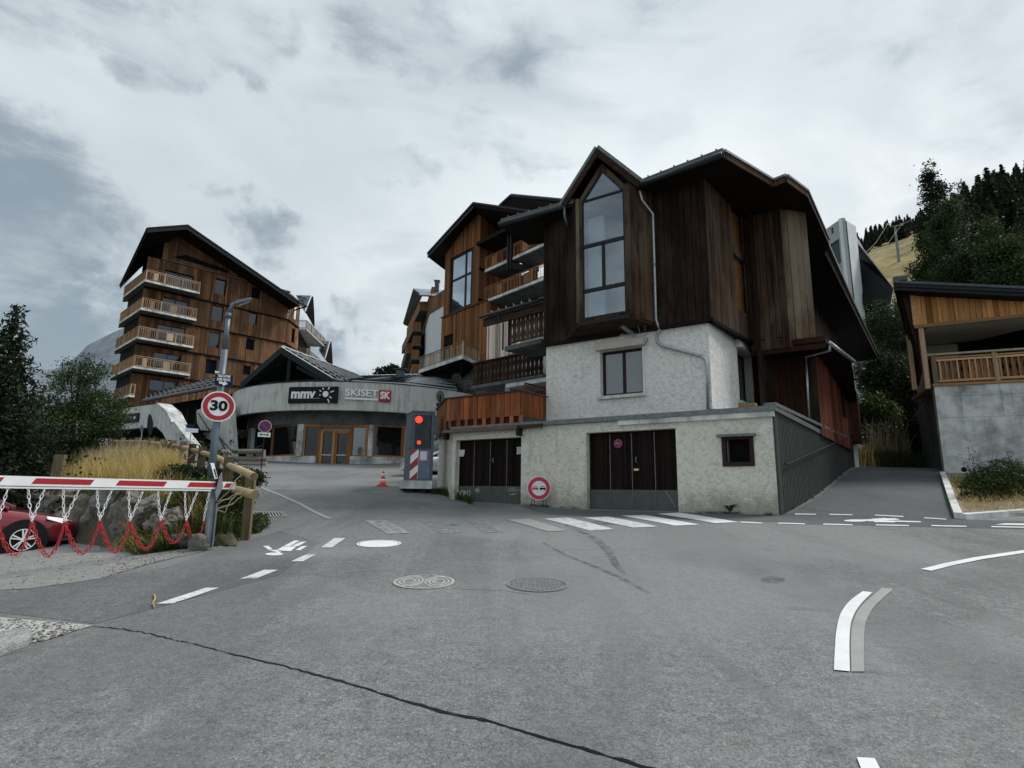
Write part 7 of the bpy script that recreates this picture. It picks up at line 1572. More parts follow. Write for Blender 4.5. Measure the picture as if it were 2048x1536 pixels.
for i, (x, y, rx, ry, Yd) in enumerate(bl_):
    p = at(x, y, Yd+.1); o = link('boulder', BM_[i % 6]); o.parent = bw_t; o.matrix_parent_inverse = Matrix.Translation(-bw_t.location)
    o.location = p; s = Yd/1165; o.scale = (rx*s*1.12, (rx+ry)/2*s*.9, ry*s*1.12); o.rotation_euler = (random.uniform(-.25, .25), random.uniform(-.3, .3), random.uniform(-.5, .5))
# ================================================================ leaves and grass
rg = np.random.default_rng(5)
def leaves(name, C, size, mat, parent=None, kind=None, elong=2.0, up=0.0):
    C = np.asarray(C, dtype=float); n = len(C); d = rg.normal(size=(n, 3)); d /= np.linalg.norm(d, axis=1)[:, None]; e = rg.normal(size=(n, 3)); e[:, 2] *= (1-up); e = np.cross(d, e); e /= np.linalg.norm(e, axis=1)[:, None]+1e-9
    s = size*rg.uniform(.6, 1.4, (n, 1)); a = d*s; b = e*s/elong
    v = np.stack([C-a, C-b, C+a, C+b], 1).reshape(-1, 3); f = np.arange(4*n).reshape(-1, 4)
    return nparr(name, v, f, mat, parent=parent, kind=kind)
def blobpts(blobs, n, clump=.28, cl=14):
    """points in leaf clumps spread over ellipsoid shells"""
    w_ = np.array([b[3]*b[4]*b[5] for b in blobs])**.67; w_ /= w_.sum(); out_ = []
    for b, k in zip(blobs, (w_*n).astype(int)):
        m = max(1, k//cl); d = rg.normal(size=(m, 3)); d /= np.linalg.norm(d, axis=1)[:, None]; r = rg.uniform(.45, 1.08, (m, 1))**.6
        c = d*r*np.array(b[3:6])+np.array(b[:3]); cc = np.repeat(c, cl, 0); out_.append(cc+rg.normal(size=cc.shape)*clump*np.array([1, 1, .6]))
    return np.concatenate(out_)
def blades(name, P, h, w, mat, lean=.35, parent=None, kind='stuff'):
    P = np.asarray(P); n = len(P); h = h*rg.uniform(.5, 1.25, n); a = rg.uniform(0, 2*np.pi, n); l = rg.normal(0, lean, (n, 2))*h[:, None]; wx = np.cos(a)*w; wy = np.sin(a)*w
    b0 = P-np.c_[wx, wy, np.zeros(n)]; b1 = P+np.c_[wx, wy, np.zeros(n)]; m_0 = P+np.c_[l*.35, h*.6]; t_ = P+np.c_[l, h]
    mw = np.c_[wx, wy, np.zeros(n)]*.7; v = np.stack([b0, b1, m_0+mw, m_0-mw, t_+mw*.25, t_-mw*.25], 1).reshape(-1, 3)
    i = np.arange(n)[:, None]*6; f = np.concatenate([i+np.array([0, 1, 2, 3]), i+np.array([3, 2, 4, 5])]); return nparr(name, v, f, mat, parent=parent, kind=kind)
def bankpts(s0, s1, t0, t1, n): return np.array([tuple(bankp(random.uniform(s0, s1), random.uniform(t0, t1))) for _ in range(n)])
blades('dry_grass', bankpts(.29, .60, .02, .62, 9000), .60, .006, m_['dry_grass'], .22)
blades('dry_grass', bankpts(.34, .60, .15, .55, 2000), .80, .006, m_['straw'], .15)
blades('dry_grass', bankpts(.1, .29, .0, .35, 600), .40, .006, m_['dry_grass'], .3)
blades('green_grass', bankpts(.04, .95, -.08, .95, 8000), .28, .008, m_['grass_green'], .5)
def skirtpts(s0, s1, n):
    o = []
    for _ in range(n):
        s = random.uniform(s0, s1); a = plerp(Bp_, s); b = plerp(Fl_, s); d = a-b; d.z = 0; d.normalize(); k = random.uniform(0, .95); z0 = g1(a.x+d.x*.75, a.y+d.y*.75); o.append((a.x+d.x*k, a.y+d.y*k, a.z-.12+(z0-a.z)*min(1, k/.8)))
    return np.array(o)
blades('green_grass', skirtpts(.0, .24, 4200), .26, .007, m_['weed'], .6); blades('dry_grass', skirtpts(.05, .3, 500), .3, .006, m_['dry_grass'], .5)
leaves('weeds', skirtpts(.0, .24, 6500)+rg.normal(0, .06, (6500, 3)), .030, m_['weed'], kind='stuff')
# leafy weeds on the bank below the fence
def shrub(name, label, p, blobs, n, size, mat, cat='shrub', clump=.07, stems=8, stem_mat='bark', group=None):
    t = thing(name, label, cat, p, group); B = [(p.x+b[0], p.y+b[1], p.z+b[2], *b[3:]) for b in blobs]
    leaves('foliage', blobpts(B, n, clump, 10), size, m_[mat], parent=t); mb = MB()
    for i in range(stems):
        b = random.choice(B); e = Vector((b[0]+random.uniform(-.5, .5)*b[3], b[1]+random.uniform(-.5, .5)*b[4], b[2]+random.uniform(0, .8)*b[5])); mb.tube([p, p.lerp(e, .5)+Vector((random.uniform(-.1, .1), 0, .05)), e], [.014, .010, .004], 4)
    mb.build('stems', m_[stem_mat], t); return t
p = bankp(.22, .55); shrub('leafy_bush', 'dark green leafy bush under the log fence, right of the dry grass', p, [(0,0,.25,.55,.5,.25),(.7,.5,.25,.6,.5,.22),(-.6,.4,.25,.5,.5,.25)], 8000, .035, 'leaf_dark')
p = bankp(.14, .4); shrub('leafy_bush', 'low green bush behind the barrier beam beside the lamp post', p, [(0,0,.25,.5,.4,.3),(.5,.1,.2,.35,.3,.25)], 5000, .03, 'weed')
p = gp(505, 1070)+Vector((-.12, .25, 0)); shrub('weed_clump', 'bright green weeds at the foot of the last fence post', p, [(0,0,.16,.16,.22,.22),(-.15,.5,.2,.2,.4,.2)], 2600, .024, 'weed', 'weeds', .03, 4)
p = gp(440, 1085)+Vector((-.05, .35, 0)); shrub('weed_clump', 'green weeds between the barrier post and the fence post', p, [(0,0,.2,.3,.3,.3)], 2600, .026, 'weed', 'weeds', .04, 4)
# old timber stump on the bank
sp_ = bankp(.66, .10); sp_ = at(118, 930, 15.5); mb = MB(); mb.box(sp_+Vector((0, 0, -.15)), (.11, .03, 0), (-.03, .10, 0), (.01, 0, .42)); tag(mb.build('wood_post', m_['post_pale']), 'short weathered grey post at the left end of the dry grass', 'post')
# ================================================================ trees
def tree(name, label, p, h, r, blobs, n, size, mat, bark='bark', cat='tree', clump=.22, group=None, limbs=9, cl=24):
    t = thing(name, label, cat, p, group); mb = MB(); top = p+Vector((0, 0, h*.86)); mid = p+Vector((r*.6, 0, h*.45)); mb.tube([p+Vector((0, 0, -.3)), mid, top], [r, r*.6, r*.15], 8)
    B = [(p.x+b[0], p.y+b[1], p.z+b[2], *b[3:]) for b in blobs]
    for i in range(limbs):
        b = B[i % len(B)]; e = Vector((b[0]+random.uniform(-.4, .4)*b[3], b[1]+random.uniform(-.4, .4)*b[4], b[2]+random.uniform(-.2, .7)*b[5])); s = random.uniform(.25, .7); a = p.lerp(top, s); a = a+(mid-p.lerp(top, .45))*(1-abs(s-.45)); mb.tube([a, a.lerp(e, .55)+Vector((0, 0, .12*h*.1)), e], [r*.35, r*.2, r*.05], 5)
    mb.build('trunk', m_[bark], t, smooth=True); leaves('crown', blobpts(B, n, clump, cl), size, m_[mat], parent=t); return t
p = onground(at(132, 930, 20).x, 20.0)
tree('rowan_tree', 'large green leafy tree left of the concrete parapet', p, 6.0, .10, [(-.2,0,3.9,1.0,1.0,.9),(.8,.2,3.5,.9,.9,.7),(-1.1,.2,3.0,.9,.9,.8),(.1,-.4,2.8,1.3,1.0,.8),(1.15,0,2.9,.5,.6,.45),(-.9,0,2.0,1.0,.8,.7),(.5,0,1.9,.9,.8,.6),(.2,0,4.75,.4,.45,.4),(-.5,0,4.9,.15,.15,.42),(.15,.1,5.2,.12,.12,.40),(.75,0,4.7,.16,.16,.5),(1.3,0,3.5,.2,.2,.4),(-1.6,0,3.7,.2,.2,.4)], 30000, .042, 'leaf_green', clump=.13)
p = onground(at(60, 930, 17).x, 17.0); tree('rowan_tree', 'dark bushy tree at the left edge behind the barrier', p, 4.2, .09, [(-.4,0,2.1,1.3,1,1.0),(.7,0,1.5,.9,.8,.8),(-1.4,0,1.6,1,.9,.9),(0,0,.9,1.4,.8,.6),(-1.5,.3,2.5,.8,.7,.6)], 22000, .045, 'leaf_dark', clump=.15)
p = onground(at(165, 930, 22).x, 22.0); tree('rowan_tree', 'slender blue green shrubby tree at the left end of the concrete parapet', p, 3.0, .06, [(0,0,2.0,.6,.5,.8),(.3,0,1.1,.7,.5,.5),(-.6,0,1.0,.6,.5,.6)], 7000, .042, 'leaf_blue', clump=.14)
def conifer_mesh(seed, h, r, n_b, leaf, mats, dens=1.0):
    rr_ = np.random.default_rng(seed); C = []; 
    for k in range(n_b):
        t = (k+.5)/n_b; z = h*(.10+.90*t); rad = r*(1-t)**.85*rr_.uniform(.75, 1.15); m = int(9+6*(1-t))
        for a in np.linspace(0, 2*np.pi, m, endpoint=False)+rr_.uniform(0, 6):
            L = rad*rr_.uniform(.65, 1.1); q = int(max(3, 16*(1-t)*dens+3))
            s = rr_.uniform(.1, 1, q)**.7; C.append(np.c_[np.cos(a)*L*s, np.sin(a)*L*s, z-.22*L*s**1.3+.05*rr_.normal(size=q)]+rr_.normal(size=(q, 3))*[.05*r, .05*r, .03*r])
    return np.concatenate(C)
p = onground(at(-22, 930, 16).x, 16.0); t = thing('pine_tree', 'dark conifer cut by the left edge of the picture', 'tree', p)
C = conifer_mesh(3, 6.6, 1.9, 34, .1, None, 5.0)+np.array(p); leaves('crown', C, .085, m_['needles'], parent=t, elong=3.2); mb = MB(); mb.tube([p, p+Vector((0, 0, 6.2))], [.14, .02], 7); mb.build('trunk', m_['bark'], t)
# undergrowth left, filling the shade under the trees
U = np.c_[rg.uniform(-24, -9.5, 16000), rg.uniform(14.5, 21, 16000)]; U = np.c_[U, gzb(U[:, 0], U[:, 1])+rg.uniform(.3, 2.2, 16000)*rg.uniform(.3, 1, 16000)]; leaves('undergrowth', U, .06, m_['leaf_dark'], kind='stuff')
# ================================================================ right hand slopes
rows = [(62,[(1300,905),(1500,905),(1700,900),(1760,895),(1900,890),(2100,880),(2500,860)]),(95,[(1300,820),(1500,800),(1700,770),(1800,740),(1900,730),(2100,720),(2500,700)]),
        (140,[(1300,780),(1500,740),(1700,640),(1790,620),(1900,600),(2100,580),(2500,560)]),(205,[(1300,740),(1500,640),(1690,545),(1735,520),(1790,497),(1855,466),(2050,400),(2500,300)]),
        (225,[(1300,745),(1500,660),(1690,560),(1735,540),(1790,515),(1855,480),(2050,410),(2500,310)]),(380,[(1300,740),(1500,600),(1690,512),(1740,484),(1800,462),(1855,452),(1960,400),(2050,352),(2500,250)]),(520,[(1300,760),(1500,640),(1690,540),(1740,510),(1800,490),(1855,470),(1960,420),(2050,380),(2500,280)]),(800,[(1300,900),(2500,800)])]
def rowz(P, px): xs_ = [q[0] for q in P]; return float(np.interp(px, xs_, [q[1] for q in P]))
pxs = np.linspace(1300, 2500, 61); V = []; Fc = []
HR = []
ext = []
for k, (Yd, P) in enumerate(rows):
    HR.append([at(x, rowz(P, x), Yd) for x in pxs])
rowsf = []
for k in range(len(HR)-1):
    m = 6
    for j in range(m):
        rowsf.append([HR[k][i].lerp(HR[k+1][i], j/m) for i in range(len(pxs))])
rowsf.append(HR[-1])
from mathutils import noise as mn
for r_ in rowsf:
    for p in r_: V.append((p.x, p.y, p.z+(1.6*mn.noise(Vector((p.x*.03, p.y*.03, 0)))+.5*mn.noise(Vector((p.x*.12, p.y*.12, 3))))*(min(1, p.y/150))))
nx = len(pxs)
for j in range(len(rowsf)-1):
    for i in range(nx-1): c = j*nx+i; Fc.append((c, c+1, c+nx+1, c+nx))
def hillmat():
    m, t, b = newmat('hill_grass'); v = coords(t, (1, 1, 1)); a = noise(t, v, .06, 7, .65, 1.0); f = noise(t, coords(t, (.5, .5, 2.2)), .5, 5, .7)
    col = ramp(t, Mth(t, 'ADD', Mth(t, 'MULTIPLY', a, .6), Mth(t, 'MULTIPLY', f, .4)), [(.36, (.050, .050, .018)), (.47, (.155, .125, .040)), (.58, (.29, .225, .075))]); t.links.new(col, b.inputs['Base Color']); b.inputs['Roughness'].default_value = .95
    bump(t, b, f, .8, .6); m_['hill_grass'] = m
hillmat(); nparr('hillside', V, Fc, m_['hill_grass'], kind='structure', smooth=True)
VV = np.array(V).reshape(len(rowsf), nx, 3)
def hillp(px, Yd):
    ys_ = np.array([r_[0].y for r_ in rowsf]); j = int(np.clip(np.searchsorted(ys_, Yd)-1, 0, len(ys_)-2)); s = (Yd-ys_[j])/(ys_[j+1]-ys_[j]); i = (px-1300)/(1200)*(nx-1); i0 = int(np.clip(i, 0, nx-2)); f = i-i0
    q = (VV[j, i0]*(1-f)+VV[j, i0+1]*f)*(1-s)+(VV[j+1, i0]*(1-f)+VV[j+1, i0+1]*f)*s; return Vector(q)
# conifers on the hill, one copy each
protos = []
for s in range(4):
    C = conifer_mesh(20+s, 9, 2.1, 15, .2, None, 1.2); n = len(C); d = rg.normal(size=(n, 3)); d /= np.linalg.norm(d, axis=1)[:, None]; e = rg.normal(size=(n, 3)); e = np.cross(d, e); e /= np.linalg.norm(e, axis=1)[:, None]; sz = .36*rg.uniform(.6, 1.4, (n, 1)); v = np.stack([C-d*sz, C-e*sz*.45, C+d*sz, C+e*sz*.45], 1).reshape(-1, 3)
    me = bpy.data.meshes.new('crown'); me.from_pydata(v.tolist(), [], np.arange(4*n).reshape(-1, 4).tolist()); me.materials.append(m_['needles'] if s % 2 else m_['needles_far']); protos.append(me)
tmb = MB(); tmb.tube([(0, 0, -1), (0, 0, 8)], [.2, .03], 6); tko = tmb.build('trunk', m_['bark']); tkm = tko.data; bpy.data.objects.remove(tko)
def hill_conifer(p, s, k, label, group):
    t = thing('conifer', label, 'tree', p, group); t.scale = (s*random.uniform(.85, 1.15), s, s*random.uniform(.85, 1.2)); t.rotation_euler = (0, 0, random.uniform(0, 6))
    for nm, me in (('crown', protos[k]), ('trunk', tkm)): o = bpy.data.objects.new(nm, me); COL.objects.link(o); o.parent = t
for i in range(120):
    px = random.uniform(1690, 1900); Yd = random.uniform(300, 400); p = hillp(px, Yd); hill_conifer(p, random.uniform(.8, 1.3), random.randrange(4), 'small dark conifer in the wood on the far ridge behind the pylon', 'conifers on the far ridge')
for i in range(150):
    px = random.uniform(1905, 2120); Yd = random.uniform(110, 330); p = hillp(px, Yd)
    if px < 1960 and Yd < 200: continue
    hill_conifer(p, random.uniform(1.1, 1.9), random.randrange(4), 'dark conifer in the dense hillside forest above the right chalet roof', 'conifers of the hillside forest')
# broad leaved trees between the chalet and the hill
def birch(px, pyb, pyt, Yd, wpx, label, mat='leaf_birch', bark='birch_bark', n=9000, sparse=False, size=.13):
    b = at(px, pyb, Yd); tp = at(px, pyt, Yd); h = tp.z-b.z; w_ = wpx/1165*Yd/2; B = []
    k = 7
    for i in range(k*2):
        t = random.uniform(.28, .97); rr_ = w_*(math.sin(math.pi*min(1, (t-.1)/.9)**.8)*.75+.15); a = random.uniform(0, 6.28); q = random.uniform(.2, .75)
        B.append((math.cos(a)*rr_*q, math.sin(a)*rr_*q, h*t, rr_*.55, rr_*.55, h*.10))
    B.append((0, 0, h*.95, w_*.18, w_*.18, h*.07))
    return tree('birch_tree', label, b, h, .16 if not sparse else .1, B, n, size, mat, bark, clump=.34, limbs=14, cl=24)
birch(1900, 640, 338, 58, 92, 'tallest tree behind the right chalet with a thin ragged top', 'leaf_dark', n=11000, size=.14)
birch(1925, 640, 405, 52, 110, 'birch with a white trunk showing above the chalet roof', 'leaf_birch', n=11000)
birch(1876, 640, 465, 56, 84, 'dark tree beside the golden meadow slope, left of the birch', 'leaf_birch', n=9000)
birch(1955, 640, 372, 64, 90, 'tall dark tree between the ragged tree and the forest', 'leaf_dark', n=9000, size=.15)
birch(2010, 640, 440, 48, 85, 'young light green tree with a thin straight stem at the right', 'leaf_green', n=8000, sparse=True)
birch(2052, 640, 480, 47, 80, 'light green tree cut by the right edge above the chalet roof', 'leaf_green', n=7000)
birch(1975, 640, 500, 50, 90, 'low dark tree between the birch and the young green tree', 'leaf_dark', n=8000)
birch(2120, 640, 380, 60, 150, 'tree beyond the right edge of the picture', 'leaf_dark', n=6000)
birch(1862, 640, 545, 60, 36, 'small bush like tree at the foot of the meadow slope', 'leaf_birch', n=5000)
# thicket behind the ramp
def thick(px, py, Yd, rx, ry, n, mat, label, size=.09, name='bush'):
    c = at(px, py, Yd); s = Yd/1165; g = Vector((c.x, c.y, c.z-ry*s)); return shrub(name, label, g, [(random.uniform(-.4, .4)*rx*s, random.uniform(-.5, .5)*rx*s, ry*s*random.uniform(.5, 1.3), rx*s*.7, rx*s*.6, ry*s*.55) for _ in range(5)]+[(0, 0, ry*s, rx*s, rx*s*.8, ry*s)], n, size, mat, clump=.2, stems=6)
thick(1768, 650, 46, 40, 60, 7000, 'leaf_birch', 'green bush high under the dark canopy of the tower'); thick(1815, 690, 44, 40, 80, 8000, 'leaf_dark', 'dark tall bush left of the right chalet roof')
thick(1775, 760, 38, 45, 60, 8000, 'leaf_dark', 'dark bush in the gap above the ramp, middle height'); thick(1825, 800, 34, 34, 90, 8000, 'leaf_dark', 'very dark bush against the side of the right chalet')
thick(1750, 830, 32, 40, 50, 6000, 'weed', 'yellow green bush at the left of the ramp top'); thick(1785, 890, 30, 50, 45, 7000, 'leaf_dark', 'low dark bush at the crest of the ramp'); thick(1845, 890, 29, 30, 60, 5000, 'leaf_dark', 'black shaded bush right of the ramp crest')
thick(1735, 750, 42, 26, 50, 4000, 'leaf_birch', 'green bush in front of the pale wall beneath the big eave')
c = at(1778, 875, 28.5); P = np.array([(c.x+random.uniform(-.9, .9), c.y+random.uniform(-.4, .4), c.z-.8) for _ in range(130)]); blades('pampas_grass', P, 1.5, .02, m_['plume'], .25)
c = at(1728, 905, 27); P = np.array([(c.x+random.uniform(-.35, .5), c.y+random.uniform(-.4, 1.4), c.z-.75) for _ in range(250)]); blades('dry_grass', P, 1.1, .012, m_['dry_grass'], .2); P = np.array([(c.x+random.uniform(-.4, 2.8), c.y+random.uniform(0, 1.4), c.z-.75) for _ in range(2500)]); blades('green_grass', P, .8, .014, m_['grass_green'], .4)
UL_ = []
for _ in range(26000): px = random.uniform(1690, 1905); Yd = random.uniform(64, 150); q = hillp(px, Yd); UL_.append((q.x, q.y, q.z+random.uniform(.2, 4.5)*random.random()))
leaves('hillside_thicket', UL_, .26, m_['leaf_dark'], kind='stuff')
# planted bed: shrub and straw
p = gp(2005, 1008)+Vector((.1, .5, 0)); shrub('garden_shrub', 'green twiggy shrub in the bed before the concrete wall', p, [(0,0,.5,.55,.4,.5),(.4,0,.75,.5,.4,.45),(-.35,0,.4,.4,.35,.35),(.9,.1,.6,.5,.4,.5)], 9500, .028, 'leaf_green', clump=.05, stems=10)
mb = MB(); L_ = []
for i in range(14):
    a = p+Vector((random.uniform(-.5, 1.0), random.uniform(-.2, .2), .5)); e = a+Vector((random.uniform(-.25, .25), random.uniform(-.1, .1), random.uniform(.55, .95))); mb.tube([a, a.lerp(e, .5)+Vector((random.uniform(-.05, .05), 0, 0)), e], [.008, .006, .003], 4)
    for k in range(22): s = random.uniform(.2, 1.05); q = a.lerp(e, s); L_.append((q.x+random.gauss(0, .035), q.y+random.gauss(0, .035), q.z+random.gauss(0, .03)))
t = thing('garden_shrub', 'bare upright twigs with sparse small leaves rising out of the green shrub', 'shrub', p); mb.build('stems', m_['bark'], t); leaves('foliage', L_, .026, m_['leaf_dark'], parent=t)
B4 = [gp(1930,1030)[:2], gp(2240,1010)[:2], (gp(2240,1010)+Vector((1, 4, 0)))[:2], gp(1900,965)[:2]]
def inq(n):
    o = []
    for _ in range(n): a, b = random.random(), random.random(); o.append([B4[0][i]*(1-a)*(1-b)+B4[1][i]*a*(1-b)+B4[2][i]*a*b+B4[3][i]*(1-a)*b for i in (0, 1)])
    o = np.array(o); return np.c_[o, gzb(o[:, 0], o[:, 1])+.08]
blades('straw', inq(3500), .12, .006, m_['straw'], 1.4); blades('dry_grass', inq(900), .22, .006, m_['dry_grass'], .8); P = inq(1600); blades('green_grass', P[P[:, 0] > 13.0] if (P[:, 0] > 13.0).any() else P, .25, .007, m_['grass_green'], .6)
# plants at the garage wall
def weed(px, py, label, s=.22, n=12):
    p = gp(px, py); t = thing('weed', label, 'plant', p); 
    for i in range(n):
        a = random.uniform(0, 6.28); L = s*random.uniform(.6, 1.2); d = Vector((math.cos(a), math.sin(a)*.6, 0)); w_ = Vector((-d.y, d.x, 0))*L*.22; b = p+Vector((0, 0, .0)); mid = b+d*L*.5+Vector((0, 0, L*.75)); e = b+d*L+Vector((0, 0, L*.8)); mb = MB(); mb.prism([b-w_*.3, mid-w_, e, mid+w_, b+w_*.3], (0, 0, .004)); mb.build('leaf', m_['weed'], t)
weed(1462, 1027, 'single leafy weed growing at the foot of the roughcast wall below the cellar window', .24, 16)
G = []
for _ in range(900): x = random.uniform(880, 945); q = gp(x, 985+(x-880)*.32+random.uniform(-1, 4)); G.append((q.x, q.y, q.z))
blades('green_grass', np.array(G), .22, .008, m_['weed'], .5)
# distant tree over the shop roof
tree('distant_tree', 'small dark tree above the shop roof, left of the chimney', at(772, 790, 72), 4.2, .1, [(0,0,2.6,1.6,1.2,.9),(.8,0,3.1,1.0,1,.8),(-1.2,0,2.0,1.2,1,.6),(2.0,0,2.4,1.1,1,.8)], 4000, .16, 'leaf_dark', clump=.2)
# ================================================================ mountains
def mountains(name, Yd, crest, mat, depth, seed, base=950):
    n = 150; xs_ = np.linspace(crest[0][0], crest[-1][0], n); cz = np.interp(xs_, [c[0] for c in crest], [c[1] for c in crest]); V = []; Fc = []; m = 14
    for j in range(m+1):
        t = j/m
        for i in range(n):
            p = at(xs_[i], cz[i], Yd); b = at(xs_[i], base, Yd-depth); q = b.lerp(p, t**.8); k = (1-t)*.9+.1
            nz = mn.fractal(Vector((q.x*.004+seed, q.y*.004, 0)), 1.0, 2.1, 5)*depth*.045*(.35+k*t*2); V.append((q.x, q.y+nz, q.z+nz*.6))
    for j in range(m):
        for i in range(n-1): c = j*n+i; Fc.append((c, c+1, c+n+1, c+n))
    return nparr(name, V, Fc, mat, kind='structure', smooth=True)
mountains('mountain', 2600, [(-900,640),(-500,700),(-200,690),(0,712),(30,704),(55,716),(85,742),(118,735),(150,716),(175,690),(205,676),(232,662),(262,650),(300,640),(380,690),(480,740),(620,790),(760,830),(1100,880)], m_['mountain_hazy_rock'], 1200, 1)
# ================================================================ traffic light cabinet
tb = gp(845, 976); tb = at(822, 973, 20.3); tzb = g1(tb.x, tb.y)
A_ = at(821, 960, 20.2); B_ = at(867, 960, 20.35); D_ = at(807, 960, 21.1); FT_ = Fr(A_[:2], Vector(B_[:2])-Vector(A_[:2])); FTs = Fr(D_[:2], Vector(A_[:2])-Vector(D_[:2])); LT_ = FT_.u(867, 900); LTs = (Vector(A_[:2])-Vector(D_[:2])).length
zt_, zb_ = FT_.z(845, 825), FT_.z(845, 961); tl_ = thing('traffic_light_cabinet', 'grey blue mobile traffic light cabinet showing two red lamps, on a concrete base', 'traffic light', FT_.P(LT_/2, zb_-.25, -.4))
DP = -LTs
mb = MB(); 
for a, b in ((0, .075), (LT_-.10, LT_)): mb.fbox(FT_, a, b, zb_, zt_, -.08, 0)
mb.fbox(FT_, .075, LT_-.10, zt_-.09, zt_, -.08, 0); mb.fbox(FT_, .075, LT_-.10, zb_, zb_+.06, -.08, 0); zm = FT_.z(845, 899); zm2 = FT_.z(845, 929.5); mb.fbox(FT_, .075, LT_-.10, zm-.02, zm+.02, -.08, -.003); mb.build('frame', m_['cabinet'], tl_)
mb = MB(); mb.fbox(FTs, 0, LTs-.003, zb_, zt_, -.03, 0); mb.fbox(FTs, .1, LTs-.1, zb_+.1, zt_-.1, .001, .012); mb.build('side_panel', m_['cabinet'], tl_)
mb = MB(); mb.prism([FT_.P(0.02, zb_, -.10), FT_.P(LT_, zb_, -.10), FT_.P(LT_, zb_, -.9), FTs.P(0.02, zb_, -.05)], (0, 0, zt_-zb_-.01)); mb.build('housing', m_['interior'], tl_)
mb = MB(); mb.prism([FT_.P(-.02, zt_+.002, .03), FT_.P(LT_+.02, zt_+.002, .03), FT_.P(LT_+.02, zt_+.002, -.92), FTs.P(-.02, zt_+.002, .03)], (0, 0, .05)); mb.build('lid', m_['cabinet'], tl_)
mb = MB(); mb.fbox(FT_, LT_+.003, LT_+.12, zt_-.75, zt_-.08, -.25, -.02); mb.fbox(FT_, -.16, -.01, FT_.z(815,895)-.03, FT_.z(815,895)+.03, -.3, -.1); mb.build('hinge_box', m_['cabinet'], tl_)
for px, py, r in ((838, 839, .125), (838, 885, .065)):
    u_, z_ = FT_.uv(px, py, -.06); mb = MB(); mb.disc(FT_.P(u_, z_, -.09), FT_.N, r, .02, 28); mb.build('red_lamp', m_['red_lamp'], tl_)
    mb = MB(); n_s = 16
    for i in range(n_s): a0, a1 = math.pi*i/n_s, math.pi*(i+1)/n_s; mb.prism([FT_.P(u_+math.cos(a)*(r+.02), z_+math.sin(a)*(r+.02), -.09) for a in (a0, a1)]+[FT_.P(u_+math.cos(a)*(r+.03), z_+math.sin(a)*(r+.03), -.09) for a in (a1, a0)], FT_.N*.05)
    mb.build('visor', m_['sign_black'], tl_)
mb = MB(); x = .10
while x < LT_-.11: mb.fbox(FT_, x, x+.004, zm+.02, zt_-.09, -.030, -.026); x += .038
z = zm+.04
while z < zt_-.1: mb.fbox(FT_, .08, LT_-.11, z, z+.004, -.026, -.022); z += .038
mb.build('mesh_door', m_['galv'], tl_)
mb = MB(); mb.fbox(FT_, .08, LT_-.105, zb_+.065, zm-.025, -.06, -.02); mb.build('lower_panel', m_['galv_blue'], tl_)
su0, su1 = FT_.u(820.5, 925, .01), FT_.u(836.5, 925, .01); 
for k, (zl_, zh_) in enumerate(((zm2+.01, FT_.z(828,899)), (zb_+.05, zm2-.01))):
    mb = MB(); mb.fbox(FT_, su0, su1, zl_, zh_, -.015, .004); pn = mb.build('striped_panel', m_['sign_white'], tl_); w_ = su1-su0; h_ = zh_-zl_
    tri = [[(su0, zh_), (su0, zh_-h_*.45), (su1-.03, zh_-.0), (su1-.03, zh_)], [(su0, zl_), (su1-.01, zl_), (su1-.01, zl_+h_*.52)]]
    for q in tri: mb = MB(); mb.fpoly(FT_, q, .0045, .007); mb.build('red_stripe', m_['sign_red'], pn)
a, z1 = FT_.uv(839, 901, .0); b, z0 = FT_.uv(856, 923, .0); mb = MB(); mb.fbox(FT_, a, b, z0, z1, -.01, .003); nf = mb.build('notice_frame', m_['pink_frame'], tl_); mb = MB(); mb.fbox(FT_, a+.03, b-.05, z0+.05, z1-.03, .0035, .006); mb.build('notice', m_['paper'], nf)
mb = MB(); mb.prism([rise(FT_.P(-.28, 0, .12), zb_-.28), rise(FT_.P(LT_-.02, 0, .12), zb_-.28), rise(FT_.P(LT_-.02, 0, -1.0), zb_-.28), rise(FTs.P(-.1, 0, .12), zb_-.28)], (0, 0, .275)); mb.build('concrete_base', m_['concrete_wall'], tl_)
for u in (0, .45, .85): mb = MB(); mb.box(FT_.P(u, zb_-.36, -.2), (.14, 0, 0), (0, .25, 0), (0, 0, .10)); mb.build('skid', m_['rubber'], tl_)
# tarmac hump beside it
# ================================================================ cone
cp_ = gp(765, 972.5); cn = thing('traffic_cone', 'orange and white traffic cone standing alone on the road before the shop', 'traffic cone', cp_); H = .62; s_ = (at(765, 942, cp_.y).z-cp_.z); H = s_
mb = MB(); mb.box(cp_+Vector((0, 0, .025)), (.19, .02, 0), (-.02, .19, 0), (0, 0, .025)); mb.build('base', m_['cone_orange'], cn)
rad = lambda t: .14*(1-t)+.025*t
for k, (a, b, mt) in enumerate(((.08, .30, 'cone_orange'), (.301, .48, 'sign_white'), (.481, .68, 'cone_orange'), (.681, .84, 'sign_white'), (.841, 1.0, 'cone_orange'))):
    mb = MB(); mb.tube([cp_+Vector((0, 0, H*a)), cp_+Vector((0, 0, H*b))], [rad(a), rad(b)], 18); mb.build('body' if mt == 'cone_orange' else 'white_band', m_[mt], cn, smooth=True)
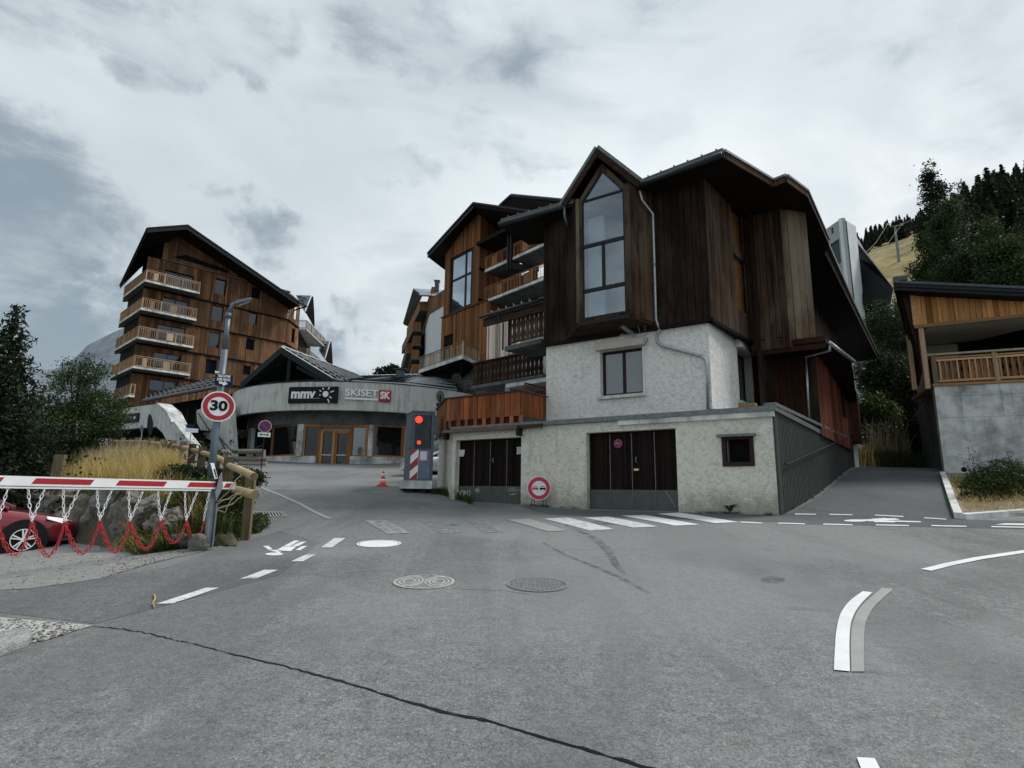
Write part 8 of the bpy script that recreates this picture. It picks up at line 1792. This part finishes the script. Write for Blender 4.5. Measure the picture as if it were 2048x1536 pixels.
# ================================================================ no overtaking sign on a folding stand
u0_ = FG.u(1078, 1015); sp0 = FG.P(u0_, 0, .45); sp0.z = g1(sp0.x, sp0.y); ns = thing('road_sign', 'round red ringed no overtaking sign leaning on a stand between the garages', 'road sign', sp0); FN_ = face(0, 0, sp0)
u_, z_ = FN_.uv(1078, 976.5, .02); r = 22.8/1165*sp0.y/math.cos(TH)*1.0; mb = MB(); mb.disc(FN_.P(u_, z_, .0), FN_.N, r, .02, 40); pl_ = mb.build('plate', m_['sign_white'], ns)
mb = MB()
for i in range(40):
    a0, a1 = 2*math.pi*i/40, 2*math.pi*(i+1)/40; mb.prism([FN_.P(u_+math.cos(a)*q, z_+math.sin(a)*q, .021) for a, q in ((a0, r*.62), (a1, r*.62), (a1, r*.94), (a0, r*.94))], FN_.N*.003)
mb.build('red_ring', m_['sign_red_bright'], pl_)
for sx, mt in ((-1, 'sign_red_bright'), (1, 'sign_black')):
    c_u = u_+sx*r*.31; w_ = r*.25; mb = MB(); mb.fpoly(FN_, [(c_u-w_, z_-.035), (c_u+w_, z_-.035), (c_u+w_, z_+.012), (c_u+w_*.75, z_+.02), (c_u-w_*.75, z_+.02), (c_u-w_, z_+.012)], .021, .025)
    for q in ([(c_u-w_*.72, z_+.02), (c_u-w_*.58, z_+.02), (c_u-w_*.45, z_+.055), (c_u-w_*.55, z_+.055)], [(c_u+w_*.72, z_+.02), (c_u+w_*.58, z_+.02), (c_u+w_*.45, z_+.055), (c_u+w_*.55, z_+.055)], rect(c_u-w_*.55, c_u+w_*.55, z_+.052, z_+.066), rect(c_u-w_*.9, c_u-w_*.55, z_-.055, z_-.035), rect(c_u+w_*.55, c_u+w_*.9, z_-.055, z_-.035)): mb.fpoly(FN_, q, .021, .025)
    mb.build('car_symbol', m_[mt], pl_)
mb = MB(); 
for sx in (-1, 1):
    a = FN_.P(u_+sx*.16, z_-r*.7, -.02); f = FN_.P(u_+sx*.27, 0, .10); f.z = g1(f.x, f.y); bk3 = FN_.P(u_+sx*.10, 0, -.35); bk3.z = g1(bk3.x, bk3.y); mb.tube([a, f], .010, 5); mb.tube([a, bk3], .010, 5)
mb.build('stand', m_['sign_black'], ns)
# ================================================================ traffic mirror seen from behind
mp_ = FT0.P(.05, 0, .12); mr = thing('traffic_mirror', 'round traffic mirror seen from behind above the left end of the terrace fence', 'mirror', rise(mp_, zt_)); FM = face(0, 0, mp_); u_, z_ = FM.uv(880.5, 793, 0)
mb = MB(); n = 30; mb.prism([FM.P(u_+.17*math.cos(2*math.pi*i/n), z_+.24*math.sin(2*math.pi*i/n), 0) for i in range(n)], FM.N*.05); mb.build('shell', m_['zinc_dull'], mr); mb = MB(); mb.prism([FM.P(u_+.15*math.cos(2*math.pi*i/n), z_+.215*math.sin(2*math.pi*i/n), .0505) for i in range(n)], FM.N*.006); mb.build('back', m_['kick_plate'], mr)
mb = MB(); mb.fbox(FM, u_-.03, u_+.03, z_-.5, z_+.05, .058, .10); mb.fbox(FM, u_-.14, u_+.02, z_-.42, z_-.28, .06, .14); mb.build('bracket', m_['black_metal'], mr)
# ================================================================ no parking sign before the shop
c = at(530, 853, 31); gd = rise(c, g1(c.x, c.y)); sn = thing('road_sign', 'round blue no parking sign with a small white arrow plate before the shop windows', 'road sign', gd); FX = face(0, 0, c); 
mb = MB(); mb.tube([gd, rise(c, c.z+.3)], .03, 8); mb.build('pole', m_['charcoal'], sn); mb = MB(); mb.disc(FX.P(0, c.z, .03), FX.N, .325, .02, 36); pl_ = mb.build('plate', m_['sign_white'], sn); mb = MB(); mb.disc(FX.P(0, c.z, .051), FX.N, .305, .003, 36); mb.build('red_ring', m_['sign_red'], pl_); mb = MB(); mb.disc(FX.P(0, c.z, .055), FX.N, .255, .003, 36); mb.build('blue_field', m_['sign_blue'], pl_)
mb = MB(); dg_ = FX.U*.7+Vector((0, 0, -.7)); dn_ = FX.U*.7+Vector((0, 0, .7)); mb.box(FX.P(0, c.z, .060), dg_*.235, dn_*.035, FX.N*.001); mb.build('slash', m_['sign_red'], pl_)
z_ = FX.z(530, 869.5, .03); mb = MB(); mb.fbox(FX, -.31, .31, z_-.12, z_+.12, .02, .04); pl_ = mb.build('arrow_plate', m_['sign_white'], sn); mb = MB(); mb.fbox(FX, -.15, .15, z_-.02, z_+.02, .041, .044)
for s in (-1, 1): mb.fpoly(FX, [(s*.13, z_-.06), (s*.25, z_), (s*.13, z_+.06)], .041, .044)
mb.build('arrow', m_['sign_black'], pl_)
# ================================================================ log barriers before the shop
def logb(label, pts_list, posts, Yd):
    c = at(pts_list[0][0][0], 930, Yd); t = thing('log_barrier', label, 'log barrier', rise(c, g1(c.x, c.y)))
    for (a, b, r) in pts_list: mb = MB(); mb.tube([at(*a, Yd), at(*b, Yd)], r, 10); mb.build('log', m_['gray_log'], t)
    for x, y0, y1 in posts: mb = MB(); mb.tube([at(x, y0, Yd+.1), at(x, y1, Yd+.1)], .12, 8); mb.build('post', m_['gray_log'], t)
logb('weathered log barrier with three stacked logs before the left shop windows', [((472,903),(526,903),.14),((466,918),(534,919),.15),((480,926),(533,927),.13)], [(527,900,930),(498,906,930)], 33)
logb('short weathered log rail partly behind the lamp post', [((434,904),(459,904),.13),((440,921),(462,922),.13)], [(457,903,928)], 34)
# small objects in front of the parapet
c = at(383, 857, 35); gd = rise(c, g1(c.x, c.y)); t = thing('info_sign', 'small blue and white information plate on a thin post at the foot of the stairs', 'sign', gd); FX = face(0, 0, c); mb = MB(); mb.tube([gd, rise(c, c.z)], .025, 6); mb.build('post', m_['zinc'], t)
u0_, z1_ = FX.uv(370, 856); u1_, z0_ = FX.uv(396, 865.5); mb = MB(); mb.fbox(FX, u0_, u1_, z0_, z1_, .02, .05); mb.build('plate', m_['paper'], t); mb = MB(); mb.fbox(FX, u0_+.06, u1_-.25, z1_+.01, z1_+.24, .02, .05); mb.build('blue_plate', m_['sign_navy'], t)
c = at(300, 850, 31); gd = rise(c, g1(c.x, c.y)); t = thing('board_panel', 'tall dark oval board standing in front of the concrete parapet', 'board', gd); FX = face(0, 0, c); mb = MB(); mb.fpoly(FX, [FX.uv(x, y) for x, y in ((299,828),(304,830),(307,840),(306,856),(303,868),(299,873),(297,866),(294,852),(295,838),(297,830))], -.03, .03); mb.build('board', m_['charcoal'], t); mb = MB(); mb.tube([rise(c, c.z-.5)+Vector((0, .06, 0)), gd+Vector((0, .06, 0))], .03, 6); mb.build('post', m_['charcoal'], t)
mb = MB(); mb.fpoly(FX, [FX.uv(x, y) for x, y in ((300,829),(304,830.5),(306.5,840),(306.5,848),(305.5,842),(303,832))], .031, .035); mb.build('pale_rim', m_['zinc'], t)
c = at(285, 857, 30); gd = rise(c, g1(c.x, c.y)); t = thing('road_sign', 'narrow round sign seen edge on, on a thin pole left of the oval board', 'road sign', gd); FX = face(0, 0, c); mb = MB(); mb.tube([gd, rise(c, c.z+.45)], .025, 6); mb.build('pole', m_['zinc'], t); mb = MB(); mb.prism([FX.P(.0+.07*math.cos(2*math.pi*i/20)-.04, c.z+.18*math.sin(2*math.pi*i/20), .03) for i in range(20)], FX.N*.02); mb.build('plate', m_['cabinet'], t)
# ================================================================ cars
def carsec(x, zb, zs, zt, hw, ht):      # one rounded section, half profile mirrored
    prof = [(0, zb), (hw*.86, zb), (hw*.97, zb+.08), (hw, (zb+zs)/2), (hw*.985, zs-.04), (hw*.94, zs), (ht, zt-.03), (ht*.8, zt), (0, zt+.012)]
    full = prof+[(-a, b) for a, b in reversed(prof[1:-1])]; return [(x, a, b) for a, b in full]
def car(label, loc, heading, paint_, group=None, wheels=True):
    t = thing('parked_car', label, 'car', loc, group); t.rotation_euler = (0, 0, heading)
    def add(name, mb, mat, par=None, smooth=False):
        o = mb.build(name, mat); o.parent = par or t; 
        if smooth: o.data.polygons.foreach_set('use_smooth', [True]*len(o.data.polygons))
        return o
    S = [carsec(2.28, .34, .52, .58, .55, .45), carsec(2.22, .25, .62, .68, .70, .60), carsec(2.0, .22, .70, .76, .82, .70), carsec(1.5, .22, .78, .86, .88, .76), carsec(.95, .22, .86, .96, .895, .78), carsec(.4, .22, .92, 1.00, .90, .78), carsec(-.6, .22, .94, 1.02, .90, .78), carsec(-1.4, .24, .95, 1.03, .89, .76), carsec(-2.0, .28, .93, 1.0, .84, .7), carsec(-2.25, .36, .8, .86, .72, .6)]
    mb = MB(); n = len(S[0]); 
    for s in S: mb.v += s
    for i in range(len(S)-1):
        for k in range(n): mb.f.append((i*n+k, i*n+(k+1) % n, (i+1)*n+(k+1) % n, (i+1)*n+k)); mb.m.append(0)
    mb.f.append(tuple(range(n))); mb.f.append(tuple(range((len(S)-1)*n, len(S)*n))); mb.m += [0, 0]; body = add('body', mb, paint_, smooth=True); sd2 = body.modifiers.new('s', 'SUBSURF'); sd2.levels = 1; sd2.render_levels = 1
    mb = MB(); G_ = [[(1.0, .70, .95), (1.0, .0, .97)], [(.15, .60, 1.42), (.15, 0, 1.45)], [(-1.1, .60, 1.43), (-1.1, 0, 1.46)], [(-1.95, .68, 1.0), (-1.95, 0, 1.02)]]
    R_p = [(1.05, .74, .95), (.10, .60, 1.41), (-1.15, .60, 1.41), (-1.98, .72, .98)]; L_p = [(x, -y, z) for x, y, z in R_p]
    for i in range(3): mb.poly([R_p[i], R_p[i+1], L_p[i+1], L_p[i]])
    mb.poly(R_p); mb.poly(list(reversed(L_p))); add('greenhouse', mb, m_['glass_sky'])
    mb = MB(); mb.box((-.5, 0, 1.425), (.66, 0, 0), (0, .57, 0), (0, 0, .022)); ro = add('roof', mb, paint_, smooth=False); 
    for s in (-1, 1):
        for q0_, q1_, r_ in (((1.05, s*.745, .95), (.10, s*.61, 1.42), .03), ((-.55, s*.75, .97), (-.5, s*.61, 1.42), .03), ((-1.98, s*.72, .99), (-1.15, s*.61, 1.42), .05)): mb = MB(); mb.tube([q0_, q1_], r_, 6); add('pillar', mb, paint_)
        mb = MB(); mb.prism([(2.20, s*.52, .56), (2.10, s*.72, .60), (1.72, s*.868, .735), (1.70, s*.80, .79), (2.0, s*.66, .74), (2.17, s*.5, .665)], (.012, s*.012, .006)); add('headlight', mb, m_['white_metal'])
        mb = MB(); mb.box((2.13, s*.70, .42), (.06, s*-.04, 0), (.01, s*.015, 0), (0, 0, .045)); add('fog_light', mb, m_['white_metal']); mb = MB(); mb.box((2.12, s*.68, .30), (.10, s*-.05, 0), (.01, s*.02, 0), (0, 0, .02)); add('bumper_trim', mb, m_['zinc'])
        mb = MB(); mb.box((.65, s*.99, .98), (.09, 0, 0), (0, .09, 0), (0, 0, .055)); add('mirror', mb, paint_)
        for wx in (1.38, -1.35):
            wc = Vector((wx, s*.80, .325)); mb = MB(); mb.tube([wc-Vector((0, .11, 0)), wc+Vector((0, .11, 0))], .325, 28); wh_ = add('wheel', mb, m_['rubber']); 
            mb = MB(); mb.tube([Vector((wx, s*.885, .325)), Vector((wx, s*.893, .325))], .415, 28); add('wheel_arch', mb, m_['rubber'], body if False else t)
            mb = MB(); yo = s*.925
            for i in range(24): a0, a1 = 2*math.pi*i/24, 2*math.pi*(i+1)/24; mb.prism([(wx+math.cos(a)*q, yo, .325+math.sin(a)*q) for a, q in ((a0, .205), (a1, .205), (a1, .222), (a0, .222))], (0, s*.012, 0))
            for i in range(10):
                a = 2*math.pi*(i//2)/5+(.16 if i % 2 else -.16)+.3; d = Vector((math.cos(a), 0, math.sin(a))); q = Vector((-math.sin(a), 0, math.cos(a))); c0_ = Vector((wx, yo, .325)); mb.prism([c0_+d*.03-q*.012, c0_+d*.212-q*.014, c0_+d*.212+q*.014, c0_+d*.03+q*.012], (0, s*.015, 0))
            mb.tube([Vector((wx, yo-.01*s, .325)), Vector((wx, yo+.02*s, .325))], .045, 14); rm = add('rim', mb, m_['white_metal'], wh_)
            mb = MB(); mb.tube([Vector((wx, s*.912, .325)), Vector((wx, s*.920, .325))], .24, 24); add('brake_shadow', mb, m_['sign_black'], wh_)
    return t
def carpaint(name, c):
    m, t, b = newmat(name); b.inputs['Base Color'].default_value = (*c, 1); b.inputs['Metallic'].default_value = .35; b.inputs['Roughness'].default_value = .32; b.inputs['Coat Weight'].default_value = 1; b.inputs['Coat Roughness'].default_value = .04
    n = noise(t, coords(t), 300, 2); t.links.new(ramp(t, n, [(.4, tuple(x*.9 for x in c)), (.6, c)]), b.inputs['Base Color']); m_[name] = m
carpaint('paint_red', (.22, .008, .022)); carpaint('paint_white', (.72, .73, .75))
wc = at(47, 1079, 12.7); zcar = wc.z-.325; hd = math.radians(36)
cc = Vector((wc.x-1.38*math.cos(hd)-.86*math.sin(hd), wc.y-1.38*math.sin(hd)+.86*math.cos(hd), zcar)); car('dark red parked car with bright alloy wheels behind the barrier chains', cc, hd, m_['paint_red'])
mb = MB(); mb.prism([(cc.x-5, cc.y-2.2, zcar-.02), (cc.x+3.4, cc.y-2.0, zcar-.0), (cc.x+3.2, cc.y+3, zcar-.0), (cc.x-5, cc.y+3, zcar-.02)], (0, 0, .02)); o = mb.build('parking_pad', m_['asphalt_patch']); o['kind'] = 'structure'
wc = at(862, 925, 27.5); car('white car mostly hidden between the traffic light cabinet and the garage corner', Vector((wc.x+.6, wc.y+1.6, g1(wc.x, wc.y))), math.radians(200), m_['paint_white'])
# ================================================================ chairlift pylons and cables
def pylon(px, pyt, pyb, Yd, label, w=.55):
    a, b = at(px, pyb, Yd), at(px, pyt, Yd); b.x = a.x; t = thing('lift_pylon', label, 'pylon', a); mb = MB(); mb.tube([a+Vector((0, 0, -2)), b], [w, w*.55], 10); mb.build('mast', m_['pylon_gray'], t)
    k = Yd/1165; mb = MB(); mb.tube([b+Vector((-19*k, 0, 2*k)), b+Vector((0, 0, -.2)), b+Vector((19*k, 0, 4*k))], w*.35, 6); 
    mb.build('cross_arm', m_['pylon_gray'], t)
    for s in (-1, 1): mb = MB(); mb.box(b+Vector((s*15*k, 0, 3.5*k)), (5*k, 3*k, 1.2*k), (0, .3, 0), (0, 0, .35)); mb.build('sheave_train', m_['pylon_gray'], t)
    return b
b1 = pylon(1800, 452, 540, 185, 'grey chairlift pylon standing on the golden meadow slope'); b2 = pylon(1857, 412, 450, 300, 'smaller chairlift pylon on the ridge beside the ragged tree', .5)
cbw = thing('lift_cables', 'thin chairlift cables running down the hillside past the pylons', 'cable', b1)
for s, e in ((-15, (1700, 535)), (15, (1712, 545))):
    p1_ = b1+Vector((s*.16, 0, .6)); p2_ = b2+Vector((s*.2, 0, .6)); p0_ = at(*e, 95); mb = MB(); mb.tube([p0_, p0_.lerp(p1_, .5)+Vector((0, 0, -1.2)), p1_, p1_.lerp(p2_, .5)+Vector((0, 0, -1.5)), p2_], .045, 4); mb.build('cable', m_['charcoal'], cbw)
# oil and tyre marks on the road (flat, draped)
def smear(pts, w, name='tyre_mark'): return sheet(strip(pq(*pts), w), name, m_['tyre_stain'], .0052, .3)
smear([(1130,1050),(1160,1062),(1190,1078),(1215,1100),(1232,1130),(1250,1150)], [.10, .14, .16, .16, .12, .05]); smear([(1085,1085),(1130,1110),(1180,1130),(1240,1155),(1300,1188)], [.04, .08, .10, .10, .05])
def spot(px, py, rx, ry, name='oil_spot'): sheet([q for q in [(gp(px, py)[:2], gp(px+rx*math.cos(a), py+ry*math.sin(a))[:2], gp(px+rx*math.cos(a+.42), py+ry*math.sin(a+.42))[:2], gp(px, py)[:2]) for a in np.arange(0, 6.28, .42)]], name, m_['tyre_stain'], .0056, .3)
spot(1545, 1160, 26, 7); spot(1740, 1022, 22, 2.2); spot(1210, 1046, 30, 5); spot(905, 1050, 12, 2)

# weeds and grit where the walls meet the road
Gp = []
for F, a, b in ((FG, FG.u(1043,940), FG.u(1172,940)), (FG, FG.u(1355,940), uG), (FS, 0, 12)):
    for _ in range(260): u = random.uniform(a, b); 
    for _ in range(14):
        u = random.uniform(a, b)
        for k in range(22): p = F.P(u+random.gauss(0, .08), 0, random.uniform(.01, .10)); Gp.append((p.x, p.y, g1(p.x, p.y)))
blades('green_grass', np.array(Gp), .07, .004, m_['weed'], .8)
V = []; Fc = []
for F, a, b in ((FG, 0, uG), (FS, 0, 14)):
    for _ in range(700):
        p = F.P(random.uniform(a, b), 0, abs(random.gauss(0, .09))+.01); s = random.uniform(.003, .014); b0 = len(V); z = g1(p.x, p.y)+.008; V += [(q[0], q[1], q[2]) for q in octa((p.x, p.y, z), (s, s, s*.6))]; Fc += [tuple(b0+j for j in t) for t in OF]
nparr('grit', V, Fc, m_['gravel_stone'], kind='stuff')
